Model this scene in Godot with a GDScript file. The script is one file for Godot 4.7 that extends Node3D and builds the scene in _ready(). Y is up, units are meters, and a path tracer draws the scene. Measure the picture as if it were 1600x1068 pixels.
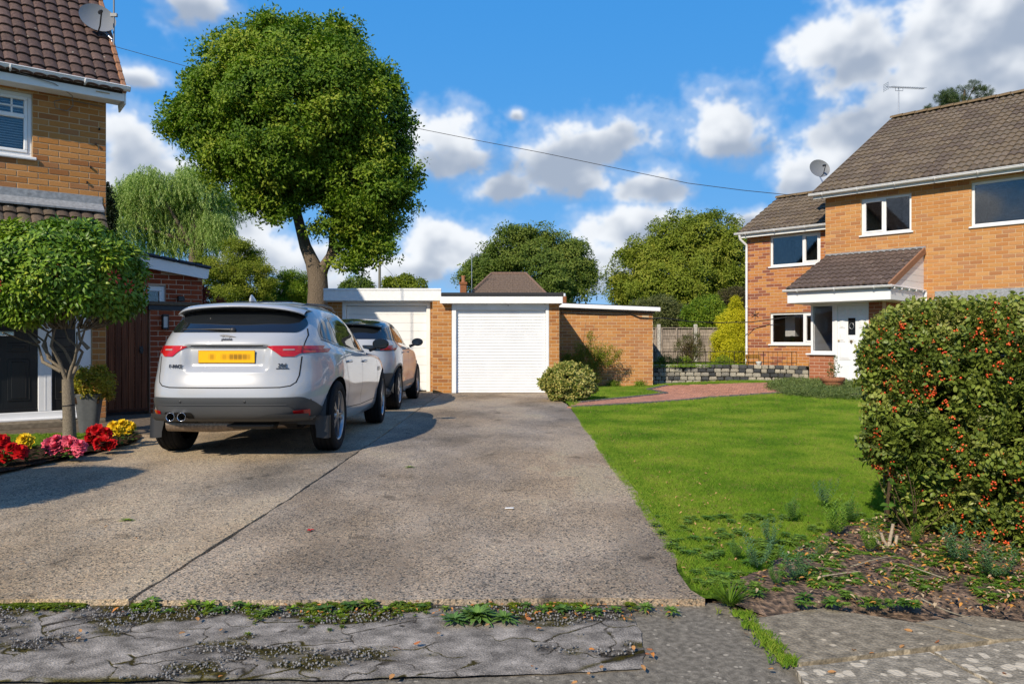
extends Node3D

# Two houses turned towards each other across a shared drive, two garages at its end. Metres; the camera stands over the origin and looks along -z.
var rng := RandomNumberGenerator.new()
var M := {}
var used := {}
var brick_left := {}
var brick_rest := {}
var tile_left := {}
var tile_rest := {}
const FOCAL := 1215.0
const EYE := 1.19


class MB:
	var v := PackedVector3Array()
	var n := PackedVector3Array()
	var t := PackedVector2Array()
	var c := PackedColorArray()
	var t2 := PackedVector2Array()
	var col := Color.WHITE
	var colored := false

	# a, b, c run counter-clockwise seen from outside
	func tri(a: Vector3, b: Vector3, d: Vector3, na: Vector3, nb: Vector3, nd: Vector3, ua := Vector2.ZERO, ub := Vector2.ZERO, ud := Vector2.ZERO) -> void:
		v.push_back(a); v.push_back(d); v.push_back(b)
		n.push_back(na); n.push_back(nd); n.push_back(nb)
		t.push_back(ua); t.push_back(ud); t.push_back(ub)
		if colored:
			c.push_back(col); c.push_back(col); c.push_back(col)

	func flat(a: Vector3, b: Vector3, d: Vector3, ua := Vector2.ZERO, ub := Vector2.ZERO, ud := Vector2.ZERO) -> void:
		var nn := (b - a).cross(d - a).normalized()
		tri(a, b, d, nn, nn, nn, ua, ub, ud)

	func quad(a: Vector3, b: Vector3, d: Vector3, e: Vector3, ua := Vector2(0, 0), ub := Vector2(1, 0), ud := Vector2(1, 1), ue := Vector2(0, 1)) -> void:
		flat(a, b, d, ua, ub, ud)
		flat(a, d, e, ua, ud, ue)

	# a box between two corners, each edge cut off by bevel
	func box(lo: Vector3, hi: Vector3, bevel := 0.0, xf := Transform3D()) -> void:
		var m := (lo + hi) / 2
		var h := (hi - lo) / 2
		var b := minf(bevel, minf(h.x, minf(h.y, h.z)) * 0.9)
		for ax in 3:
			var i := (ax + 1) % 3
			var j := (ax + 2) % 3
			for s in [-1.0, 1.0]:
				var p := []
				for k in [[-1, -1], [1, -1], [1, 1], [-1, 1]]:
					var q := Vector3.ZERO
					q[ax] = s * h[ax]; q[i] = k[0] * (h[i] - b); q[j] = k[1] * (h[j] - b)
					p.push_back(xf * (m + q))
				if s > 0:
					quad(p[0], p[1], p[2], p[3])
				else:
					quad(p[3], p[2], p[1], p[0])
		if b <= 0.0:
			return
		for ax in 3:
			var i := (ax + 1) % 3
			var j := (ax + 2) % 3
			for si in [-1.0, 1.0]:
				for sj in [-1.0, 1.0]:
					var p := []
					for k in [[-1, 0], [1, 0], [1, 1], [-1, 1]]:
						var q := Vector3.ZERO
						q[ax] = k[0] * (h[ax] - b)
						q[i] = si * (h[i] - (b if k[1] else 0.0)); q[j] = sj * (h[j] - (0.0 if k[1] else b))
						p.push_back(xf * (m + q))
					if si * sj > 0:
						quad(p[0], p[3], p[2], p[1])
						v_flip(6, xf.basis * out2(i, si, j, sj))
					else:
						quad(p[0], p[1], p[2], p[3])
						v_flip(6, xf.basis * out2(i, si, j, sj))
		for sx in [-1.0, 1.0]:
			for sy in [-1.0, 1.0]:
				for sz in [-1.0, 1.0]:
					flat(xf * (m + Vector3(sx * h.x, sy * (h.y - b), sz * (h.z - b))), xf * (m + Vector3(sx * (h.x - b), sy * h.y, sz * (h.z - b))), xf * (m + Vector3(sx * (h.x - b), sy * (h.y - b), sz * h.z)))
					v_flip(3, xf.basis * Vector3(sx, sy, sz))

	func out2(i: int, si: float, j: int, sj: float) -> Vector3:
		var o := Vector3.ZERO
		o[i] = si; o[j] = sj
		return o

	# turn the last count corners round if they face away from o
	func v_flip(count: int, o: Vector3) -> void:
		var at := v.size() - count
		if n[at].dot(o) >= 0:
			return
		for k in range(at, v.size(), 3):
			var a := v[k + 1]
			v[k + 1] = v[k + 2]; v[k + 2] = a
			for q in 3:
				n[k + q] = -n[k + q]

	# rows of points joined into a smooth sheet; outside is to the side of (along row) x (to next row)
	func sheet(rows: Array, closed := false, uvs := Vector2(1, 1)) -> void:
		var nr := rows.size()
		var ns: int = rows[0].size()
		var nn := []
		for r in nr:
			var line := PackedVector3Array()
			for s in ns:
				var a: Vector3 = rows[r][(s + ns - 1) % ns if closed else maxi(s - 1, 0)]
				var b: Vector3 = rows[r][(s + 1) % ns if closed else mini(s + 1, ns - 1)]
				if closed and s == 0 and rows[r][0].is_equal_approx(rows[r][ns - 1]):
					a = rows[r][ns - 2]
				if closed and s == ns - 1 and rows[r][0].is_equal_approx(rows[r][ns - 1]):
					b = rows[r][1]
				var d: Vector3 = rows[mini(r + 1, nr - 1)][s] - rows[maxi(r - 1, 0)][s]
				var cr := (b - a).cross(d)
				line.push_back(cr.normalized() if cr.length_squared() > 1e-16 else Vector3.ZERO)
			nn.push_back(line)
		for r in nr:
			for s in ns:
				if nn[r][s] == Vector3.ZERO:
					var other: int = r - 1 if r > 0 and nn[r - 1][s] != Vector3.ZERO else mini(r + 1, nr - 1)
					nn[r][s] = nn[other][s] if nn[other][s] != Vector3.ZERO else Vector3.UP
		for r in nr - 1:
			for s in ns - 1:
				var a: Vector3 = rows[r][s]
				var b: Vector3 = rows[r][s + 1]
				var d: Vector3 = rows[r + 1][s + 1]
				var e: Vector3 = rows[r + 1][s]
				var u0 := Vector2(float(s) / (ns - 1), float(r) / (nr - 1)) * uvs
				var u1 := Vector2(float(s + 1) / (ns - 1), float(r + 1) / (nr - 1)) * uvs
				tri(a, b, d, nn[r][s], nn[r][s + 1], nn[r + 1][s + 1], u0, Vector2(u1.x, u0.y), u1)
				tri(a, d, e, nn[r][s], nn[r + 1][s + 1], nn[r + 1][s], u0, u1, Vector2(u0.x, u1.y))

	func tube(path: Array, radii: Array, sides := 8, cap := true) -> void:
		var rows := []
		var up := Vector3(0.13, 0.21, 0.97)
		for i in path.size():
			var d: Vector3 = (path[mini(i + 1, path.size() - 1)] - path[maxi(i - 1, 0)]).normalized()
			if absf(d.dot(up)) > 0.97:
				up = Vector3(0.9, 0.1, 0.3)
			var x := d.cross(up).normalized()
			var y := d.cross(x).normalized()
			up = x.cross(d)
			var ring := []
			var rad: float = radii[mini(i, radii.size() - 1)]
			for k in sides + 1:
				var a := TAU * k / sides
				ring.push_back(path[i] + (x * cos(a) + y * sin(a)) * rad)
			rows.push_back(ring)
		sheet(rows, true)
		if cap:
			for e in [0, path.size() - 1]:
				var d: Vector3 = path[1] - path[0] if e == 0 else path[-1] - path[-2]
				for k in sides:
					flat(path[e], rows[e][k], rows[e][k + 1])
					v_flip(3, -d if e == 0 else d)

	# profile of (radius, height) turned round the axis y of xf
	func lathe(profile: Array, sides := 24, xf := Transform3D()) -> void:
		var rows := []
		for p in profile:
			var ring := []
			for k in sides + 1:
				var a := -TAU * k / sides
				ring.push_back(xf * Vector3(cos(a) * p.x, p.y, sin(a) * p.x))
			rows.push_back(ring)
		sheet(rows, true)

	# a flat outline (counter-clockwise in x, y) pushed from z0 to z1
	func prism(outline: PackedVector2Array, z0: float, z1: float, xf := Transform3D()) -> void:
		var o := outline
		if Geometry2D.is_polygon_clockwise(o):
			o = o.duplicate()
			o.reverse()
		var ix := Geometry2D.triangulate_polygon(o)
		for k in range(0, ix.size(), 3):
			for z in [z0, z1]:
				var p := []
				for q in 3:
					p.push_back(xf * Vector3(o[ix[k + q]].x, o[ix[k + q]].y, z))
				flat(p[0], p[1], p[2], o[ix[k]], o[ix[k + 1]], o[ix[k + 2]])
				v_flip(3, xf.basis * Vector3(0, 0, 1 if z == maxf(z0, z1) else -1))
		for k in o.size():
			var a := o[k]
			var b := o[(k + 1) % o.size()]
			quad(xf * Vector3(a.x, a.y, z0), xf * Vector3(b.x, b.y, z0), xf * Vector3(b.x, b.y, z1), xf * Vector3(a.x, a.y, z1))
			v_flip(6, xf.basis * Vector3(b.y - a.y, a.x - b.x, 0))

	func ball(at: Vector3, r: Vector3, sides := 12, rings := 8) -> void:
		var rows := []
		for i in rings + 1:
			var e := PI * (float(i) / rings - 0.5)
			var ring := []
			for k in sides + 1:
				var a := -TAU * k / sides
				ring.push_back(at + Vector3(cos(e) * cos(a), sin(e), cos(e) * sin(a)) * r)
			rows.push_back(ring)
		sheet(rows, true)

	# second texture coordinates: where each corner lies in the ground rectangle r (x, -z)
	func ground_uv2(r: Rect2) -> void:
		t2.clear()
		for p in v:
			t2.push_back(Vector2((p.x - r.position.x) / r.size.x, (-p.z - r.position.y) / r.size.y))

	func ground_uv(r: Rect2) -> void:
		t.clear()
		for p in v:
			t.push_back(Vector2((p.x - r.position.x) / r.size.x, (-p.z - r.position.y) / r.size.y))

	func mesh(m: Material = null) -> ArrayMesh:
		var a := []
		a.resize(Mesh.ARRAY_MAX)
		a[Mesh.ARRAY_VERTEX] = v
		a[Mesh.ARRAY_NORMAL] = n
		a[Mesh.ARRAY_TEX_UV] = t
		if colored:
			a[Mesh.ARRAY_COLOR] = c
		if t2.size():
			a[Mesh.ARRAY_TEX_UV2] = t2
		var out := ArrayMesh.new()
		out.add_surface_from_arrays(Mesh.PRIMITIVE_TRIANGLES, a)
		if m:
			out.surface_set_material(0, m)
		return out


# ---------------------------------------------------------------- naming and parenting
func put(o: Node, called: String, parent: Node = null) -> Node:
	if parent == null:
		parent = self
	var key := "%d/%s" % [parent.get_instance_id(), called]
	var k: int = used.get(key, 0)
	used[key] = k + 1
	o.name = called if k == 0 else "%s_%03d" % [called, k]
	parent.add_child(o, true)
	return o


func part(called: String, mb: MB, m: Material, parent: Node = null) -> MeshInstance3D:
	var o := MeshInstance3D.new()
	o.mesh = mb.mesh(m)
	put(o, called, parent)
	return o


func placed(called: String, mesh: Mesh, xf: Transform3D, parent: Node = null) -> MeshInstance3D:
	var o := MeshInstance3D.new()
	o.mesh = mesh
	o.transform = xf
	put(o, called, parent)
	return o


func tag(o: Node, label: String, category: String, group := "") -> Node:
	o.set_meta("label", label)
	o.set_meta("category", category)
	if group:
		o.set_meta("group", group)
	return o


func thing(called: String, label: String, category: String, at := Vector3.ZERO, turn := 0.0, group := "") -> Node3D:
	var o := Node3D.new()
	put(o, called)
	o.position = at
	o.rotation.y = turn
	tag(o, label, category, group)
	return o


func struct(o: Node) -> Node:
	o.set_meta("kind", "structure")
	return o


func stuff(o: Node) -> Node:
	o.set_meta("kind", "stuff")
	return o


# a copy of a thing with all its parts
func copy(o: Node3D, called: String, label: String, at: Vector3, turn: float, grow := 1.0) -> Node3D:
	var c: Node3D = o.duplicate()
	put(c, called)
	c.position = at
	c.rotation.y = turn
	c.scale = Vector3.ONE * grow
	c.set_meta("label", label)
	return c


# the point that shows at pixel (x, y) of a 1600 wide picture, z metres in front of the camera
func at(x: float, y: float, z: float) -> Vector3:
	return Vector3((x - 800.0) / FOCAL * z, EYE + (534.0 - y) / FOCAL * z, -z)


func in_frame(p: Vector3) -> bool:
	return p.z < -1.0 and absf(p.x / -p.z) < 0.665 and absf((p.y - EYE) / -p.z) < 0.445


# height of the ground: the right-hand garden rises a little towards its house
func ground_y(x: float, z: float) -> float:
	return 0.15 * smoothstep(3.0, 6.5, x) * smoothstep(11.5, 18.5, -z)


func multi(called: String, mesh: Mesh, buffer: PackedFloat32Array, parent: Node = null, tinted := true) -> MultiMeshInstance3D:
	var mm := MultiMesh.new()
	mm.transform_format = MultiMesh.TRANSFORM_3D
	mm.use_colors = tinted
	mm.mesh = mesh
	mm.instance_count = buffer.size() / (16 if tinted else 12)
	mm.buffer = buffer
	var o := MultiMeshInstance3D.new()
	o.multimesh = mm
	put(o, called, parent)
	stuff(o)
	return o


func push(buf: PackedFloat32Array, b: Basis, p: Vector3, c := Color.WHITE) -> void:
	buf.append_array(PackedFloat32Array([b.x.x, b.y.x, b.z.x, p.x, b.x.y, b.y.y, b.z.y, p.y, b.x.z, b.y.z, b.z.z, p.z, c.r, c.g, c.b, 1.0]))


func rand_dir() -> Vector3:
	var z := rng.randf_range(-1, 1)
	var a := rng.randf() * TAU
	var r := sqrt(1 - z * z)
	return Vector3(r * cos(a), z, r * sin(a))


# y of the basis along up, turned by spin
func stand(up: Vector3, spin: float, grow := 1.0) -> Basis:
	var x := up.cross(Vector3(0.31, 0.2, 0.93)).normalized()
	var z := x.cross(up).normalized()
	return Basis(x, up, z) * Basis(Vector3.UP, spin) * Basis.from_scale(Vector3.ONE * grow)


# ---------------------------------------------------------------- materials
func lin(r: float, g: float, b: float) -> Color:
	return Color(r, g, b).linear_to_srgb()


func noise(kind: int, freq: float, octaves: int, s: int, gain := 0.5) -> FastNoiseLite:
	var f := FastNoiseLite.new()
	f.noise_type = kind
	f.frequency = freq
	f.seed = s
	f.fractal_octaves = octaves
	f.fractal_gain = gain
	if octaves <= 1:
		f.fractal_type = FastNoiseLite.FRACTAL_NONE
	return f


func noise_image(freq: float, octaves: int, s: int, size := 512, gain := 0.5, kind := FastNoiseLite.TYPE_SIMPLEX_SMOOTH) -> Image:
	var im := noise(kind, freq, octaves, s, gain).get_seamless_image(size, size)
	im.convert(Image.FORMAT_L8)
	return im


# grey levels lo..hi (kept linear to the eye) from a noise picture; contrast widens the middle
func grey_texture(im: Image, lo: float, hi: float, contrast := 1.0, warm := 0.0) -> ImageTexture:
	var d := im.get_data()
	var out := PackedByteArray()
	out.resize(d.size() * 3)
	var table := PackedByteArray()
	for i in 256:
		var k := clampf((i / 255.0 - 0.5) * contrast + 0.5, 0, 1)
		var g := lerpf(lo, hi, k)
		table.append_array(PackedByteArray([int(clampf(g + warm * (k - 0.5), 0, 1) * 255), int(g * 255), int(clampf(g - warm * (k - 0.5), 0, 1) * 255)]))
	for i in d.size():
		var q := d[i] * 3
		out[i * 3] = table[q]; out[i * 3 + 1] = table[q + 1]; out[i * 3 + 2] = table[q + 2]
	return ImageTexture.create_from_image(Image.create_from_data(im.get_width(), im.get_height(), false, Image.FORMAT_RGB8, out))


func mat(called: String, c: Color, rough := 0.8, spec := 0.5) -> StandardMaterial3D:
	var m := StandardMaterial3D.new()
	m.resource_name = called
	m.albedo_color = c
	m.roughness = rough
	m.metallic_specular = spec
	M[called] = m
	return m


func grained(m: StandardMaterial3D, tex: Texture2D, per_metre: float, bump: Texture2D = null, bump_cm := 0.2) -> StandardMaterial3D:
	m.albedo_texture = tex
	m.uv1_triplanar = true
	m.uv1_world_triplanar = true
	m.uv1_scale = Vector3.ONE * per_metre
	if bump:
		m.heightmap_enabled = true
		m.heightmap_texture = bump
		m.heightmap_scale = bump_cm
	return m


# ---------------------------------------------------------------- the sky
# cumulus clouds: [bearing, height, half width, half height] in degrees; bearing 0 is straight down the drive
const CLOUDS := [
	[33.0, 17.2, 7.0, 5.2], [29.0, 19.8, 5.0, 3.6], [27.0, 15.2, 3.6, 2.6], [36.0, 15.0, 6.0, 4.0], [23.8, 18.6, 3.6, 3.4], [35.5, 20.5, 6.0, 4.5], [24.3, 13.6, 3.6, 2.6], [22.2, 11.2, 2.8, 1.5], [39.0, 14.0, 5.0, 3.0], [29.5, 15.0, 4.5, 2.4],
	[15.6, 15.0, 2.4, 2.5], [14.9, 13.8, 1.8, 1.6],
	[5.2, 13.7, 4.4, 2.3], [2.6, 12.8, 3.2, 1.9], [7.6, 14.6, 2.2, 1.8], [-3.6, 13.6, 3.3, 2.2], [-0.4, 11.2, 2.2, 1.1], [9.7, 11.0, 3.2, 1.3], [5.5, 11.6, 3.0, 1.2], [0.3, 16.2, 0.7, 0.5],
	[9.3, 8.0, 3.6, 1.9], [6.9, 5.4, 2.6, 2.2], [10.5, 6.0, 3.0, 2.0], [16.8, 8.5, 1.4, 0.8],
	[-4.4, 6.4, 3.4, 1.9], [-2.0, 6.0, 2.4, 1.6], [-7.4, 5.0, 3.6, 1.3], [-14.5, 5.4, 3.4, 1.4], [-19.5, 8.6, 2.8, 2.6], [-18.0, 6.0, 2.6, 1.8],
	[-26.2, 12.6, 1.8, 2.6], [-23.6, 11.3, 2.8, 1.6], [-26.0, 9.6, 2.2, 1.4], [-22.0, 22.0, 2.2, 1.3], [-26.0, 16.9, 1.4, 0.7], [-12.0, 3.6, 5.0, 1.2],
]


func make_sky() -> Sky:
	var w := 3072
	var h := 1536
	var puffs := CLOUDS.duplicate()
	var r := RandomNumberGenerator.new()
	r.seed = 77
	for k in 95:      # the same broken cloud goes on all round
		var b := r.randf_range(48.0, 312.0)
		var up := r.randf_range(4.0, 42.0)
		var s := r.randf_range(2.0, 5.5)
		for q in r.randi_range(1, 4):
			puffs.push_back([wrapf(b + r.randf_range(-1.2, 1.2) * s, -180, 180), up + r.randf_range(-0.3, 0.3) * s, s * r.randf_range(0.7, 1.3), s * r.randf_range(0.35, 0.6)])
	var bins := {}
	for k in puffs.size():
		var p: Array = puffs[k]
		for bx in range(floori((p[0] - p[2] * 1.7) / 4.0), floori((p[0] + p[2] * 1.7) / 4.0) + 1):
			for by in range(floori((p[1] - p[3] * 1.7) / 4.0), floori((p[1] + p[3] * 1.7) / 4.0) + 1):
				var key := posmod(bx, 90) * 100 + by + 20
				if not bins.has(key):
					bins[key] = []
				bins[key].push_back(p)
	var big := noise(FastNoiseLite.TYPE_SIMPLEX_SMOOTH, 7.5, 7, 5, 0.66)
	var soft := noise(FastNoiseLite.TYPE_SIMPLEX_SMOOTH, 13.0, 3, 9)
	var data := PackedFloat32Array()
	data.resize(w * h * 3)
	var at := 0
	for y in h:
		var el := 90.0 - (y + 0.5) / h * 180.0
		var e := deg_to_rad(el)
		var k := clampf(el / 90.0, 0, 1)
		# clear air: pale and milky at the horizon, deep blue high up
		var low := exp(-maxf(el, 0.0) / 7.0)
		var mid := exp(-maxf(el, 0.0) / 30.0)
		var air := Vector3(0.026, 0.19, 0.58).lerp(Vector3(0.068, 0.36, 0.79), mid).lerp(Vector3(0.46, 0.66, 0.86), low * 0.70)
		air = air.lerp(Vector3(0.04, 0.17, 0.55), smoothstep(0.35, 1.0, k))
		if el < 0:
			air = Vector3(0.20, 0.22, 0.20)
		for x in w:
			var cl := air
			if el > -1.0 and el < 50.0:
				var az := (x + 0.5) / w * 360.0
				if az > 180.0:
					az -= 360.0
				var key := posmod(floori(az / 4.0), 90) * 100 + floori(el / 4.0) + 20
				if bins.has(key):
					var a := deg_to_rad(az)
					var d := Vector3(sin(a) * cos(e), sin(e) * 1.25, -cos(a) * cos(e))
					var f := big.get_noise_3dv(d)
					var best := -1.0
					var lit := 0.0
					var total := 0.001
					for p: Array in bins[key]:
						var dx: float = (az - p[0])
						if dx > 180.0: dx -= 360.0
						if dx < -180.0: dx += 360.0
						dx /= p[2] * 1.15
						var dy: float = (el - p[1]) / (p[3] * 1.15)
						if dy < 0.0: dy *= 1.25
						var q := 1.0 - sqrt(dx * dx + dy * dy)
						best = maxf(best, q) if best < -0.5 else maxf(best, q) + 0.25 * maxf(0.0, minf(best, q))
						var wt := maxf(q + 0.6, 0.0)
						wt *= wt
						lit += wt * (dy * 0.55 - dx * 0.16)
						total += wt
					var dens := best * 1.05 + f * 1.25 + 0.15
					var cover := maxf(smoothstep(-0.02, 0.62, dens), 0.28 * smoothstep(-0.38, 0.25, dens))
					if cover > 0.0:
						var g := soft.get_noise_3d(d.x + 0.02, d.y - 0.05, d.z)
						var bright := clampf(0.56 + lit / total * 0.85 + g * 0.5 + f * 0.35 - smoothstep(0.30, 1.1, dens) * 0.26, 0.0, 1.0)
						var cloud := Vector3(0.34, 0.40, 0.50).lerp(Vector3(0.82, 0.845, 0.875), smoothstep(0.1, 0.85, bright))
						cl = air.lerp(cloud, cover * 0.97)
			data[at] = cl.x; data[at + 1] = cl.y; data[at + 2] = cl.z
			at += 3
	var pan := PanoramaSkyMaterial.new()
	pan.panorama = ImageTexture.create_from_image(Image.create_from_data(w, h, false, Image.FORMAT_RGBF, data.to_byte_array()))
	pan.filter = true
	var sky := Sky.new()
	sky.sky_material = pan
	return sky


func make_materials() -> void:
	var fine := noise_image(0.09, 4, 11)
	var mid := noise_image(0.02, 5, 12)
	var big := noise_image(0.008, 4, 13)
	var cells := noise(FastNoiseLite.TYPE_CELLULAR, 0.10, 1, 14)
	cells.cellular_return_type = FastNoiseLite.RETURN_CELL_VALUE
	var pebbles := cells.get_seamless_image(512, 512)
	pebbles.convert(Image.FORMAT_L8)
	M.t_fine = grey_texture(fine, 0.80, 1.0, 1.3)
	M.t_mid = grey_texture(mid, 0.72, 1.0, 1.4)
	M.t_big = grey_texture(big, 0.78, 1.0, 1.5)
	M.t_pebble = grey_texture(pebbles, 0.55, 1.0, 1.0)
	M.b_fine = ImageTexture.create_from_image(fine)
	M.b_mid = ImageTexture.create_from_image(mid)
	var m: StandardMaterial3D

	m = grained(mat("brick", Color.WHITE, 0.9, 0.3), M.t_fine, 5.0, M.b_fine, 0.25)
	m.vertex_color_use_as_albedo = true
	m = grained(mat("mortar", lin(0.68, 0.50, 0.30), 0.95, 0.2), M.t_fine, 4.0, M.b_fine, 0.2)
	m = grained(mat("mortar_pink", lin(0.66, 0.47, 0.35), 0.95, 0.2), M.t_fine, 4.0, M.b_fine, 0.2)
	m = grained(mat("tile", Color.WHITE, 0.88, 0.3), M.t_mid, 2.2, M.b_fine, 0.3)
	m.vertex_color_use_as_albedo = true
	grained(mat("white_plastic", lin(0.80, 0.81, 0.82), 0.32, 0.5), grey_texture(big, 0.955, 1.0), 0.7)
	grained(mat("white_door", lin(0.80, 0.82, 0.84), 0.38, 0.5), grey_texture(big, 0.94, 1.0), 0.5)
	grained(mat("cream_door", lin(0.81, 0.81, 0.79), 0.42, 0.5), grey_texture(big, 0.96, 1.0), 0.5)
	grained(mat("white_board", lin(0.80, 0.81, 0.80), 0.5, 0.5), grey_texture(mid, 0.95, 1.0), 0.8)
	grained(mat("lead", lin(0.38, 0.40, 0.42), 0.6, 0.5), grey_texture(mid, 0.65, 1.0), 1.8)
	grained(mat("felt", lin(0.045, 0.047, 0.05), 0.95, 0.3), M.t_fine, 3.0, M.b_fine, 0.3)
	grained(mat("render_wall", lin(0.55, 0.52, 0.46), 0.9, 0.3), M.t_mid, 1.0)
	mat("dark_gap", lin(0.02, 0.018, 0.015), 0.95, 0.2)
	mat("black_plastic", lin(0.018, 0.018, 0.019), 0.45, 0.5)
	mat("black_gloss", lin(0.010, 0.010, 0.011), 0.12, 0.5)
	mat("cable", lin(0.02, 0.02, 0.022), 0.6, 0.4)
	mat("grey_cable", lin(0.2, 0.19, 0.18), 0.6, 0.4)
	m = mat("galvanised", lin(0.45, 0.46, 0.48), 0.38, 0.5)
	m.metallic = 0.85
	m = mat("chrome", lin(0.72, 0.73, 0.75), 0.12, 0.5)
	m.metallic = 1.0
	m = mat("dish_grey", lin(0.17, 0.18, 0.19), 0.5, 0.5)
	m.metallic = 0.1
	m = mat("dish_pale", lin(0.22, 0.23, 0.24), 0.4, 0.5)
	m = mat("pane", Color(0, 0, 0, 0.06), 0.03, 0.5)
	m.transparency = BaseMaterial3D.TRANSPARENCY_ALPHA
	m = mat("dark_pane", lin(0.012, 0.014, 0.017), 0.04, 0.62)
	m = mat("blind", lin(0.62, 0.64, 0.62), 0.6, 0.4)
	grained(mat("room", lin(0.16, 0.155, 0.145), 0.9, 0.3), M.t_mid, 0.7)
	grained(mat("room_sky_tint", lin(0.075, 0.105, 0.15), 0.9, 0.3), M.t_mid, 0.7)  # blue-grey walls stand in for sky reflected in the panes
	grained(mat("wood_gate", lin(0.115, 0.042, 0.020), 0.75, 0.35), wood_texture(21), 1.0)
	M.wood_gate.uv1_scale = Vector3(1.7, 0.55, 1.7)
	grained(mat("fence_wood", lin(0.36, 0.29, 0.24), 0.9, 0.2), wood_texture(22), 1.0)
	M.fence_wood.uv1_scale = Vector3(1.2, 1.2, 1.2)
	grained(mat("door_black", lin(0.014, 0.015, 0.017), 0.34, 0.5), wood_texture(23), 1.0, M.b_fine, 0.05)
	M.door_black.uv1_scale = Vector3(2.0, 0.4, 2.0)
	grained(mat("bark", lin(0.21, 0.165, 0.12), 0.95, 0.2), M.t_mid, 2.2, M.b_mid, 1.6)
	grained(mat("smooth_bark", lin(0.27, 0.225, 0.165), 0.85, 0.3), M.t_mid, 5.0, M.b_mid, 0.5)
	grained(mat("twig", lin(0.13, 0.09, 0.055), 0.9, 0.2), M.t_mid, 5.0)
	grained(mat("pale_twig", lin(0.42, 0.36, 0.25), 0.9, 0.2), M.t_mid, 5.0)
	grained(mat("concrete_post", lin(0.60, 0.57, 0.51), 0.92, 0.3), M.t_mid, 1.5, M.b_fine, 0.3)
	grained(mat("terracotta", lin(0.46, 0.20, 0.105), 0.85, 0.3), M.t_mid, 3.0, M.b_fine, 0.1)
	grained(mat("planter_grey", lin(0.12, 0.125, 0.13), 0.55, 0.4), grey_texture(mid, 0.85, 1.0), 2.0)
	grained(mat("iron", lin(0.035, 0.022, 0.017), 0.75, 0.4), M.t_mid, 6.0)
	grained(mat("chair_wood", lin(0.50, 0.25, 0.06), 0.6, 0.4), wood_texture(24), 2.0)
	grained(mat("soil", lin(0.075, 0.045, 0.028), 0.98, 0.15), grey_texture(mid, 0.55, 1.0, 1.6), 1.6, M.b_mid, 2.5)
	grained(mat("soil_pale", lin(0.27, 0.19, 0.135), 0.98, 0.15), grey_texture(mid, 0.5, 1.0, 1.7, 0.05), 2.0, M.b_mid, 2.0)
	grained(mat("turf", lin(0.11, 0.20, 0.016), 0.95, 0.15), grey_texture(mid, 0.6, 1.0, 1.5, 0.05), 1.3, M.b_fine, 1.0)
	grained(mat("stone_step", lin(0.27, 0.225, 0.165), 0.92, 0.25), M.t_mid, 1.2, M.b_fine, 0.3)
	m = grained(mat("stone", Color.WHITE, 0.95, 0.2), M.t_mid, 3.0, M.b_mid, 1.2)
	m.vertex_color_use_as_albedo = true
	m = leafy("leaf", 0.55, 0.35, 0.80)
	m = leafy("leaf_gloss", 0.42, 0.4, 0.60)
	m = leafy("blade", 0.6, 0.3, 0.80)
	m = mat("petal", Color.WHITE, 0.55, 0.3)
	m.vertex_color_use_as_albedo = true
	m.backlight_enabled = true
	m.backlight = Color(0.4, 0.4, 0.4)
	m = mat("berry", Color.WHITE, 0.25, 0.5)
	m.vertex_color_use_as_albedo = true
	m = mat("dry_leaf", Color.WHITE, 0.75, 0.3)
	m.vertex_color_use_as_albedo = true
	m.backlight_enabled = true
	m.backlight = Color(0.25, 0.2, 0.15)

	# cars
	m = mat("car_white", lin(0.36, 0.375, 0.395), 0.30, 0.5)
	m.clearcoat_enabled = true
	m.clearcoat = 1.0
	m.clearcoat_roughness = 0.035
	mat("car_black", lin(0.008, 0.008, 0.009), 0.3, 0.5)
	M.car_black.clearcoat_enabled = true
	M.car_black.clearcoat = 1.0
	M.car_black.clearcoat_roughness = 0.03
	mat("car_glass", lin(0.010, 0.012, 0.014), 0.03, 0.62)
	grained(mat("cladding", lin(0.062, 0.066, 0.070), 0.5, 0.5), M.t_fine, 6.0)
	grained(mat("rubber", lin(0.016, 0.016, 0.017), 0.85, 0.3), M.t_mid, 5.0, M.b_fine, 0.1)
	m = mat("alloy", lin(0.30, 0.31, 0.33), 0.3, 0.5)
	m.metallic = 0.9
	m = mat("alloy_dark", lin(0.02, 0.021, 0.023), 0.35, 0.5)
	m = mat("lamp_red", lin(0.42, 0.008, 0.010), 0.10, 0.55)
	m = mat("lamp_red_dark", lin(0.16, 0.004, 0.006), 0.12, 0.55)
	m = mat("lamp_clear", lin(0.30, 0.20, 0.19), 0.12, 0.5)
	grained(mat("exhaust_steel", lin(0.33, 0.25, 0.18), 0.4, 0.5), M.t_mid, 3.0)
	M.exhaust_steel.metallic = 0.5
	mat("brake", lin(0.18, 0.16, 0.15), 0.4, 0.5).metallic = 0.8
	mat("solar_badge", lin(0.12, 0.12, 0.13), 0.25, 0.5).metallic = 0.8


func leafy(called: String, rough: float, spec: float, through: float) -> StandardMaterial3D:
	var m := mat(called, Color.WHITE, rough, spec)
	m.vertex_color_use_as_albedo = true
	m.backlight_enabled = true
	m.backlight = Color(through * 0.85, through, through * 0.4)
	return m


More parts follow.
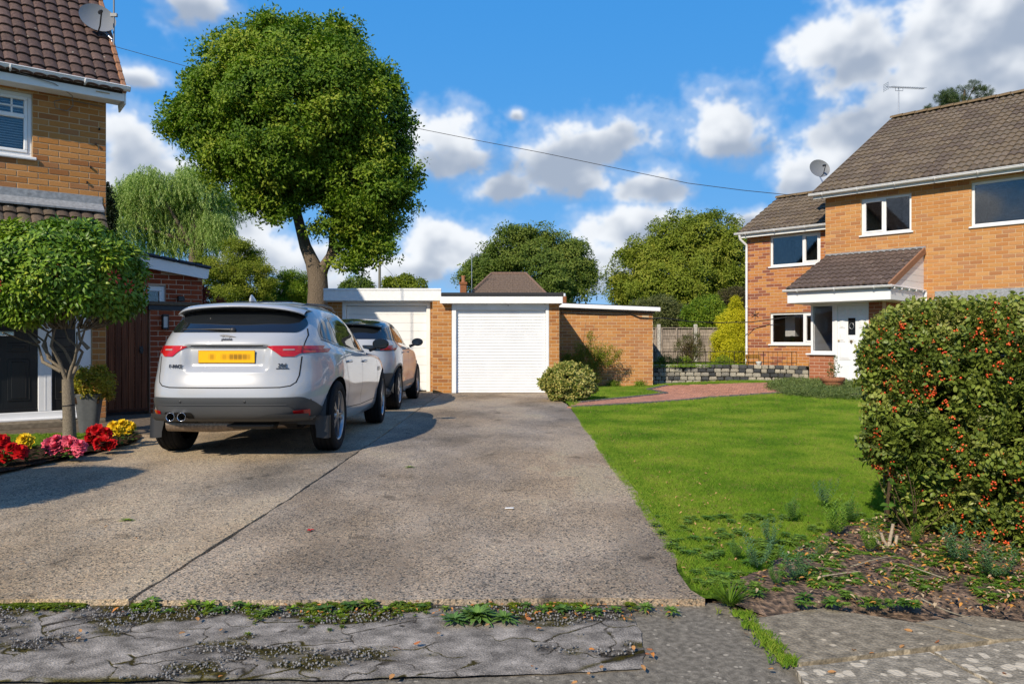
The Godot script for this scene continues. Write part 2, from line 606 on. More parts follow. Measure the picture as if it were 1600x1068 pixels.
func wood_texture(s: int) -> ImageTexture:
	var f := noise(FastNoiseLite.TYPE_SIMPLEX_SMOOTH, 1.0, 4, s)
	var im := Image.create(256, 256, false, Image.FORMAT_RGB8)
	for y in 256:
		for x in 256:
			var a := TAU * x / 256.0
			var b := TAU * y / 256.0
			var g := f.get_noise_3d(cos(a) * 9.0 + 20.0 * s, sin(a) * 9.0 + cos(b) * 0.5, sin(b) * 0.5)
			var k := clampf(0.80 + g * 0.45, 0.35, 1.0)
			im.set_pixel(x, y, Color(k, k, k))
	return ImageTexture.create_from_image(im)


# ---------------------------------------------------------------- brickwork, windows, roofs
const TAN := [[0.56, 0.255, 0.080], [0.52, 0.232, 0.074], [0.60, 0.285, 0.095], [0.48, 0.205, 0.066], [0.57, 0.270, 0.088], [0.40, 0.165, 0.060], [0.54, 0.238, 0.070], [0.45, 0.205, 0.085]]
const AMBER := [[0.60, 0.300, 0.105], [0.56, 0.265, 0.092], [0.64, 0.330, 0.125], [0.54, 0.240, 0.085], [0.60, 0.290, 0.110], [0.46, 0.205, 0.085], [0.58, 0.265, 0.088], [0.50, 0.240, 0.11]]
const MIXED := [[0.58, 0.255, 0.080], [0.55, 0.225, 0.078], [0.60, 0.285, 0.088], [0.34, 0.120, 0.062], [0.54, 0.215, 0.075], [0.29, 0.105, 0.065], [0.57, 0.240, 0.074]]
const RED := [[0.34, 0.080, 0.034], [0.31, 0.072, 0.032], [0.37, 0.092, 0.038], [0.28, 0.064, 0.030], [0.33, 0.078, 0.034]]
const PIER := [[0.441, 0.165, 0.081], [0.412, 0.149, 0.074], [0.470, 0.182, 0.089], [0.392, 0.138, 0.068]]
var brick_sets := {}


func brick_set(palette: Array, length: float, course: float) -> Array:
	var key := "%s %f %f" % [palette[0], length, course]
	if not brick_sets.has(key):
		var made := []
		for k in palette.size() + 1:
			var mb := MB.new()
			mb.colored = true
			mb.col = Color.WHITE if k == palette.size() else Color(palette[k][0], palette[k][1], palette[k][2])
			mb.box(Vector3(-length / 2 + 0.0065, -course / 2 + 0.006, -0.012), Vector3(length / 2 - 0.0065, course / 2 - 0.006, 0.006), 0.0035)
			made.push_back(mb.mesh(M.brick))
		brick_sets[key] = made
	return brick_sets[key]


# a wall in the plane z = 0 of xf, from (x0, y0) to (x1, y1), with openings [x0, y0, x1, y1]; every brick is a piece of its own
func brick_wall(house: Node3D, xf: Transform3D, x0: float, y0: float, x1: float, y1: float, openings: Array, palette: Array, course := 0.086, length := 0.258, mortar := "mortar", thick := 0.22, slope := 0.0) -> MeshInstance3D:
	var xs := [x0, x1]
	var ys := [y0, y1]
	for o in openings:
		for k in [0, 2]:
			if o[k] > x0 and o[k] < x1 and not xs.has(o[k]): xs.push_back(o[k])
		for k in [1, 3]:
			if o[k] > y0 and o[k] < y1 and not ys.has(o[k]): ys.push_back(o[k])
	xs.sort(); ys.sort()
	var mb := MB.new()
	for i in xs.size() - 1:
		for j in ys.size() - 1:
			var c := Vector2((xs[i] + xs[i + 1]) / 2, (ys[j] + ys[j + 1]) / 2)
			var gone := false
			for o in openings:
				gone = gone or (c.x > o[0] and c.x < o[2] and c.y > o[1] and c.y < o[3])
			if gone:
				continue
			var top0: float = ys[j + 1] + (slope * (xs[i] - x0) if j == ys.size() - 2 else 0.0)
			var top1: float = ys[j + 1] + (slope * (xs[i + 1] - x0) if j == ys.size() - 2 else 0.0)
			for z in [0.0, -thick]:
				mb.quad(Vector3(xs[i], ys[j], z), Vector3(xs[i + 1], ys[j], z), Vector3(xs[i + 1], top1, z), Vector3(xs[i], top0, z))
				mb.v_flip(6, Vector3(0, 0, 1 if z == 0.0 else -1))
	var rects := [[x0, y0, x1, y1, -1.0]]
	for o in openings:
		rects.push_back([maxf(o[0], x0), maxf(o[1], y0), minf(o[2], x1), minf(o[3], y1), 1.0])
	for o in rects:
		var p := [Vector2(o[0], o[1]), Vector2(o[2], o[1]), Vector2(o[2], o[3]), Vector2(o[0], o[3])]
		for k in 4:
			var a: Vector2 = p[k]
			var b: Vector2 = p[(k + 1) % 4]
			mb.quad(Vector3(a.x, a.y, 0), Vector3(b.x, b.y, 0), Vector3(b.x, b.y, -thick), Vector3(a.x, a.y, -thick))
			mb.v_flip(6, Vector3(a.y - b.y, b.x - a.x, 0) * o[4])
	var wall := part("wall", mb, M[mortar], house)
	wall.transform = xf
	var set_of := brick_set(palette, length, course)
	if not brick_left.has(house):
		brick_left[house] = 300
		brick_rest[house] = [set_of[-1], PackedFloat32Array()]
	var rows := int(round((y1 - y0) / course))
	var real := (y1 - y0) / rows
	for r in rows + (8 if slope != 0.0 else 0):
		var y := y0 + (r + 0.5) * real
		var spans := [[x0, x1]]
		for o in openings:
			if y > o[1] - 0.01 and y < o[3] + 0.01:
				var next := []
				for s in spans:
					if o[2] <= s[0] or o[0] >= s[1]:
						next.push_back(s)
						continue
					if o[0] > s[0]: next.push_back([s[0], o[0]])
					if o[2] < s[1]: next.push_back([o[2], s[1]])
				spans = next
		var b := x0 - length * (0.5 if r % 2 else 0.0)
		while b < x1:
			for s in spans:
				var lo := maxf(b, s[0])
				var hi := minf(b + length, s[1])
				if hi - lo < 0.03:
					continue
				if slope != 0.0 and y + real * 0.5 > y1 + slope * ((lo + hi) / 2 - x0):
					continue
				var p := Vector3((lo + hi) / 2, y, rng.randf_range(-0.0015, 0.0015))
				var k := rng.randi() % palette.size()
				# where an opening cuts into the course, the brick is cut as well
				var by := Vector2(y - real / 2, y + real / 2)
				for o in openings:
					if hi > o[0] + 0.001 and lo < o[2] - 0.001:
						if o[1] > by.x and o[1] < by.y and y < o[1]: by.y = o[1]
						if o[3] > by.x and o[3] < by.y and y > o[3]: by.x = o[3]
				p.y = (by.x + by.y) / 2
				if by.y - by.x < 0.02:
					continue
				var bt := Transform3D(Basis.from_scale(Vector3((hi - lo - 0.011) / (length - 0.011), (by.y - by.x - 0.011) / (course - 0.011), 1)) * Basis(Vector3.BACK, rng.randf_range(-0.004, 0.004)), p)
				if brick_left[house] > 0 and in_frame(house.transform * (xf * p)):
					brick_left[house] -= 1
					placed("brick", set_of[k], bt, wall)
				else:
					var w := xf * bt
					var c: Array = palette[k]
					push(brick_rest[house][1], w.basis.scaled_local(Vector3(length - 0.011, course - 0.011, 0.018) / brick_rest[house][0].get_aabb().size), w.origin, Color(c[0], c[1], c[2]))
			b += length
	return wall


const BROWN := [[0.165, 0.110, 0.092], [0.145, 0.095, 0.080], [0.185, 0.122, 0.102], [0.155, 0.100, 0.084], [0.13, 0.088, 0.075]]
const MOSSY := [[0.185, 0.140, 0.100], [0.160, 0.118, 0.085], [0.21, 0.162, 0.118], [0.145, 0.104, 0.078], [0.18, 0.138, 0.09]]
const WEATHERED := [[0.215, 0.172, 0.125], [0.19, 0.150, 0.110], [0.24, 0.192, 0.140], [0.175, 0.137, 0.103], [0.23, 0.18, 0.125]]
const PLUM := [[0.165, 0.125, 0.105], [0.145, 0.108, 0.092], [0.19, 0.142, 0.120], [0.155, 0.115, 0.096]]
var tile_sets := {}


func tile_set(palette: Array, w: float, e: float, rolls: int) -> Array:
	var key := "%s %f %f %d" % [palette[0], w, e, rolls]
	if not tile_sets.has(key):
		var made := []
		for k in palette.size() + 1:
			var mb := MB.new()
			mb.colored = true
			mb.col = Color.WHITE if k == palette.size() else Color(palette[k][0], palette[k][1], palette[k][2])
			var n := 7 * rolls
			var front := []
			var mid := []
			var back := []
			var lip := []
			for i in n + 1:
				var f := float(i) / n
				var q := fposmod(f * rolls, 1.0) if i < n else 1.0
				# a broad roll with a narrow channel beside it
				var z := (0.024 if rolls == 1 else 0.034) * pow(maxf(sin(PI * clampf(q * 1.14 - 0.02, 0, 1)), 0.0), 0.38 if rolls == 1 else 0.8)
				var x := f * (w - 0.006) + 0.003
				front.push_back(Vector3(x, 0, z + 0.040))
				mid.push_back(Vector3(x, e * 0.5, z + 0.022))
				back.push_back(Vector3(x, e + 0.03, z + 0.006))
				lip.push_back(Vector3(x, 0.006, z * 0.8 + 0.004))
			mb.sheet([front, mid, back])
			mb.sheet([lip, front])
			for i in [0, n]:
				mb.quad(lip[i], front[i], back[i], back[i] + Vector3(0, 0, -0.03))
				mb.v_flip(6, Vector3(-1 if i == 0 else 1, 0, 0))
			made.push_back(mb.mesh(M.tile))
		tile_sets[key] = made
	return tile_sets[key]


# xf: x along the eave, y up the slope, z out of the roof; cut(x, y) says how much of the slope stands there
func tile_roof(house: Node3D, xf: Transform3D, w: float, l: float, tile_w: float, e: float, palette: Array, rolls := 2, called := "roof") -> MeshInstance3D:
	var mb := MB.new()
	mb.box(Vector3(0, 0, -0.10), Vector3(w, l, 0.0))
	var roof := part(called, mb, M.tile_bed, house)
	roof.transform = xf
	var nx := int(round(w / tile_w))
	var ny := int(ceil((l - 0.02) / e))
	var real := w / nx
	var set_of := tile_set(palette, tile_w, e, rolls)
	if not tile_left.has(house):
		tile_left[house] = 300
		tile_rest[house] = [set_of[-1], PackedFloat32Array(), Vector2(tile_w, e)]
	for j in ny:
		for i in nx:
			var k := rng.randi() % palette.size()
			var p := Vector3(i * real, j * e - 0.03, 0.002)
			var bt := Transform3D(Basis.from_scale(Vector3(real / tile_w, 1, 1)) * Basis(Vector3.BACK, rng.randf_range(-0.006, 0.006)) * Basis(Vector3.RIGHT, rng.randf_range(-0.004, 0.008)), p)
			if j == ny - 1:
				bt.basis = bt.basis * Basis.from_scale(Vector3(1, clampf((l - p.y) / (e + 0.03), 0.2, 1.0), 1))
			if tile_left[house] > 0 and in_frame(house.transform * (xf * (p + Vector3(real / 2, e / 2, 0)))):
				tile_left[house] -= 1
				placed("roof_tile", set_of[k], bt, roof)
			else:
				var t := xf * bt
				var c: Array = palette[k]
				push(tile_rest[house][1], t.basis * Basis.from_scale(Vector3(tile_w / tile_rest[house][2].x, e / tile_rest[house][2].y, 1)), t.origin, Color(c[0], c[1], c[2]))
	# spots of pale and orange lichen
	var spots := PackedFloat32Array()
	for k in int(w * l * 7.0):
		var x := rng.randf() * w
		var y := rng.randf() * (l - 0.1)
		var q := fposmod(fposmod(x, real) / real * rolls, 1.0)
		var z := (0.024 if rolls == 1 else 0.034) * pow(maxf(sin(PI * clampf(q * 1.14 - 0.02, 0, 1)), 0.0), 0.38 if rolls == 1 else 0.8)
		z += lerpf(0.042, 0.008, fposmod(y + 0.03, e) / e)
		var c := Color(0.40, 0.36, 0.29) if rng.randf() < 0.7 else Color(0.36, 0.24, 0.07)
		var t := xf * Transform3D(Basis(Vector3.BACK, rng.randf() * TAU) * Basis.from_scale(Vector3(rng.randf_range(0.008, 0.028), rng.randf_range(0.006, 0.020), 0.004)), Vector3(x, y, z))
		push(spots, t.basis, t.origin, c)
	if not M.has("lichen_mesh"):
		var lb := MB.new()
		lb.lathe([Vector2(1.0, -1.0), Vector2(0.8, 0.6), Vector2(0.0, 1.0)], 7, Transform3D(Basis(Vector3.RIGHT, PI / 2), Vector3.ZERO))
		M.lichen_mesh = lb.mesh(M.brick)
	multi("lichen", M.lichen_mesh, spots, house)
	return roof


func flush_rest() -> void:
	for h in brick_rest:
		if brick_rest[h][1].size():
			multi("brickwork", brick_rest[h][0], brick_rest[h][1], h)
	for h in tile_rest:
		if tile_rest[h][1].size():
			multi("roof_tiling", tile_rest[h][0], tile_rest[h][1], h)


# a white plastic window in an opening; lights are [x0, x1, opens] in fractions of the width
func window(house: Node3D, xf: Transform3D, x0: float, y0: float, x1: float, y1: float, lights: Array, sill := true, room := 2.0, room_mat := "room") -> MeshInstance3D:
	var f := 0.055
	var mb := MB.new()
	var z0 := -0.10
	var z1 := -0.035
	mb.box(Vector3(x0, y0, z0), Vector3(x1, y0 + f, z1), 0.006)
	mb.box(Vector3(x0, y1 - f, z0), Vector3(x1, y1, z1), 0.006)
	mb.box(Vector3(x0, y0 + f, z0), Vector3(x0 + f, y1 - f, z1), 0.006)
	mb.box(Vector3(x1 - f, y0 + f, z0), Vector3(x1, y1 - f, z1), 0.006)
	for k in range(1, lights.size()):
		var m: float = x0 + (x1 - x0) * lights[k][0]
		mb.box(Vector3(m - f / 2, y0 + f, z0), Vector3(m + f / 2, y1 - f, z1), 0.006)
	var w := part("window", mb, M.white_plastic, house)
	w.transform = xf
	for l in lights:
		var a: float = x0 + (x1 - x0) * l[0] + (f if l[0] <= 0.0 else f / 2)
		var b: float = x0 + (x1 - x0) * l[1] - (f if l[1] >= 1.0 else f / 2)
		var lo := y0 + f
		var hi := y1 - f
		if l[2]:
			var g := 0.045
			var sb := MB.new()
			sb.box(Vector3(a, lo, -0.085), Vector3(b, lo + g, -0.02), 0.008)
			sb.box(Vector3(a, hi - g, -0.085), Vector3(b, hi, -0.02), 0.008)
			sb.box(Vector3(a, lo + g, -0.085), Vector3(a + g, hi - g, -0.02), 0.008)
			sb.box(Vector3(b - g, lo + g, -0.085), Vector3(b, hi - g, -0.02), 0.008)
			part("sash", sb, M.white_plastic, w)
			a += g; b -= g; lo += g; hi -= g
		var gb := MB.new()
		for z in [-0.055, -0.059, -0.071, -0.075]:
			gb.quad(Vector3(a, lo, z), Vector3(b, lo, z), Vector3(b, hi, z), Vector3(a, hi, z))
		part("pane", gb, M.pane, w)
	if sill:
		var s := MB.new()
		s.box(Vector3(x0 - 0.05, y0 - 0.045, -0.12), Vector3(x1 + 0.05, y0 - 0.002, 0.05), 0.01)
		part("sill", s, M.white_plastic, w)
	if room > 0.0:
		var r := MB.new()
		var lo := Vector3(x0 - 0.25, y0 - 0.75, -0.23 - room)
		var hi := Vector3(x1 + 0.25, y1 + 0.15, -0.225)
		r.quad(Vector3(lo.x, lo.y, lo.z), Vector3(hi.x, lo.y, lo.z), Vector3(hi.x, hi.y, lo.z), Vector3(lo.x, hi.y, lo.z))
		r.quad(Vector3(lo.x, lo.y, hi.z), Vector3(lo.x, lo.y, lo.z), Vector3(lo.x, hi.y, lo.z), Vector3(lo.x, hi.y, hi.z))
		r.quad(Vector3(hi.x, lo.y, lo.z), Vector3(hi.x, lo.y, hi.z), Vector3(hi.x, hi.y, hi.z), Vector3(hi.x, hi.y, lo.z))
		r.quad(Vector3(lo.x, lo.y, hi.z), Vector3(hi.x, lo.y, hi.z), Vector3(hi.x, lo.y, lo.z), Vector3(lo.x, lo.y, lo.z))
		r.quad(Vector3(lo.x, hi.y, lo.z), Vector3(hi.x, hi.y, lo.z), Vector3(hi.x, hi.y, hi.z), Vector3(lo.x, hi.y, hi.z))
		part("room", r, M[room_mat], w)
	return w


func slope_xf(origin: Vector3, rise: float, run: float) -> Transform3D:
	var up := Vector3(0, rise, -run).normalized()
	return Transform3D(Basis(Vector3.RIGHT, up, Vector3.RIGHT.cross(up)), origin)


# half-round gutter along x with brackets, on the edge at (y, z)
func gutter(house: Node3D, x0: float, x1: float, y: float, z: float, r := 0.058) -> MeshInstance3D:
	var mb := MB.new()
	for inner in [false, true]:
		var rows := []
		for x in [x0, x1]:
			var line := []
			for k in 13:
				var a := PI + PI * k / 12.0
				var q := r - (0.006 if inner else 0.0)
				line.push_back(Vector3(x, y + sin(a) * q, z + cos(a) * q))
			rows.push_back(line)
		if not inner:
			rows.reverse()
		mb.sheet(rows)
	for x in [x0, x1]:
		var pts := PackedVector2Array()
		for k in 13:
			pts.push_back(Vector2(cos(PI + PI * k / 12.0), sin(PI + PI * k / 12.0)) * r)
		mb.prism(pts, -0.004, 0.004, Transform3D(Basis(Vector3.UP, PI / 2), Vector3(x, y, z)))
	mb.box(Vector3(x0, y - 0.005, z + r - 0.004), Vector3(x1, y + 0.010, z + r + 0.010), 0.004)
	var g := part("gutter", mb, M.white_plastic, house)
	var x := x0 + 0.35
	while x < x1:
		var b := MB.new()
		var path := []
		for k in 9:
			var a := PI + PI * k / 8.0
			path.push_back(Vector3(x, y + sin(a) * (r + 0.006), z - cos(a) * (r + 0.006)))
		b.tube(path, [0.014], 6)
		part("gutter_bracket", b, M.white_plastic, g)
		x += 0.9
	return g


func slab_part(called: String, lo: Vector3, hi: Vector3, m: String, parent: Node, bevel := 0.006) -> MeshInstance3D:
	var mb := MB.new()
	mb.box(lo, hi, bevel)
	return part(called, mb, M[m], parent)


func satellite_dish(at_: Vector3, aim: Vector3, called_label: String, size: float, m: String, foot: Vector3) -> Node3D:
	var d := thing("satellite_dish", called_label, "satellite dish", at_)
	var z := aim.normalized()
	var x := Vector3.UP.cross(z).normalized()
	var b := Basis(x, z.cross(x), z)
	var mb := MB.new()
	for side in 2:
		var rows := []
		for i in 8:
			var f := i / 7.0
			var ring := []
			for k in 33:
				var a := TAU * k / 32
				ring.push_back(b * Vector3(cos(a) * f * size * 0.5, sin(a) * f * size * 0.45, (f * f - 1.0) * size * 0.11 - side * 0.008))
			rows.push_back(ring)
		if side == 0:
			rows.reverse()
		mb.sheet(rows, true)
	part("reflector", mb, M[m], d)
	var arm := MB.new()
	var focus := b * Vector3(0, -size * 0.12, size * 0.5)
	arm.tube([b * Vector3(0, -size * 0.44, -0.01), b * Vector3(0, -size * 0.42, size * 0.2), focus], [0.011], 6)
	part("arm", arm, M.black_plastic, d)
	var lnb := MB.new()
	lnb.tube([focus, focus + b * Vector3(0, 0.03, -0.06), focus + b * Vector3(0, 0.045, -0.11)], [0.02, 0.028, 0.03], 10)
	part("receiver", lnb, M.black_plastic, d)
	var pole := MB.new()
	pole.tube([b * Vector3(0, 0, -size * 0.12), b * Vector3(0, -0.02, -size * 0.25), foot - at_ + Vector3(0, 0.12, 0), foot - at_], [0.018], 8)
	part("mount", pole, M.galvanised, d)
	return d


# ---------------------------------------------------------------- the house on the left
func left_house() -> void:
	var h := thing("brick_house", "tan brick house on the left with a brown tiled roof and a black front door", "house", Vector3(-6.06, 0, -11.6), deg_to_rad(39.05))
	var here := Transform3D()
	# front: one opening for the door set, one for the upstairs window
	var win := [-2.45, 3.80, -0.945, 4.70]
	brick_wall(h, here, -5.0, 0.06, 0.0, 4.80, [[-1.75, 0.06, -0.19, 2.30], win, [-4.7, 0.9, -2.6, 2.2]], TAN)
	brick_wall(h, Transform3D(Basis(Vector3.UP, PI / 2), Vector3(-0.001, 0, 0)), 0.22, 0.06, 7.5, 4.80, [], TAN)
	slab_part("rear_wall", Vector3(-5.0, 0.05, -7.7), Vector3(-0.01, 4.8, -7.5), "mortar", h, 0.0)
	slab_part("party_wall", Vector3(-5.2, 0.05, -7.5), Vector3(-5.0, 4.8, 0.0), "mortar", h, 0.0)
	slab_part("ceiling", Vector3(-5.0, 4.80, -7.5), Vector3(-0.01, 4.86, 0.0), "room", h, 0.0)
	# upstairs window: a top light with bars over a pane with a slatted blind
	var w := window(h, here, win[0], win[1], win[2], win[3], [[0.0, 0.55, false], [0.55, 1.0, true]])
	var bars := MB.new()
	bars.box(Vector3(-1.58, 4.34, -0.088), Vector3(-1.02, 4.40, -0.02), 0.008)
	bars.box(Vector3(-1.20, 4.395, -0.070), Vector3(-1.175, 4.62, -0.045), 0.004)
	bars.box(Vector3(-1.56, 4.49, -0.070), Vector3(-1.02, 4.515, -0.045), 0.004)
	part("glazing_bar", bars, M.white_plastic, w)
	var one := MB.new()
	one.box(Vector3(-0.66, -0.002, -0.018), Vector3(0.66, 0.002, 0.018))
	var slat := one.mesh(M.blind)
	for k in 21:
		placed("blind_slat", slat, Transform3D(Basis(Vector3.RIGHT, 0.35), Vector3(-1.7, 3.86 + 0.036 * k, -0.17)), w)
	window(h, here, -4.7, 0.9, -2.6, 2.2, [[0.0, 0.5, false], [0.5, 1.0, true]])
	# eaves: soffit, fascia, gutter
	slab_part("soffit", Vector3(-5.2, 4.745, 0.005), Vector3(0.16, 4.775, 0.30), "white_board", h)
	slab_part("fascia", Vector3(-5.2, 4.73, 0.302), Vector3(0.18, 4.91, 0.325), "white_board", h)
	var box_end := MB.new()
	box_end.prism(PackedVector2Array([Vector2(-0.32, 4.70), Vector2(0.06, 4.66), Vector2(0.20, 5.05), Vector2(-0.32, 4.93)]), 0.0, 0.02, Transform3D(Basis(Vector3.UP, PI / 2), Vector3(0.182, 0, 0)))
	part("box_end", box_end, M.white_board, h)
	gutter(h, -5.2, 0.24, 4.93, 0.375)
	# main roof
	var rise := 3.55
	var run := 3.1
	var rx := slope_xf(Vector3(-5.2, 4.87, 0.36), rise, run)
	tile_roof(h, rx, 5.35, sqrt(rise * rise + run * run), 0.163, 0.222, BROWN, 1)
	var back := MB.new()
	back.quad(Vector3(0.15, 4.87, -6.2), Vector3(-5.2, 4.87, -6.2), Vector3(-5.2, 4.87 + rise, -2.74), Vector3(0.15, 4.87 + rise, -2.74))
	part("rear_roof", back, M.tile_bed, h)
	var gable := MB.new()
	gable.prism(PackedVector2Array([Vector2(-0.34, 4.8), Vector2(6.0, 4.8), Vector2(2.74, 4.87 + rise - 0.15)]), -0.02, -0.2, Transform3D(Basis(Vector3.UP, PI / 2), Vector3.ZERO))
	part("gable", gable, M.mortar, h)
	var verge := MB.new()
	for k in 21:
		var y0 := k * 0.222
		verge.box(Vector3(5.335, y0, -0.035), Vector3(5.405, y0 + 0.216, 0.062 - 0.0), 0.01, rx * Transform3D(Basis(Vector3.RIGHT, -0.06), Vector3(0, 0, 0.0)).translated(Vector3(0, 0, y0 * 0.06)))
	part("verge", verge, M.verge_mortar, h)
	# lean-to canopy over the door
	var cx := slope_xf(Vector3(-3.4, 2.33, 0.80), 0.86, 0.80)
	tile_roof(h, cx, 3.36, 1.16, 0.163, 0.215, MOSSY, 1, "canopy_roof")
	slab_part("canopy_fascia", Vector3(-3.4, 2.16, 0.74), Vector3(-0.05, 2.33, 0.765), "white_board", h)
	slab_part("canopy_soffit", Vector3(-3.4, 2.15, 0.01), Vector3(-0.05, 2.175, 0.738), "white_board", h)
	var cheek := MB.new()
	cheek.prism(PackedVector2Array([Vector2(-0.76, 2.16), Vector2(-0.01, 2.16), Vector2(-0.01, 3.05), Vector2(-0.76, 2.28)]), -0.07, -0.1, Transform3D(Basis(Vector3.UP, PI / 2), Vector3.ZERO))
	part("canopy_cheek", cheek, M.white_board, h)
	var fl := MB.new()
	fl.box(Vector3(-3.45, 3.215, 0.007), Vector3(-0.05, 3.345, 0.016), 0.003)
	fl.quad(Vector3(-3.45, 3.235, 0.012), Vector3(-3.45, 3.115, 0.205), Vector3(-0.06, 3.115, 0.205), Vector3(-0.05, 3.235, 0.012))
	fl.quad(Vector3(-3.45, 3.115, 0.205), Vector3(-3.45, 3.09, 0.20), Vector3(-0.06, 3.09, 0.20), Vector3(-0.06, 3.115, 0.205))
	part("flashing", fl, M.lead, h)
	# door set: black door, side light, white posts
	var fr := MB.new()
	for x in [[-1.75, -1.69], [-0.872, -0.70], [-0.40, -0.192]]:
		fr.box(Vector3(x[0], 0.20, -0.10), Vector3(x[1], 2.24, -0.02), 0.008)
	fr.box(Vector3(-0.786, 0.21, -0.022), Vector3(-0.778, 2.2, -0.016), 0.001)
	fr.box(Vector3(-1.75, 2.24, -0.10), Vector3(-0.192, 2.30, -0.02), 0.008)
	fr.box(Vector3(-1.75, 0.10, -0.12), Vector3(-0.192, 0.20, -0.015), 0.008)
	fr.box(Vector3(-1.78, 0.075, -0.10), Vector3(-0.15, 0.112, 0.05), 0.01)
	part("door_frame", fr, M.white_plastic, h)
	var d := MB.new()
	d.box(Vector3(-1.69, 0.20, -0.085), Vector3(-0.872, 2.24, -0.045), 0.004)
	var door := part("front_door", d, M.door_black, h)
	for p in [[-1.60, 0.36, -1.33, 0.95], [-1.24, 0.36, -0.97, 0.95], [-1.60, 1.05, -1.33, 1.18], [-1.24, 1.05, -0.97, 1.18]]:
		var pb := MB.new()
		pb.box(Vector3(p[0], p[1], -0.05), Vector3(p[2], p[3], -0.032), 0.012)
		pb.box(Vector3(p[0] + 0.045, p[1] + 0.035, -0.04), Vector3(p[2] - 0.045, p[3] - 0.035, -0.020), 0.014)
		part("door_panel", pb, M.door_black, door)
	for x in [-1.60, -1.22]:
		leaded_light(door, x, 1.42, x + 0.27, 2.05, -0.036)
	slab_part("letter_plate", Vector3(-1.47, 1.275, -0.045), Vector3(-1.16, 1.345, -0.028), "chrome", door, 0.006)
	slab_part("weather_bar", Vector3(-1.68, 0.205, -0.045), Vector3(-0.88, 0.25, -0.02), "door_black", door, 0.008)
	var sl := MB.new()
	sl.box(Vector3(-0.70, 0.20, -0.085), Vector3(-0.40, 2.24, -0.045), 0.004)
	var side := part("side_light", sl, M.door_black, h)
	for p in [[0.36, 1.05], [1.12, 1.25]]:
		var pb := MB.new()
		pb.box(Vector3(-0.66, p[0], -0.05), Vector3(-0.44, p[1], -0.030), 0.012)
		part("door_panel", pb, M.door_black, side)
	leaded_light(side, -0.655, 1.42, -0.445, 2.05, -0.036)
	# step
	slab_part("step", Vector3(-2.3, 0.0, 0.055), Vector3(-0.62, 0.085, 0.42), "stone_step", h, 0.008)
	slab_part("plinth", Vector3(-0.61, 0.0, 0.002), Vector3(-0.02, 0.06, 0.09), "stone_step", h, 0.008)
	# loose aerial lead under the eaves
	var lead := MB.new()
	lead.tube([Vector3(-1.35, 4.89, 0.345), Vector3(-0.72, 4.80, 0.35), Vector3(-0.48, 4.72, 0.20), Vector3(-0.44, 4.62, 0.03), Vector3(-0.52, 4.53, 0.025), Vector3(-0.66, 4.55, 0.02), Vector3(-0.68, 4.64, 0.02), Vector3(-0.55, 4.70, 0.02), Vector3(-0.05, 4.68, 0.02)], [0.006], 6)
	part("aerial_lead", lead, M.grey_cable, h)
	for y in [3.52, 3.75, 4.1, 4.33]:
		slab_part("wall_hook", Vector3(-0.27 + 0.2 * (y - 3.5), y, 0.004), Vector3(-0.25 + 0.2 * (y - 3.5), y + 0.03, 0.04), "iron", h, 0.0)

	var t := h.transform
	satellite_dish(t * Vector3(-0.02, 6.18, -0.48), Vector3(0.62, 0.28, 0.75), "grey satellite dish on the tiled roof edge of the left house", 0.52, "dish_pale", t * Vector3(0.17, 5.75, -0.42))
	var mast := MB.new()
	mast.tube([t * Vector3(0.18, 5.45, -0.35), t * Vector3(0.18, 8.4, -0.35)], [0.013], 8)
	mast.box(Vector3(-0.05, 0, -0.02), Vector3(0.05, 0.05, 0.02), 0.0, Transform3D(Basis(), t * Vector3(0.18, 6.2, -0.35)))
	tag(part("aerial_mast", mast, M.dish_grey), "thin metal mast rising from the roof edge of the left house", "mast")

	# the low utility building behind the gate, with its single sloping roof
	var u := thing("brick_outbuilding", "low red brick outbuilding with white fascia and dark slate edge behind the wooden gate", "outbuilding", h.position, h.rotation.y)
	var ux := Transform3D(Basis(), Vector3(0, 0, -2.0))
	var uw := [0.80, 1.62, 1.375, 2.20]
	brick_wall(u, ux, 0.012, 0.0, 2.02, 2.66, [uw], RED, 0.086, 0.258, "mortar_pink", 0.22, -0.135)
	var sx := Transform3D(Basis(Vector3.UP, PI / 2), Vector3(2.02, 0, -2.0))
	brick_wall(u, sx, 0.0, 0.0, 4.5, 2.40, [], RED, 0.086, 0.258, "mortar_pink")
	window(u, ux, uw[0], uw[1], uw[2], uw[3], [[0.0, 1.0, true]], true, 1.2)
	var tilt := Transform3D(Basis(Vector3.BACK, -0.142), Vector3(0.0, 2.83, -1.86))
	var rf := MB.new()
	rf.box(Vector3(0.012, -0.02, -4.6), Vector3(2.12, 0.02, 0.0), 0.0, tilt)
	var roof := part("roof", rf, M.felt, u)
	for k in 7:
		var sb := MB.new()
		var x0 := 0.05 + k * 0.30
		sb.box(Vector3(x0, 0.016, -0.16), Vector3(x0 + 0.294, 0.075, 0.06), 0.02, tilt * Transform3D(Basis(Vector3.BACK, -0.012), Vector3(0, 0.012, 0)))
		part("edge_slate", sb, M.slate, roof)
	var fb := MB.new()
	fb.box(Vector3(0.012, -0.19, -0.02), Vector3(2.10, 0.012, 0.01), 0.004, tilt)
	fb.box(Vector3(2.10, -0.17, -4.5), Vector3(2.125, 0.012, 0.01), 0.004, tilt)
	part("fascia", fb, M.white_plastic, u)
	slab_part("wall_lamp", Vector3(1.57, 1.93, -1.985), Vector3(1.68, 2.02, -1.90), "black_plastic", u)

	# gate and its pillar
	var g := thing("wooden_gate", "tall dark stained wooden gate of vertical boards beside the black front door", "gate", h.position, h.rotation.y)
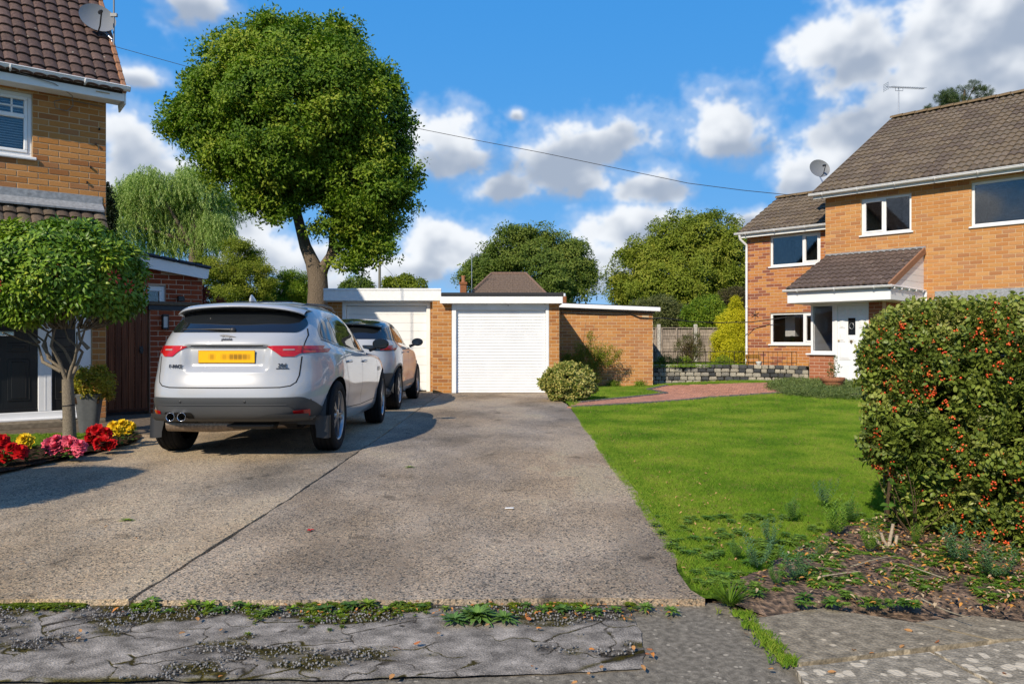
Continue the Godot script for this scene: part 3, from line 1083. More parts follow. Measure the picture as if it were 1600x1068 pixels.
	for k in 8:
		var bb := MB.new()
		var x0 := 0.03 + k * 0.0995
		var top := 1.80 + 0.05 * sin(PI * (k + 0.5) / 8.0)
		bb.box(Vector3(x0, 0.05, -1.0 + rng.randf_range(-0.003, 0.003)), Vector3(x0 + 0.094, top, -0.975 + rng.randf_range(-0.003, 0.003)), 0.006)
		part("board", bb, M["wood_gate_%d" % (k % 3)], g)
	for y in [0.3, 1.0, 1.6]:
		slab_part("ledge", Vector3(0.03, y, -1.045), Vector3(0.83, y + 0.1, -1.004), "wood_gate", g)
	slab_part("gate_post", Vector3(-0.05, 0, -1.06), Vector3(0.024, 1.86, -0.96), "wood_gate", g)
	slab_part("lower_rail", Vector3(0.03, 0.05, -0.972), Vector3(0.83, 0.10, -0.955), "wood_gate", g)
	var latch := MB.new()
	latch.tube([Vector3(0.72, 1.06, -0.975), Vector3(0.72, 1.06, -0.93)], [0.035, 0.03], 12)
	latch.box(Vector3(0.69, 1.0, -0.975), Vector3(0.75, 1.12, -0.962), 0.004)
	part("latch", latch, M.black_plastic, g)
	var p := thing("gate_pillar", "red brick gate pillar with stone coping and a black wall lamp", "pillar", h.position, h.rotation.y)
	brick_wall(p, Transform3D(Basis(), Vector3(0, 0, -0.96)), 0.85, 0.0, 1.62, 1.72, [], RED, 0.086, 0.258, "mortar_pink", 0.3)
	slab_part("tile_course", Vector3(0.83, 1.721, -1.24), Vector3(1.60, 1.80, -0.945), "slate", p, 0.004)
	slab_part("coping", Vector3(0.81, 1.802, -1.27), Vector3(1.66, 1.865, -0.915), "coping_stone", p, 0.012)
	var lampbox := MB.new()
	lampbox.box(Vector3(1.03, 1.40, -0.954), Vector3(1.125, 1.65, -0.93), 0.006)
	lampbox.box(Vector3(1.03, 1.62, -0.93), Vector3(1.125, 1.65, -0.86), 0.006)
	lampbox.box(Vector3(1.03, 1.40, -0.93), Vector3(1.125, 1.425, -0.86), 0.006)
	for x in [1.03, 1.113]:
		lampbox.box(Vector3(x, 1.425, -0.872), Vector3(x + 0.012, 1.62, -0.86), 0.0)
	var lamp := part("wall_lamp", lampbox, M.black_plastic, p)
	slab_part("lamp_glass", Vector3(1.045, 1.43, -0.92), Vector3(1.11, 1.615, -0.876), "frosted", lamp, 0.0)


func leaded_light(parent: Node3D, x0: float, y0: float, x1: float, y1: float, z: float) -> void:
	var fb := MB.new()
	var f := 0.022
	fb.box(Vector3(x0, y0, z - 0.02), Vector3(x1, y0 + f, z + 0.012), 0.008)
	fb.box(Vector3(x0, y1 - f, z - 0.02), Vector3(x1, y1, z + 0.012), 0.008)
	fb.box(Vector3(x0, y0 + f, z - 0.02), Vector3(x0 + f, y1 - f, z + 0.012), 0.008)
	fb.box(Vector3(x1 - f, y0 + f, z - 0.02), Vector3(x1, y1 - f, z + 0.012), 0.008)
	var fr := part("light_frame", fb, M.door_black, parent)
	if parent.name == "":
		return
	var g := MB.new()
	g.quad(Vector3(x0 + f, y0 + f, z - 0.004), Vector3(x1 - f, y0 + f, z - 0.004), Vector3(x1 - f, y1 - f, z - 0.004), Vector3(x0 + f, y1 - f, z - 0.004))
	var cx := (x0 + x1) / 2
	var cy := y0 + (y1 - y0) * 0.62
	var w := (x1 - x0) * 0.16
	var l := MB.new()
	var zz := z + 0.001
	for s in [[Vector2(cx, y0 + f), Vector2(cx, cy - w * 1.6)], [Vector2(cx, cy + w * 1.6), Vector2(cx, y1 - f)], [Vector2(x0 + f, cy), Vector2(cx - w, cy)], [Vector2(cx + w, cy), Vector2(x1 - f, cy)],
			[Vector2(cx - w, cy), Vector2(cx, cy + w * 1.6)], [Vector2(cx, cy + w * 1.6), Vector2(cx + w, cy)], [Vector2(cx + w, cy), Vector2(cx, cy - w * 1.6)], [Vector2(cx, cy - w * 1.6), Vector2(cx - w, cy)],
			[Vector2(x0 + f + 0.025, y0 + f), Vector2(x0 + f + 0.025, y1 - f)], [Vector2(x1 - f - 0.025, y0 + f), Vector2(x1 - f - 0.025, y1 - f)]]:
		l.tube([Vector3(s[0].x, s[0].y, zz), Vector3(s[1].x, s[1].y, zz)], [0.0035], 5, false)
	part("glass", g, M.dark_pane, parent)
	part("lead_came", l, M.lead_bright, parent)
	fr.visible = true


# ---------------------------------------------------------------- the house on the right
func right_house() -> void:
	var h := thing("brick_house", "amber brick house on the right with a mossy tiled roof and a white porch", "house", Vector3(8.27, 0, -20.5), deg_to_rad(-46.05))
	var here := Transform3D()
	var w1 := [0.93, 3.90, 2.13, 4.82]
	var w2 := [3.44, 3.86, 5.70, 4.88]
	brick_wall(h, here, 0.0, 0.02, 8.4, 5.02, [w1, w2, [3.0, 0.6, 5.4, 2.1], [0.85, 0.02, 1.75, 2.1]], AMBER, 0.093, 0.262)
	brick_wall(h, Transform3D(Basis(Vector3.UP, -PI / 2), Vector3(0.001, 0, -8.0)), 0.0, 0.02, 7.99, 5.02, [], AMBER, 0.093, 0.262)
	slab_part("rear_wall", Vector3(0.0, 0, -8.2), Vector3(8.4, 5.0, -8.0), "mortar", h, 0.0)
	slab_part("end_wall", Vector3(8.4, 0, -8.0), Vector3(8.6, 5.0, 0.0), "mortar", h, 0.0)
	slab_part("ceiling", Vector3(0.2, 5.0, -8.0), Vector3(8.4, 5.05, -0.2), "room", h, 0.0)
	window(h, here, w1[0], w1[1], w1[2], w1[3], [[0.0, 0.47, true], [0.47, 1.0, false]], true, 2.0, "room_sky_tint")
	window(h, here, w2[0], w2[1], w2[2], w2[3], [[0.0, 0.62, false], [0.62, 1.0, true]], true, 2.0, "room_sky_tint")
	window(h, here, 3.0, 0.6, 5.4, 2.1, [[0.0, 0.5, false], [0.5, 1.0, true]], true, 2.0, "room_sky_tint")
	slab_part("soffit", Vector3(-0.18, 4.985, 0.008), Vector3(8.6, 5.01, 0.27), "white_board", h)
	slab_part("fascia", Vector3(-0.20, 4.93, 0.272), Vector3(8.6, 5.10, 0.295), "white_board", h)
	gutter(h, -0.28, 8.7, 5.06, 0.35, 0.062)
	var rise := 3.02
	var run := 5.45
	var rx := slope_xf(Vector3(-0.2, 5.08, 0.33), rise, run)
	tile_roof(h, rx, 8.9, sqrt(rise * rise + run * run), 0.33, 0.345, WEATHERED, 2)
	var back := MB.new()
	back.quad(Vector3(8.7, 5.08, -10.6), Vector3(-0.2, 5.08, -10.6), Vector3(-0.2, 5.08 + rise, 0.33 - run), Vector3(8.7, 5.08 + rise, 0.33 - run))
	part("rear_roof", back, M.tile_bed, h)
	var gb := MB.new()
	gb.prism(PackedVector2Array([Vector2(-0.28, 5.02), Vector2(10.5, 5.02), Vector2(5.12, 4.92 + rise)]), 0.012, 0.21, Transform3D(Basis(Vector3.UP, PI / 2), Vector3.ZERO))
	part("gable", gb, M.mortar, h)
	for k in 25:
		var mb := MB.new()
		var rows := []
		var x0 := -0.2 + k * 0.36
		for x in [x0, x0 + 0.352]:
			var line := []
			for i in 9:
				var a := PI * i / 8.0
				line.push_back(Vector3(x, 5.08 + rise + 0.02 + sin(a) * 0.10 + (0.012 if x > x0 else 0.0), 0.33 - run + cos(a) * 0.15))
			rows.push_back(line)
		mb.sheet(rows)
		part("ridge_tile", mb, M.ridge, h)
	var vg := MB.new()
	vg.box(Vector3(-0.045, 0.0, -0.07), Vector3(-0.005, 6.2, 0.03), 0.01, rx)
	part("verge", vg, M.verge_grey, h)
	var vent := MB.new()
	vent.lathe([Vector2(0.0, 0.0), Vector2(0.09, 0.0), Vector2(0.09, 0.22), Vector2(0.12, 0.23), Vector2(0.12, 0.30), Vector2(0.0, 0.31)], 12, Transform3D(Basis(), Vector3(4.35, 5.08 + rise + 0.05, 0.33 - run - 0.05)))
	part("roof_vent", vent, M.black_plastic, h)
	slab_part("chimney", Vector3(4.9, 5.08 + rise - 0.4, -5.6), Vector3(6.0, 5.08 + rise + 0.33, -4.95), "chimney_brick", h, 0.01)

	# the recessed wing
	var wx := Transform3D(Basis(), Vector3(0, 0, -0.8))
	var a1 := [-1.98, 3.36, -0.50, 4.24]
	var a2 := [-1.98, 1.13, -0.42, 2.02]
	brick_wall(h, wx, -2.72, 0.02, -0.002, 4.36, [a1, a2], MIXED, 0.0835, 0.245, "mortar_pink")
	brick_wall(h, Transform3D(Basis(Vector3.UP, -PI / 2), Vector3(-2.719, 0, -5.0)), 0.0, 0.02, 4.19, 4.36, [], MIXED, 0.0835, 0.245, "mortar_pink")
	slab_part("rear_wall", Vector3(-2.7, 0, -5.2), Vector3(0, 4.3, -5.0), "mortar", h, 0.0)
	slab_part("ceiling", Vector3(-2.5, 4.32, -5.0), Vector3(-0.01, 4.36, -1.05), "room", h, 0.0)
	window(h, wx, a1[0], a1[1], a1[2], a1[3], [[0.0, 0.66, false], [0.66, 1.0, true]], true, 1.8, "room")
	window(h, wx, a2[0], a2[1], a2[2], a2[3], [[0.0, 0.64, false], [0.64, 1.0, true]], true, 1.8, "room")
	slab_part("kitchen_cupboard", Vector3(-1.85, 1.35, -1.75), Vector3(-1.55, 1.95, -1.45), "white_board", h)
	slab_part("fascia", Vector3(-2.85, 4.24, -0.585), Vector3(-0.03, 4.40, -0.565), "white_board", h)
	slab_part("soffit", Vector3(-2.83, 4.27, -0.785), Vector3(-0.03, 4.295, -0.59), "white_board", h)
	gutter(h, -2.95, -0.03, 4.385, -0.51)
	var wrise := 1.30
	var wrun := 2.40
	var wr := slope_xf(Vector3(-2.87, 4.40, -0.54), wrise, wrun)
	tile_roof(h, wr, 2.84, sqrt(wrise * wrise + wrun * wrun), 0.33, 0.30, WEATHERED, 2)
	var wb := MB.new()
	wb.quad(Vector3(-0.03, 4.40, -5.34), Vector3(-2.87, 4.40, -5.34), Vector3(-2.87, 5.70, -2.94), Vector3(-0.03, 5.70, -2.94))
	part("rear_roof", wb, M.tile_bed, h)
	var wg := MB.new()
	wg.prism(PackedVector2Array([Vector2(0.59, 4.36), Vector2(5.2, 4.36), Vector2(2.94, 5.55)]), -2.70, -2.5, Transform3D(Basis(Vector3.UP, PI / 2), Vector3.ZERO))
	part("gable", wg, M.mortar_pink, h)
	for k in 8:
		var mb := MB.new()
		var rows := []
		var x0 := -2.87 + k * 0.355
		for x in [x0, x0 + 0.348]:
			var line := []
			for i in 9:
				var a := PI * i / 8.0
				line.push_back(Vector3(x, 5.72 + sin(a) * 0.09, -2.94 + cos(a) * 0.14))
			rows.push_back(line)
		mb.sheet(rows)
		part("ridge_tile", mb, M.ridge, h)
	var dp := MB.new()
	dp.tube([Vector3(-2.80, 4.33, -0.51), Vector3(-2.80, 4.22, -0.53), Vector3(-2.70, 4.05, -0.73), Vector3(-2.70, 3.9, -0.745), Vector3(-2.70, 0.55, -0.745)], [0.036], 10)
	for y in [3.5, 2.2, 1.0]:
		dp.tube([Vector3(-2.70, y, -0.745), Vector3(-2.70, y + 0.05, -0.745)], [0.044], 10)
	part("downpipe", dp, M.white_plastic, h)

	# porch
	var lx := slope_xf(Vector3(0.02, 2.47, 2.22), 0.95, 2.20)
	tile_roof(h, lx, 2.42, 2.396, 0.30, 0.292, PLUM, 2, "porch_roof")
	gutter(h, -0.03, 2.50, 2.445, 2.27, 0.05)
	slab_part("porch_fascia", Vector3(0.03, 2.13, 2.165), Vector3(2.44, 2.43, 2.185), "white_plastic", h)
	slab_part("porch_fascia", Vector3(2.42, 2.13, 0.02), Vector3(2.44, 2.43, 2.163), "white_plastic", h)
	slab_part("porch_fascia", Vector3(0.03, 2.13, 0.02), Vector3(0.05, 2.43, 2.163), "white_plastic", h)
	slab_part("porch_soffit", Vector3(0.052, 2.12, 0.005), Vector3(2.418, 2.145, 2.163), "white_board", h)
	for k in 6:
		var y0 := 2.46 + k * 0.155
		var y1 := minf(y0 + 0.150, 3.36)
		var z0 := 2.16 - (y0 - 2.46) / 0.95 * 2.2
		var z1 := maxf(2.16 - (y1 - 2.46) / 0.95 * 2.2, 0.03)
		var sb := MB.new()
		sb.prism(PackedVector2Array([Vector2(-z0, y0), Vector2(-0.008, y0), Vector2(-0.008, y1), Vector2(-z1, y1)]), 0.0, 0.018, Transform3D(Basis(Vector3.UP, PI / 2) * Basis(Vector3.RIGHT, 0.0), Vector3(2.395, 0, 0)))
		part("gable_board", sb, M.white_plastic, h)
	var bb := MB.new()
	bb.box(Vector3(2.40, -0.05, -0.10), Vector3(2.445, 2.38, 0.055), 0.006, lx * Transform3D(Basis(), Vector3(0.0, 0, 0)))
	part("barge_board", bb, M.verge_mortar, h)
	var sg := MB.new()
	sg.tube([Vector3(2.47, 2.44, 2.25), Vector3(2.47, 2.42, 0.05)], [0.028], 8)
	part("side_gutter", sg, M.white_plastic, h)
	for k in 5:
		slab_part("bracket", Vector3(2.44, 2.375, 0.25 + 0.45 * k), Vector3(2.50, 2.41, 0.30 + 0.45 * k), "white_plastic", h, 0.005)
	slab_part("porch_downpipe", Vector3(2.43, 0.1, 0.02), Vector3(2.50, 2.40, 0.09), "white_plastic", h, 0.02)
	var fl := MB.new()
	fl.box(Vector3(0.0, 3.40, 0.008), Vector3(2.46, 3.50, 0.018), 0.003)
	fl.quad(Vector3(0.0, 3.41, 0.014), Vector3(0.0, 3.355, 0.21), Vector3(2.44, 3.355, 0.21), Vector3(2.46, 3.41, 0.014))
	fl.box(Vector3(0.0, 3.34, 0.205), Vector3(2.44, 3.36, 0.215))
	part("flashing", fl, M.lead, h)
	var px := Transform3D(Basis(), Vector3(0, 0, 1.6))
	brick_wall(h, px, 0.31, 0.05, 0.92, 0.87, [], PIER, 0.0835, 0.25, "mortar_pink", 0.2)
	brick_wall(h, px, 1.74, 0.05, 2.05, 2.12, [], PIER, 0.0835, 0.25, "mortar_pink", 0.2)
	brick_wall(h, Transform3D(Basis(Vector3.UP, PI / 2), Vector3(2.049, 0, 0.0)), -1.38, 0.05, -0.01, 2.12, [], PIER, 0.0835, 0.25, "mortar_pink", 0.1)
	brick_wall(h, Transform3D(Basis(Vector3.UP, -PI / 2), Vector3(0.311, 0, 0.0)), 0.01, 0.05, 1.59, 0.87, [], PIER, 0.0835, 0.25, "mortar_pink", 0.1)
	var sw := window(h, px, 0.33, 0.915, 0.92, 2.118, [[0.0, 1.0, false]], false, 0.0)
	slab_part("sill", Vector3(0.24, 0.872, -0.15), Vector3(0.96, 0.912, 0.07), "white_plastic", sw, 0.008)
	var s2 := MB.new()
	s2.box(Vector3(0.33, 0.915, 0.02), Vector3(0.40, 2.118, 1.49), 0.0)
	part("side_frame", s2, M.white_plastic, h)
	var df := MB.new()
	df.box(Vector3(0.925, 0.12, 1.49), Vector3(0.995, 2.118, 1.585), 0.008)
	df.box(Vector3(1.675, 0.12, 1.49), Vector3(1.738, 2.118, 1.585), 0.008)
	df.box(Vector3(0.995, 2.05, 1.49), Vector3(1.675, 2.118, 1.585), 0.008)
	df.box(Vector3(0.90, 0.02, 1.47), Vector3(1.738, 0.119, 1.64), 0.008)
	part("door_frame", df, M.white_plastic, h)
	var door := slab_part("front_door", Vector3(0.996, 0.125, 1.515), Vector3(1.674, 2.048, 1.56), "white_door", h, 0.004)
	for p in [[0.0, 0.02, 0.33, 0.30], [0.35, 0.02, 0.67, 0.30], [0.0, 0.32, 0.33, 0.53], [0.35, 0.32, 0.67, 0.53], [0.0, 0.55, 0.20, 0.70], [0.0, 0.72, 0.20, 0.86], [0.47, 0.55, 0.67, 0.70], [0.47, 0.72, 0.67, 0.86], [0.22, 0.55, 0.45, 0.64], [0.0, 0.88, 0.20, 0.98], [0.22, 0.88, 0.45, 0.98], [0.47, 0.88, 0.67, 0.98]]:
		var pb := MB.new()
		var x0: float = 1.0 + p[0] + 0.03
		var x1: float = 1.0 + p[2] - 0.02
		var y0: float = 0.14 + p[1] * 1.89
		var y1: float = 0.14 + p[3] * 1.89
		pb.box(Vector3(x0, y0 + 0.015, 1.55), Vector3(x1, y1 - 0.015, 1.572), 0.018)
		pb.box(Vector3(x0 + 0.03, y0 + 0.045, 1.555), Vector3(x1 - 0.03, y1 - 0.045, 1.584), 0.016)
		part("door_panel", pb, M.white_door, door)
	slab_part("door_glass", Vector3(1.25, 1.36, 1.555), Vector3(1.42, 1.76, 1.572), "dark_pane", door, 0.004)
	var ring := MB.new()
	var path := []
	for k in 17:
		path.push_back(Vector3(1.335 + cos(TAU * k / 16) * 0.05, 1.57 + sin(TAU * k / 16) * 0.07, 1.574))
	ring.tube(path, [0.006], 6, false)
	part("glass_motif", ring, M.lead_bright, door)
	var kn := MB.new()
	kn.prism(PackedVector2Array([Vector2(1.33, 1.15), Vector2(1.365, 1.21), Vector2(1.33, 1.24), Vector2(1.295, 1.21)]), 1.575, 1.592)
	kn.ball(Vector3(1.03, 1.22, 1.575), Vector3(0.02, 0.03, 0.02))
	part("door_knocker", kn, M.brass, door)
	slab_part("letter_flap", Vector3(1.30, 0.145, 1.555), Vector3(1.56, 0.20, 1.575), "brass", door, 0.006)
	slab_part("door_step", Vector3(0.85, 0.0, 1.62), Vector3(1.85, 0.135, 2.02), "white_board", h, 0.01)
	slab_part("meter_box", Vector3(1.69, 1.5, 1.606), Vector3(1.73, 1.62, 1.63), "black_plastic", h)

	# roof over the bay, seen just above the hedge
	var br := MB.new()
	br.box(Vector3(2.66, 2.22, 0.007), Vector3(6.4, 2.40, 0.022), 0.004)
	br.quad(Vector3(2.66, 2.23, 0.02), Vector3(2.66, 2.05, 0.62), Vector3(6.4, 2.05, 0.62), Vector3(6.4, 2.23, 0.02))
	part("bay_flashing", br, M.lead, h)
	slab_part("bay_fascia", Vector3(2.66, 1.86, 0.60), Vector3(6.4, 2.045, 0.63), "white_plastic", h)
	for k in 24:
		slab_part("dentil", Vector3(2.70 + 0.155 * k, 2.05, 0.615), Vector3(2.76 + 0.155 * k, 2.085, 0.655), "white_plastic", h, 0.004)
	# iron star on the wing and holly bracket
	var iron := MB.new()
	for k in 3:
		var a := PI * k / 3.0 + 0.5
		iron.tube([Vector3(-2.45 - cos(a) * 0.13, 1.98 - sin(a) * 0.13, -0.785), Vector3(-2.45 + cos(a) * 0.13, 1.98 + sin(a) * 0.13, -0.785)], [0.009], 6)
	part("wall_ornament", iron, M.iron, h)

	var t := h.transform
	var foot := t * Vector3(-0.20, 5.30, -0.35)
	satellite_dish(t * Vector3(-0.40, 5.92, -0.55), Vector3(0.12, 0.28, 0.95), "dark mesh satellite dish at the roof corner of the right house", 0.58, "dish_grey", foot)
	# television aerial on the ridge
	var ax := t * Vector3(0.02, 8.05, -5.1)
	var aerial := thing("television_aerial", "television aerial on a mast at the ridge of the right house", "aerial", ax)
	var mb := MB.new()
	mb.tube([Vector3(0, -0.2, 0), Vector3(0, 0.98, 0)], [0.016], 8)
	part("mast", mb, M.galvanised, aerial)
	var boom := MB.new()
	boom.tube([Vector3(-0.38, 1.02, 0), Vector3(0.72, 0.93, 0.12)], [0.011], 6)
	boom.tube([Vector3(-0.10, 0.99, 0), Vector3(-0.10, 0.90, 0), Vector3(0.12, 0.89, 0.02), Vector3(0.12, 0.98, 0.02)], [0.009], 6)
	part("boom", boom, M.galvanised, aerial)
	var el := MB.new()
	for k in 20:
		var f := k / 19.0
		var p := Vector3(-0.25, 1.01, 0.02).lerp(Vector3(0.72, 0.93, 0.12), f)
		el.tube([p + Vector3(-0.03, 0.0, -0.10), p + Vector3(0.03, 0, 0.10)], [0.005], 5)
		el.tube([p + Vector3(0, -0.025, 0), p + Vector3(0, 0.025, 0)], [0.005], 5)
	part("elements", el, M.galvanised, aerial)
	var refl := MB.new()
	for k in 5:
		refl.tube([Vector3(-0.40, 0.92 + 0.05 * k, -0.14), Vector3(-0.38, 0.92 + 0.05 * k, 0.14)], [0.006], 5)
	refl.tube([Vector3(-0.40, 0.9, -0.14), Vector3(-0.40, 1.14, -0.14)], [0.006], 5)
	refl.tube([Vector3(-0.38, 0.9, 0.14), Vector3(-0.38, 1.14, 0.14)], [0.006], 5)
	part("reflector", refl, M.galvanised, aerial)


# ---------------------------------------------------------------- garages
func garages() -> void:
	var here := Transform3D()
	# the right-hand garage with the roller shutter
	var g := thing("garage", "flat roofed brick garage with a white ribbed roller door at the end of the drive", "garage", Vector3(0, 0, -18.1))
	brick_wall(g, here, -1.85, 0.0, 1.10, 2.14, [[-1.405, 0.0, 0.865, 2.14]], TAN, 0.0825, 0.24)
	brick_wall(g, Transform3D(Basis(Vector3.UP, PI / 2), Vector3(1.099, 0, 0)), 0.221, 0.0, 5.4, 2.14, [], TAN, 0.0825, 0.24)
	slab_part("rear_wall", Vector3(-1.85, 0, -5.6), Vector3(1.1, 2.14, -5.4), "mortar", g, 0.0)
	slab_part("party_wall", Vector3(-1.84, 0, -5.4), Vector3(-1.64, 2.14, -0.23), "mortar", g, 0.0)
	slab_part("roof", Vector3(-1.65, 2.15, -5.6), Vector3(1.12, 2.20, 0.18), "felt", g)
	slab_part("fascia", Vector3(-1.66, 2.075, 0.182), Vector3(1.17, 2.235, 0.205), "white_board", g)
	slab_part("side_fascia", Vector3(1.145, 2.075, -5.6), Vector3(1.168, 2.235, 0.18), "white_board", g)
	slab_part("soffit", Vector3(-1.65, 2.10, 0.008), Vector3(1.14, 2.125, 0.18), "white_board", g)
	slab_part("felt_edge", Vector3(-1.64, 2.237, 0.03), Vector3(1.12, 2.33, 0.175), "felt", g, 0.02)
	slab_part("felt_upstand", Vector3(-1.64, 2.201, -5.5), Vector3(1.10, 2.29, 0.02), "felt", g, 0.02)
	slab_part("corner_cap", Vector3(1.10, 2.237, -0.1), Vector3(1.19, 2.34, 0.21), "felt", g, 0.01)
	var fr := MB.new()
	fr.box(Vector3(-1.40, 0.0, -0.15), Vector3(-1.30, 2.09, 0.01), 0.006)
	fr.box(Vector3(0.785, 0.0, -0.15), Vector3(0.86, 2.09, 0.01), 0.006)
	fr.box(Vector3(-1.30, 1.935, -0.15), Vector3(0.785, 2.09, 0.004), 0.006)
	part("door_frame", fr, M.white_door, g)
	var door := MB.new()
	door.box(Vector3(-1.298, 0.012, -0.12), Vector3(0.783, 1.933, -0.085))
	var shutter := part("roller_door", door, M.white_door, g)
	var sb := MB.new()
	var rows := []
	for x in [-1.039, 1.039]:
		var line := []
		for k in 7:
			var a := PI * k / 6.0 - PI / 2
			line.push_back(Vector3(x, sin(a) * 0.0325, cos(a) * 0.011 + 0.002))
		rows.push_back(line)
	rows.reverse()
	sb.sheet(rows)
	var slat := sb.mesh(M.white_door)
	for k in 27:
		placed("slat", slat, Transform3D(Basis(), Vector3(-0.2575, 0.085 + 0.0685 * k, -0.086)), shutter)
	slab_part("bottom_rail", Vector3(-1.297, 0.004, -0.10), Vector3(0.782, 0.05, -0.075), "white_door", shutter)
	slab_part("grommet", Vector3(-0.10, 2.03, 0.004), Vector3(-0.08, 2.05, 0.012), "black_plastic", g, 0.0)

	# the left-hand garage with the panelled door
	var l := thing("garage", "flat roofed brick garage with a cream panelled door behind the parked cars", "garage", Vector3(0, 0, -18.62))
	brick_wall(l, here, -4.42, 0.0, -1.86, 2.16, [[-4.07, 0.0, -1.955, 2.16]], TAN, 0.0825, 0.24)
	brick_wall(l, Transform3D(Basis(Vector3.UP, -PI / 2), Vector3(-4.419, 0, -5.2)), 0.0, 0.0, 4.98, 2.16, [], TAN, 0.0825, 0.24)
	slab_part("rear_wall", Vector3(-4.42, 0, -5.4), Vector3(-1.86, 2.16, -5.2), "mortar", l, 0.0)
	slab_part("roof", Vector3(-4.42, 2.17, -5.4), Vector3(-1.68, 2.36, 0.22), "felt", l)
	slab_part("fascia", Vector3(-4.46, 2.165, 0.222), Vector3(-1.672, 2.44, 0.248), "white_board", l)
	slab_part("fascia_trim", Vector3(-4.46, 2.41, 0.249), Vector3(-1.672, 2.455, 0.262), "white_board", l)
	slab_part("side_fascia", Vector3(-4.46, 2.165, -5.4), Vector3(-4.435, 2.43, 0.22), "white_board", l)
	slab_part("soffit", Vector3(-4.43, 2.145, 0.008), Vector3(-1.70, 2.164, 0.22), "white_board", l)
	var f2 := MB.new()
	f2.box(Vector3(-4.065, 0.0, -0.15), Vector3(-3.98, 2.14, 0.012), 0.006)
	f2.box(Vector3(-2.05, 0.0, -0.15), Vector3(-1.96, 2.14, 0.012), 0.006)
	f2.box(Vector3(-3.98, 2.06, -0.15), Vector3(-2.05, 2.14, 0.012), 0.006)
	part("door_frame", f2, M.cream_door, l)
	var d2 := MB.new()
	d2.box(Vector3(-3.978, 0.012, -0.13), Vector3(-2.052, 2.058, -0.10))
	var door2 := part("panelled_door", d2, M.cream_door, l)
	for k in 10:
		var pb := MB.new()
		pb.box(Vector3(-3.972, 0.03 + 0.2025 * k, -0.10), Vector3(-2.058, 0.2295 + 0.2025 * k, -0.082), 0.005)
		part("door_panel", pb, M.cream_door, door2)
	slab_part("bottom_seal", Vector3(-3.97, 0.004, -0.09), Vector3(-2.06, 0.028, -0.07), "black_plastic", door2)

	# the store behind, whose plain wall faces the lawn
	var s := thing("brick_store", "low flat roofed brick store with a plain wall beside the lawn", "outbuilding", Vector3(0, 0, -20.8))
	brick_wall(s, here, 1.115, 0.0, 3.77, 2.06, [], AMBER, 0.0825, 0.24)
	brick_wall(s, Transform3D(Basis(Vector3.UP, PI / 2), Vector3(3.769, 0, 0)), 0.221, 0.0, 3.2, 2.06, [], AMBER, 0.0825, 0.24)
	slab_part("rear_wall", Vector3(1.12, 0, -3.4), Vector3(3.77, 2.06, -3.2), "mortar", s, 0.0)
	var tilt := Transform3D(Basis(Vector3.BACK, -0.040), Vector3(1.12, 2.185, 0))
	var rb := MB.new()
	rb.box(Vector3(0.0, -0.02, -3.4), Vector3(2.80, 0.055, 0.16), 0.012, tilt)
	part("roof", rb, M.felt, s)
	var fb := MB.new()
	fb.box(Vector3(0.06, -0.075, 0.06), Vector3(2.83, 0.035, 0.175), 0.012, tilt)
	part("fascia_gutter", fb, M.white_plastic, s)
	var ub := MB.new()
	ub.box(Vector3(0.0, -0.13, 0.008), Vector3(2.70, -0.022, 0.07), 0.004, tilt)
	part("soffit_board", ub, M.dark_board, s)
	var cb := MB.new()
	var path := []
	for q in [[877, 488], [930, 490], [960, 491], [985, 490], [1000, 496], [1022, 497], [1040, 497]]:
		var p := at(q[0], q[1], 20.76)
		path.push_back(p - s.position)
	path.append_array([at(1075, 502, 21.5) - s.position, at(1120, 504, 22.2) - s.position, at(1175, 503, 22.6) - s.position, at(1232, 495, 22.0) - s.position])
	cb.tube(path, [0.014], 6)
	part("wall_cable", cb, M.cable, s)
	slab_part("mortar_repair", Vector3(3.48, 1.80, 0.004), Vector3(3.66, 1.92, 0.0085), "mortar", s, 0.0)


# ---------------------------------------------------------------- ground, drive, pavement
# where the ray through pixel (x, y) meets the ground at height h
func gp(x: float, y: float, h := 0.0) -> Vector3:
	var z := (EYE - h) * FOCAL / (y - 534.0)
	return Vector3((x - 800.0) / FOCAL * z, h, -z)


func outline(pts: Array, h := 0.0) -> PackedVector2Array:
	var o := PackedVector2Array()
	for p in pts:
		var g := gp(p[0], p[1], h)
		o.push_back(Vector2(g.x, -g.z))
	return o


# a sheet with a rough edge over a ground outline (x, depth), cut into cells so that it can follow bumps
func patch(o: PackedVector2Array, cell: float, height: Callable) -> MB:
	var mb := MB.new()
	var r := Rect2(o[0], Vector2.ZERO)
	for p in o:
		r = r.expand(p)
	var i0 := floori(r.position.x / cell)
	var i1 := ceili(r.end.x / cell)
	var j0 := floori(r.position.y / cell)
	var j1 := ceili(r.end.y / cell)
	var nrm := func(p: Vector2) -> Vector3:
		var e := 0.02
		var dx: float = height.call(p.x + e, p.y) - height.call(p.x - e, p.y)
		var dz: float = height.call(p.x, p.y + e) - height.call(p.x, p.y - e)
		return Vector3(-dx / (2 * e), 1, dz / (2 * e)).normalized()
	for i in range(i0, i1):
		for j in range(j0, j1):
			var c := PackedVector2Array([Vector2(i, j) * cell, Vector2(i + 1, j) * cell, Vector2(i + 1, j + 1) * cell, Vector2(i, j + 1) * cell])
			for q in Geometry2D.intersect_polygons(c, o):
				var ix := Geometry2D.triangulate_polygon(q)
				for k in range(0, ix.size(), 3):
					var v := []
					var n := []
					for m in 3:
						var p: Vector2 = q[ix[k + m]]
						v.push_back(Vector3(p.x, height.call(p.x, p.y), -p.y))
						n.push_back(nrm.call(p))
					if (v[1] - v[0]).cross(v[2] - v[0]).y < 0:
						mb.tri(v[0], v[2], v[1], n[0], n[2], n[1])
					else:
						mb.tri(v[0], v[1], v[2], n[0], n[1], n[2])
	return mb


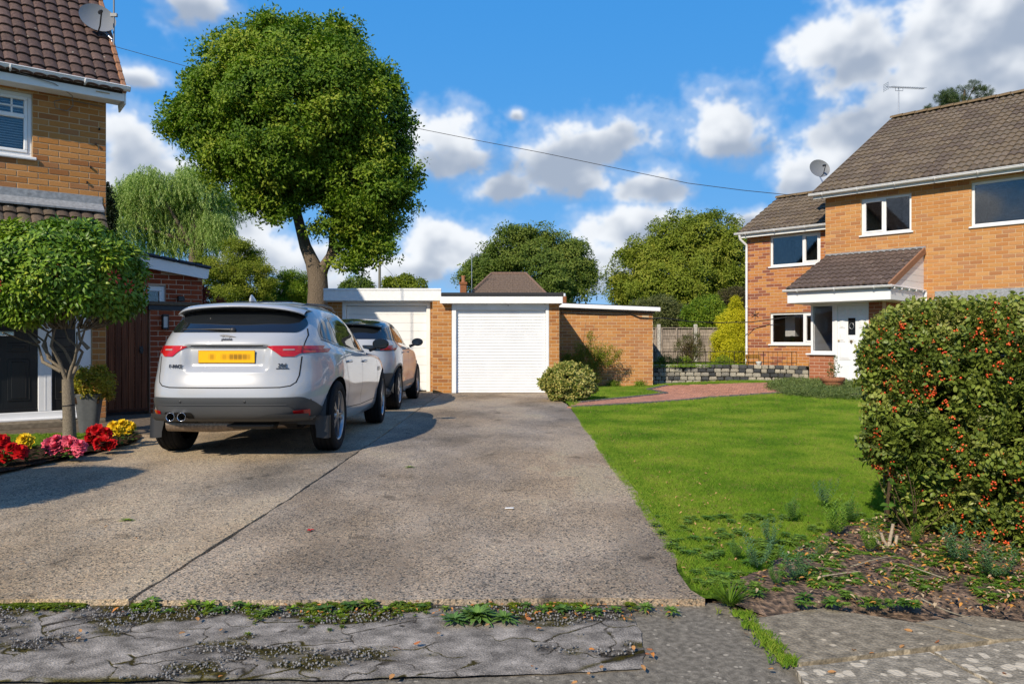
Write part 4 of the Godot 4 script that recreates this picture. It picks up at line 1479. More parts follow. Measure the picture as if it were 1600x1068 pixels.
func rough_outline(o: PackedVector2Array, step: float, amp: float, s: int) -> PackedVector2Array:
	var f := noise(FastNoiseLite.TYPE_SIMPLEX_SMOOTH, 2.2, 3, s)
	var out := PackedVector2Array()
	for k in o.size():
		var a := o[k]
		var b := o[(k + 1) % o.size()]
		var n := maxi(1, int(a.distance_to(b) / step))
		for i in n:
			var p := a.lerp(b, float(i) / n)
			out.push_back(p + Vector2(f.get_noise_2dv(p * 2.0), f.get_noise_2dv(p * 2.0 + Vector2(31, 17))) * amp)
	return out


func concrete(called: String, c: Color, s: int, dark: float) -> StandardMaterial3D:
	# washed aggregate: close grain that repeats, with broad stains laid over the whole slab
	var n := 1024
	var f1 := noise_image(0.11, 4, s, n, 0.7)
	var cellular := noise(FastNoiseLite.TYPE_CELLULAR, 0.14, 1, s + 1)
	cellular.cellular_return_type = FastNoiseLite.RETURN_CELL_VALUE
	var f2 := cellular.get_seamless_image(n, n)
	f2.convert(Image.FORMAT_L8)
	var f3 := noise_image(0.02, 3, s + 2, n)
	var a := f1.get_data()
	var b := f2.get_data()
	var d := f3.get_data()
	var out := PackedByteArray()
	out.resize(n * n * 3)
	var hh := PackedByteArray()
	hh.resize(n * n)
	for i in n * n:
		var g := 0.80 + (a[i] - 128) / 255.0 * 0.62 + (d[i] - 128) / 255.0 * 0.14
		var peb := b[i] / 255.0
		if peb > 0.80:
			g += (peb - 0.80) * 1.5
		elif peb < 0.22:
			g -= (0.22 - peb) * 2.0
		g = clampf(g, 0.22, 1.0)
		var w := (peb - 0.5) * 0.07
		out[i * 3] = int(clampf(g + w, 0, 1) * 255)
		out[i * 3 + 1] = int(g * 255)
		out[i * 3 + 2] = int(clampf(g - w, 0, 1) * 255)
		hh[i] = int(clampf(0.5 + (a[i] - 128) / 300.0 + (peb - 0.5) * 0.5, 0, 1) * 255)
	var m := mat(called, c, 0.92, 0.28)
	grained(m, ImageTexture.create_from_image(Image.create_from_data(n, n, false, Image.FORMAT_RGB8, out)), 0.75, ImageTexture.create_from_image(Image.create_from_data(n, n, false, Image.FORMAT_L8, hh)), 0.35)
	var big := noise(FastNoiseLite.TYPE_SIMPLEX_SMOOTH, 0.55, 5, s + 3, 0.6)
	var spot := noise(FastNoiseLite.TYPE_SIMPLEX_SMOOTH, 2.6, 3, s + 4)
	var w2 := 256
	var h2 := 1024
	var st := Image.create(w2, h2, false, Image.FORMAT_RGBA8)
	for y in h2:
		var z := 3.4 + 16.0 * y / h2
		for x in w2:
			var px := 7.0 * x / w2
			var k := 0.90 + big.get_noise_2d(px, z * 0.62) * 0.34
			var sp := spot.get_noise_2d(px, z * 0.8)
			if sp > 0.5:
				k -= (sp - 0.5) * dark * 3.0
			k = clampf(k, 0.30, 1.0)
			var warm := big.get_noise_2d(px * 0.6 + 40.0, z * 0.3) * 0.10
			st.set_pixel(x, y, Color(clampf(k + warm * 0.5, 0, 1), k, clampf(k - warm * 0.8, 0, 1), 1))
	m.detail_enabled = true
	m.detail_albedo = ImageTexture.create_from_image(st)
	m.detail_blend_mode = BaseMaterial3D.BLEND_MODE_MUL
	m.detail_uv_layer = BaseMaterial3D.DETAIL_UV_2
	return m


const TARMAC := Rect2(-4.4, 2.55, 5.4, 1.2)


func old_tarmac() -> StandardMaterial3D:
	var w := 2048
	var h := 512
	var lowf := noise(FastNoiseLite.TYPE_SIMPLEX_SMOOTH, 1.5, 4, 301, 0.55)
	var warp := noise(FastNoiseLite.TYPE_SIMPLEX_SMOOTH, 3.5, 3, 302)
	var crack := noise(FastNoiseLite.TYPE_CELLULAR, 3.4, 1, 303)
	crack.cellular_return_type = FastNoiseLite.RETURN_DISTANCE2_SUB
	var stone := noise(FastNoiseLite.TYPE_CELLULAR, 62.0, 1, 304)
	stone.cellular_return_type = FastNoiseLite.RETURN_CELL_VALUE
	var rim := noise(FastNoiseLite.TYPE_CELLULAR, 62.0, 1, 304)
	rim.cellular_return_type = FastNoiseLite.RETURN_DISTANCE2_SUB
	var moss := noise(FastNoiseLite.TYPE_SIMPLEX_SMOOTH, 3.2, 4, 305)
	var grain := noise(FastNoiseLite.TYPE_SIMPLEX_SMOOTH, 110.0, 2, 306)
	var out := PackedByteArray()
	out.resize(w * h * 3)
	var hh := PackedByteArray()
	hh.resize(w * h)
	for y in h:
		var z := TARMAC.position.y + TARMAC.size.y * y / h
		for x in w:
			var px := TARMAC.position.x + TARMAC.size.x * x / w
			var wx := warp.get_noise_2d(px, z)
			var e := lowf.get_noise_2d(px * 0.9, z * 1.6) + smoothstep(3.30, 3.48, z) * 0.50 - 0.06
			var gr := grain.get_noise_2d(px, z)
			var cr := (crack.get_noise_2d(px + wx * 0.16 + gr * 0.012, z * 1.35 + wx * 0.14) + 1.0)
			var open := smoothstep(0.06, 0.30, e + gr * 0.22) * 0.85
			var sv := stone.get_noise_2d(px + wx * 0.05 + gr * 0.006, z * 0.8 + wx * 0.04)
			var sr := rim.get_noise_2d(px + wx * 0.05 + gr * 0.006, z * 0.8 + wx * 0.04) + 1.0
			var k := 0.60 + gr * 0.20 + wx * 0.08 + lowf.get_noise_2d(px * 5.0, z * 6.0) * 0.22
			var col := Vector3(k, k * 0.975, k * 0.94)
			var ht := 0.74 + gr * 0.22
			var body := smoothstep(0.04, 0.30, sr)
			var sg := (0.40 + sv * 0.18) * (0.42 + 0.58 * body)
			col = col.lerp(Vector3(sg, sg * 0.96, sg * 0.90), open)
			ht = lerpf(ht, 0.30 + 0.35 * body * (0.7 + 0.3 * sv), open)
			var edge := clampf(1.25 - cr / 0.040, 0.0, 1.0) * smoothstep(-0.42, -0.08, e + wx * 0.25)
			col = col.lerp(Vector3(0.16, 0.145, 0.12), edge * 0.9)
			ht -= edge * 0.25
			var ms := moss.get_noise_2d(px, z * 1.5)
			var green := smoothstep(0.08, 0.34, ms + maxf(open, edge * 1.2) * 0.36 - 0.12) * maxf(open * 0.95, edge)
			green = maxf(green, smoothstep(0.0, 0.05, 0.045 - absf(z - 2.80 - wx * 0.015)) * smoothstep(-0.25, 0.1, ms + 0.1))
			green *= 0.6 + 0.4 * body
			col = col.lerp(Vector3(0.36, 0.33, 0.06) * (0.75 + gr * 0.35 + sv * 0.2), clampf(green, 0, 1))
			var i := y * w + x
			out[i * 3] = int(clampf(col.x, 0, 1) * 255)
			out[i * 3 + 1] = int(clampf(col.y, 0, 1) * 255)
			out[i * 3 + 2] = int(clampf(col.z, 0, 1) * 255)
			hh[i] = int(clampf(ht, 0, 1) * 255)
	var m := mat("old_tarmac", lin(0.72, 0.675, 0.61), 0.95, 0.25)
	m.albedo_texture = ImageTexture.create_from_image(Image.create_from_data(w, h, false, Image.FORMAT_RGB8, out))
	m.heightmap_enabled = true
	m.heightmap_texture = ImageTexture.create_from_image(Image.create_from_data(w, h, false, Image.FORMAT_L8, hh))
	m.heightmap_scale = 0.8
	return m


func ground_materials() -> void:
	concrete("concrete_left", lin(0.68, 0.535, 0.365), 401, 0.30)
	concrete("concrete_right", lin(0.61, 0.485, 0.35), 431, 0.35)
	old_tarmac()
	var cell := noise(FastNoiseLite.TYPE_CELLULAR, 0.12, 1, 451)
	cell.cellular_return_type = FastNoiseLite.RETURN_CELL_VALUE
	var stones := cell.get_seamless_image(512, 512)
	stones.convert(Image.FORMAT_L8)
	var speck := grey_texture(stones, 0.70, 1.0, 1.2)
	var bump := ImageTexture.create_from_image(stones)
	grained(mat("asphalt", lin(0.21, 0.205, 0.195), 0.95, 0.25), speck, 2.4, bump, 0.15)
	# flagstones with pale round lichens
	for k in 2:
		var im := noise_image(0.03, 4, 460 + k).get_data()
		var li := noise(FastNoiseLite.TYPE_CELLULAR, 0.032 if k == 0 else 0.036, 1, 462 + k)
		li.cellular_return_type = FastNoiseLite.RETURN_DISTANCE
		li.cellular_jitter = 1.3
		var ln := li.get_seamless_image(512, 512, false, false, 0.1, false)
		ln.convert(Image.FORMAT_L8)
		var lv := noise(FastNoiseLite.TYPE_CELLULAR, 0.032 if k == 0 else 0.036, 1, 462 + k)
		lv.cellular_return_type = FastNoiseLite.RETURN_CELL_VALUE
		lv.cellular_jitter = 1.3
		var vn := lv.get_seamless_image(512, 512)
		vn.convert(Image.FORMAT_L8)
		var a := ln.get_data()
		var b := vn.get_data()
		var lo := 255
		var hi := 0
		for v in a:
			lo = mini(lo, v); hi = maxi(hi, v)
		var fine := noise_image(0.17, 3, 466 + k).get_data()
		var out := PackedByteArray()
		out.resize(512 * 512 * 3)
		for i in 512 * 512:
			var g := 0.66 + (im[i] - 128) / 255.0 * 0.28 + (fine[i] - 128) / 255.0 * 0.26
			var dd := float(a[i] - lo) / maxi(hi - lo, 1) + (im[i] - 128) / 255.0 * 0.22
			var size := (0.10 + 0.16 * k) * smoothstep(0.62 - 0.42 * k, 1.0, b[i] / 255.0) * 1.6
			var w := smoothstep(size + 0.04, size - 0.05, dd) if size > 0.03 else 0.0
			g = lerpf(g, 0.97, w * 0.85)
			out[i * 3] = int(clampf(g, 0, 1) * 255)
			out[i * 3 + 1] = int(clampf(g * 0.975, 0, 1) * 255)
			out[i * 3 + 2] = int(clampf(g * 0.93, 0, 1) * 255)
		grained(mat("flagstone" if k == 0 else "kerb_slab", lin(0.60, 0.535, 0.42) if k == 0 else lin(0.66, 0.605, 0.50), 0.93, 0.25), ImageTexture.create_from_image(Image.create_from_data(512, 512, false, Image.FORMAT_RGB8, out)), 0.85 if k == 0 else 1.0, M.b_fine, 0.4)
	grained(mat("asphalt_patch", lin(0.46, 0.425, 0.36), 0.95, 0.25), M.flagstone.albedo_texture, 1.5, bump, 0.10)
	var m := grained(mat("paver", Color.WHITE, 0.9, 0.3), M.t_mid, 2.0, M.b_fine, 0.2)
	m.vertex_color_use_as_albedo = true
	grained(mat("tile_bed", lin(0.05, 0.038, 0.030), 0.95, 0.2), M.t_mid, 2.0)
	grained(mat("verge_mortar", lin(0.42, 0.215, 0.125), 0.9, 0.25), M.t_mid, 4.0, M.b_fine, 0.2)
	grained(mat("verge_grey", lin(0.20, 0.16, 0.12), 0.9, 0.25), M.t_mid, 4.0, M.b_fine, 0.2)
	grained(mat("ridge", lin(0.23, 0.165, 0.095), 0.95, 0.25), M.t_mid, 3.0, M.b_mid, 0.5)
	grained(mat("chimney_brick", lin(0.30, 0.15, 0.07), 0.95, 0.25), M.t_mid, 3.0)
	grained(mat("slate", lin(0.022, 0.030, 0.045), 0.55, 0.5), M.t_mid, 3.0)
	grained(mat("coping_stone", lin(0.17, 0.13, 0.09), 0.9, 0.3), M.t_mid, 3.0, M.b_fine, 0.3)
	grained(mat("dark_board", lin(0.13, 0.12, 0.10), 0.7, 0.4), M.t_mid, 2.0)  # dark grey-brown colour of the board below the store gutter
	for k in 3:
		grained(mat("fence_wood_%d" % k, lin(0.50 - 0.06 * k, 0.42 - 0.05 * k, 0.345 - 0.04 * k), 0.9, 0.2), M.fence_wood.albedo_texture, 1.2)
	grained(mat("flag_brown", lin(0.20, 0.155, 0.11), 0.92, 0.25), M.t_mid, 1.3, M.b_fine, 0.3)
	grained(mat("edging", lin(0.16, 0.15, 0.14), 0.92, 0.25), M.t_mid, 3.0, M.b_fine, 0.3)
	mat("frosted", lin(0.5, 0.48, 0.45), 0.35, 0.5)
	mat("lead_bright", lin(0.42, 0.43, 0.45), 0.35, 0.5).metallic = 0.7
	mat("brass", lin(0.35, 0.25, 0.12), 0.3, 0.5).metallic = 0.8
	for k in 3:
		grained(mat("wood_gate_%d" % k, lin(0.20 + 0.035 * k, 0.072 + 0.012 * k, 0.034 + 0.004 * k), 0.7, 0.35), M.wood_gate.albedo_texture, 1.0)
		M["wood_gate_%d" % k].uv1_scale = Vector3(1.7 + 0.13 * k, 0.55, 1.7)
		M["wood_gate_%d" % k].uv1_offset = Vector3(0.31 * k, 0.17 * k, 0)


var lawn_edge := PackedVector2Array()
var bed_edge := PackedVector2Array()
var path_edge := PackedVector2Array()
var left_lawn := PackedVector2Array()
var left_bed := PackedVector2Array()


func grounds() -> void:
	var base := MB.new()
	for i in range(-20, 20):
		for j in range(-20, 20):
			var s := 20.0
			base.quad(Vector3(i * s, -0.09, -j * s), Vector3(i * s + s, -0.09, -j * s), Vector3(i * s + s, -0.09, -j * s - s), Vector3(i * s, -0.09, -j * s - s))
	struct(part("ground", base, M.turf))

	# the road and the worn tarmac footway at the bottom
	var road := MB.new()
	road.quad(Vector3(-30, -0.046, 8), Vector3(30, -0.046, 8), Vector3(30, -0.046, -2.95), Vector3(-30, -0.046, -2.95))
	struct(part("road", road, M.asphalt))
	var tn := noise(FastNoiseLite.TYPE_SIMPLEX_SMOOTH, 1.1, 3, 61)
	var tar_o := PackedVector2Array([Vector2(-4.4, 2.765), Vector2(-2.0, 2.79), Vector2(-0.6, 2.82), Vector2(0.30, 2.87), Vector2(0.50, 2.92), Vector2(0.52, 3.1), Vector2(0.545, 3.40), Vector2(0.53, 3.60), Vector2(-4.4, 3.60)])
	var tar := patch(rough_outline(tar_o, 0.04, 0.018, 62), 0.15, func(x: float, z: float) -> float: return lerpf(-0.032, -0.028, smoothstep(2.76, 2.95, z) * smoothstep(0.56, 0.40, x)) + tn.get_noise_2d(x, z) * 0.004)
	tar.ground_uv(TARMAC)
	struct(part("footway", tar, M.old_tarmac))
	# newer darker patch beside it
	var pat_o := PackedVector2Array([Vector2(0.50, 2.45), Vector2(1.03, 2.45), Vector2(1.10, 2.85), Vector2(1.04, 3.30), Vector2(1.0, 3.66), Vector2(0.40, 3.66), Vector2(0.40, 3.40), Vector2(0.40, 3.05), Vector2(0.36, 2.92), Vector2(0.0, 2.86), Vector2(-0.5, 2.80), Vector2(-0.8, 2.45)])
	var pat := patch(rough_outline(pat_o, 0.08, 0.012, 63), 0.3, func(x: float, z: float) -> float: return -0.038)
	struct(part("footway", pat, M.asphalt_patch))
	var pave := struct(part("pavement", patch(PackedVector2Array([Vector2(0.95, 2.2), Vector2(6, 2.2), Vector2(6, 3.9), Vector2(0.95, 3.9)]), 0.5, func(x: float, z: float) -> float: return -0.040), M.soil_pale))
	for f in [[[[1172, 967], [1285, 950], [1425, 972], [1548, 1000], [1245, 1035]], "flagstone"], [[[1432, 972], [1520, 962], [1700, 985], [1640, 994], [1556, 1000]], "flagstone"], [[[1242, 1043], [1452, 1019], [1560, 1075], [1268, 1085]], "kerb_slab"], [[[1459, 1018], [1600, 1000], [1760, 990], [1800, 1075], [1570, 1075]], "kerb_slab"]]:
		var o := outline(f[0], -0.015)
		var lo := rough_outline(o, 0.06, 0.010, 64 + f[0][0][0])
		var top := patch(lo, 0.4, func(x: float, z: float) -> float: return -0.013)
		for k in lo.size():
			var a := lo[k]
			var b := lo[(k + 1) % lo.size()]
			top.quad(Vector3(a.x, -0.05, -a.y), Vector3(b.x, -0.05, -b.y), Vector3(b.x, -0.013, -b.y), Vector3(a.x, -0.013, -a.y))
			var mid := (a + b) / 2
			var cc := Vector2.ZERO
			for q in lo: cc += q / lo.size()
			top.v_flip(6, Vector3(mid.x - cc.x, 0, -(mid.y - cc.y)))
		part(f[1], top, M[f[1]], pave)

	# two concrete drives side by side with an open joint
	var area := Rect2(-7.5, 3.4, 7.0, 16.0)
	for k in 2:
		var o: PackedVector2Array
		if k == 0:
			o = PackedVector2Array([Vector2(-9.0, 3.60), Vector2(-1.775, 3.60), Vector2(-1.70, 6.0), Vector2(-1.66, 10.0), Vector2(-1.66, 18.7), Vector2(-4.6, 18.7), Vector2(-4.6, 15.5), Vector2(-9.0, 14.5)])
		else:
			o = PackedVector2Array([Vector2(-1.755, 3.60), Vector2(0.90, 3.615), Vector2(0.862, 3.75), Vector2(0.86, 4.05), Vector2(0.965, 4.6), Vector2(0.99, 6.0), Vector2(1.03, 10.0), Vector2(1.05, 14.9), Vector2(0.95, 16.0), Vector2(0.90, 18.1), Vector2(-1.41, 18.1), Vector2(-1.645, 18.1), Vector2(-1.645, 10.0), Vector2(-1.682, 6.0)])
		o = rough_outline(o, 0.10, 0.016, 65 + k)
		var wave := noise(FastNoiseLite.TYPE_SIMPLEX_SMOOTH, 0.5, 2, 68 + k)
		var mb := patch(o, 0.5, func(x: float, z: float) -> float: return wave.get_noise_2d(x, z) * 0.006 + (0.0 if k == 0 else -0.002))
		for i in o.size():
			var a := o[i]
			var b := o[(i + 1) % o.size()]
			var ya := wave.get_noise_2d(a.x, a.y) * 0.006 + (0.0 if k == 0 else -0.002)
			var yb := wave.get_noise_2d(b.x, b.y) * 0.006 + (0.0 if k == 0 else -0.002)
			var inn := Vector2(-(b - a).y, (b - a).x).normalized()
			if not Geometry2D.is_point_in_polygon((a + b) / 2 + inn * 0.02, o):
				inn = -inn
			mb.quad(Vector3(a.x, -0.1, -a.y), Vector3(b.x, -0.1, -b.y), Vector3(b.x, yb, -b.y), Vector3(a.x, ya, -a.y))
			mb.v_flip(6, Vector3(-inn.x, 0, inn.y))
		mb.ground_uv2(Rect2(area.position.x if k == 0 else -4.0, area.position.y, area.size.x, area.size.y))
		struct(part("driveway", mb, M.concrete_left if k == 0 else M.concrete_right))
	var yard := MB.new()
	yard.box(Vector3(-12, -0.08, -14.6), Vector3(-4.6, 0.004, -10.0))
	struct(part("yard", yard, M.flag_brown))

	# lawn on the right
	lawn_edge = PackedVector2Array([Vector2(0.86, 3.66), Vector2(0.80, 4.05), Vector2(0.90, 4.6), Vector2(0.93, 6.0), Vector2(0.98, 10.0), Vector2(1.09, 14.2), Vector2(1.1, 20.75), Vector2(3.7, 20.75), Vector2(4.2, 21.3), Vector2(7.9, 20.6), Vector2(14, 15), Vector2(14, 3.60)])
	var f := noise(FastNoiseLite.TYPE_SIMPLEX_SMOOTH, 0.6, 3, 71)
	var lawn := patch(lawn_edge, 0.5, func(x: float, z: float) -> float: return ground_y(x, -z) - 0.012 + f.get_noise_2d(x, z) * 0.012)
	struct(part("lawn", lawn, M.turf))
	bed_edge = outline([[1235, 862], [1310, 828], [1385, 812], [1460, 800], [1600, 800], [2000, 820], [2000, 1000], [1640, 988], [1500, 962], [1330, 950], [1200, 948], [1120, 938], [1150, 912], [1205, 888]])
	var bn := noise(FastNoiseLite.TYPE_SIMPLEX_SMOOTH, 2.0, 4, 72)
	var bed := patch(rough_outline(bed_edge, 0.06, 0.05, 73), 0.06, func(x: float, z: float) -> float: return lerpf(-0.045, 0.010 + bn.get_noise_2d(x, z) * 0.030, smoothstep(0.0, 0.22, z - 3.30 - 0.16 * (x - 0.95) * 0.0 - maxf(0.0, 0.20 - absf(x - 2.0) * 0.10))))
	struct(part("soil_bed", bed, M.soil_pale))

	# red block path from the drive to the porch
	path_edge = outline([[893, 637], [1000, 631], [1100, 622], [1180, 613.5], [1245, 608], [1262, 601], [1180, 599.5], [1100, 600.8], [1036, 603], [1012, 609], [1040, 615], [960, 624], [905, 629.5]])
	for k in path_edge.size():
		path_edge[k].y *= 1.0 - ground_y(path_edge[k].x, -path_edge[k].y) / EYE * 0.9
	var pb := patch(path_edge, 0.4, func(x: float, z: float) -> float: return ground_y(x, -z) + 0.004)
	var pth := struct(part("path", pb, M.soil_pale))
	var pav := MB.new()
	pav.colored = true
	pav.box(Vector3(-0.098, -0.02, -0.048), Vector3(0.098, 0.014, 0.048), 0.004)
	var buf := PackedFloat32Array()
	var i := 0
	var z := 14.0
	while z < 22.0:
		var x := 0.6 + (0.1 if i % 2 else 0.0)
		while x < 8.5:
			if Geometry2D.is_point_in_polygon(Vector2(x, z), path_edge):
				var t := rng.randf_range(0.8, 1.15)
				push(buf, Basis(Vector3.UP, rng.randf_range(-0.02, 0.02)), Vector3(x, ground_y(x, -z) + rng.randf_range(0, 0.004), -z), Color(0.56 * t, 0.275 * t, 0.185 * t))
			x += 0.2
		z += 0.1
		i += 1
	multi("paver", pav.mesh(M.paver), buf, pth)
	# grey block edging along the near side
	var eb := MB.new()
	eb.box(Vector3(-0.10, -0.05, -0.05), Vector3(0.10, 0.03, 0.05), 0.008)
	var edge_mesh := eb.mesh(M.edging)
	for side in [[0, 1, 2, 3, 4], [12, 11, 10, 9, 8]]:
		for s in side.size() - 1:
			var a := path_edge[side[s]]
			var b := path_edge[side[s + 1]]
			var n := int(a.distance_to(b) / 0.21)
			for q in n:
				var p := a.lerp(b, (q + 0.5) / n)
				placed("edging_block", edge_mesh, Transform3D(Basis(Vector3.UP, atan2((b - a).y, (b - a).x)), Vector3(p.x, ground_y(p.x, -p.y) + 0.006, -p.y)), pth)
	# little strip of lawn and flower bed in front of the left house
	left_lawn = outline([[-400, 735], [-100, 714], [20, 705], [120, 693], [180, 683], [175, 679], [60, 681], [-120, 684], [-500, 690]])
	struct(part("lawn", patch(left_lawn, 0.3, func(x: float, zz: float) -> float: return 0.022), M.turf))
	left_bed = outline([[-400, 812], [-120, 768], [0, 742], [60, 729], [120, 715], [175, 702], [212, 691], [222, 683], [180, 679], [150, 688], [60, 699], [-60, 709], [-300, 728]])
	var ln := noise(FastNoiseLite.TYPE_SIMPLEX_SMOOTH, 3.0, 4, 75)
	struct(part("flower_bed", patch(rough_outline(left_bed, 0.08, 0.03, 76), 0.08, func(x: float, zz: float) -> float: return 0.030 + ln.get_noise_2d(x, zz) * 0.025), M.soil))

	retaining_wall()
	fences()


func retaining_wall() -> void:
	var t := thing("stone_retaining_wall", "low grey retaining wall of rough stone blocks beside the path", "garden wall")
	var ends := [Vector2(3.86, 21.75), Vector2(4.9, 21.85), Vector2(6.0, 21.65), Vector2(7.0, 21.2), Vector2(7.75, 20.55)]
	var len := 0.0
	var at_ := [0.0]
	for k in ends.size() - 1:
		len += ends[k].distance_to(ends[k + 1])
		at_.push_back(len)
	var where := func(s: float) -> Array:
		for k in ends.size() - 1:
			if s <= at_[k + 1] or k == ends.size() - 2:
				var d: Vector2 = ends[k + 1] - ends[k]
				return [ends[k] + d * ((s - at_[k]) / d.length()), d.normalized()]
		return []
	var core := MB.new()
	for k in ends.size() - 1:
		var d: Vector2 = ends[k + 1] - ends[k]
		core.box(Vector3(0, -0.1, -0.22), Vector3(d.length(), 0.545, -0.02), 0.0, Transform3D(Basis(Vector3.UP, atan2(d.y, d.x)), Vector3(ends[k].x, 0, -ends[k].y)))
	part("core", core, M.dark_gap, t)
	var tones := [[0.50, 0.46, 0.37], [0.40, 0.37, 0.31], [0.56, 0.51, 0.41], [0.33, 0.31, 0.27], [0.11, 0.115, 0.12], [0.08, 0.085, 0.09], [0.45, 0.41, 0.33], [0.48, 0.45, 0.37]]
	var kinds := []
	for c in tones:
		for q in 2:
			var mb := MB.new()
			mb.colored = true
			mb.col = Color(c[0], c[1], c[2])
			mb.box(Vector3(-0.095, -0.052, -0.06), Vector3(0.095, 0.052, 0.0), 0.016 + 0.006 * q)
			for v in mb.v.size():
				var j := Vector3(sin(mb.v[v].x * 91.0 + q * 2.0 + mb.v[v].y * 57.0), sin(mb.v[v].y * 83.0 + q + mb.v[v].x * 31.0), sin(mb.v[v].x * 47.0 + mb.v[v].y * 67.0 + q)) * 0.005
				mb.v[v] += j
			kinds.push_back(mb.mesh(M.stone))
	for r in 5:
		var s := 0.10 - (0.1 if r % 2 else 0.0)
		while s < len:
			var w := rng.randf_range(0.15, 0.24)
			var p: Array = where.call(clampf(s + w / 2, 0.02, len - 0.02))
			var x: Vector2 = p[0]
			var b := Basis(Vector3.UP, atan2(p[1].y, p[1].x) + rng.randf_range(-0.05, 0.05)) * Basis(Vector3.BACK, rng.randf_range(-0.03, 0.03)) * Basis.from_scale(Vector3((w - 0.008) / 0.19, 1.0, 1.0))
			var y := 0.055 + 0.112 * r + (0.10 - 0.1)
			placed("stone_block", kinds[rng.randi() % kinds.size()], Transform3D(b, Vector3(x.x, y, -x.y + rng.randf_range(-0.01, 0.015))), t)
			s += w
	# bank of the raised bed behind it
	var o := PackedVector2Array()
	for e in ends:
		o.push_back(e + Vector2(0, 0.10))
	o.append_array(PackedVector2Array([Vector2(9.5, 22.0), Vector2(12, 27), Vector2(3.9, 27)]))
	var nn := noise(FastNoiseLite.TYPE_SIMPLEX_SMOOTH, 0.9, 3, 81)
	struct(part("terrace", patch(o, 0.5, func(x: float, z: float) -> float: return 0.50 + nn.get_noise_2d(x, z) * 0.03), M.turf))
	# iron railing on the wall
	var rl := thing("iron_railing", "low rusty iron railing along the top of the stone retaining wall", "railing")
	var rail := MB.new()
	var low := []
	var high := []
	var s := 0.05
	while s < len - 0.05:
		var p: Array = where.call(s)
		low.push_back(Vector3(p[0].x, 0.63, -p[0].y - 0.14))
		high.push_back(Vector3(p[0].x, 0.92, -p[0].y - 0.14))
		s += 0.13
	rail.tube(low, [0.007], 6)
	part("rail", rail, M.iron, rl)
	rail = MB.new()
	rail.tube(high, [0.008], 6)
	part("rail", rail, M.iron, rl)
	for k in low.size():
		var mb := MB.new()
		var p: Vector3 = low[k]
		mb.tube([p + Vector3(0, -0.15, 0), p + Vector3(0, 0.30, 0)], [0.005 if k % 6 else 0.010], 5)
		part("baluster", mb, M.iron, rl)


func fences() -> void:
	var f := thing("panel_fence", "weathered overlapping wood panel fence between concrete posts behind the raised bed", "fence")
	for k in 5:
		var a := Vector3(2.38 + 1.19 * k, 0.4, -25.2)
		var b := Vector3(2.38 + 1.19 * (k + 1), 0.4, -25.2)
		for q in 11:
			var mb := MB.new()
			mb.box(Vector3(a.x + 0.06, 0.45 + q * 0.105, -0.010 - 0.004 * (q % 2)), Vector3(b.x - 0.06, 0.45 + q * 0.105 + 0.125, 0.006), 0.0, Transform3D(Basis(Vector3.RIGHT, -0.10), Vector3(0, 0.0, a.z)).translated(Vector3(0, 0, (0.45 + q * 0.105) * 0.1)))
			part("slat", mb, M["fence_wood_%d" % (rng.randi() % 3)], f)
		for x in [0.07, 0.55, 1.07]:
			var mb := MB.new()
			mb.box(Vector3(a.x + x, 0.42, a.z + 0.012), Vector3(a.x + x + 0.045, 1.64, a.z + 0.04), 0.004)
			part("batten", mb, M.fence_wood_0, f)
		slab_part("capping", Vector3(a.x + 0.06, 1.63, a.z - 0.03), Vector3(b.x - 0.06, 1.66, a.z + 0.05), "fence_wood_1", f, 0.004)
	for k in 6:
		var mb := MB.new()
		var x := 2.38 + 1.19 * k
		mb.box(Vector3(x - 0.055, 0.3, -25.25), Vector3(x + 0.055, 1.76, -25.14), 0.012)
		part("concrete_post", mb, M.concrete_post, f)


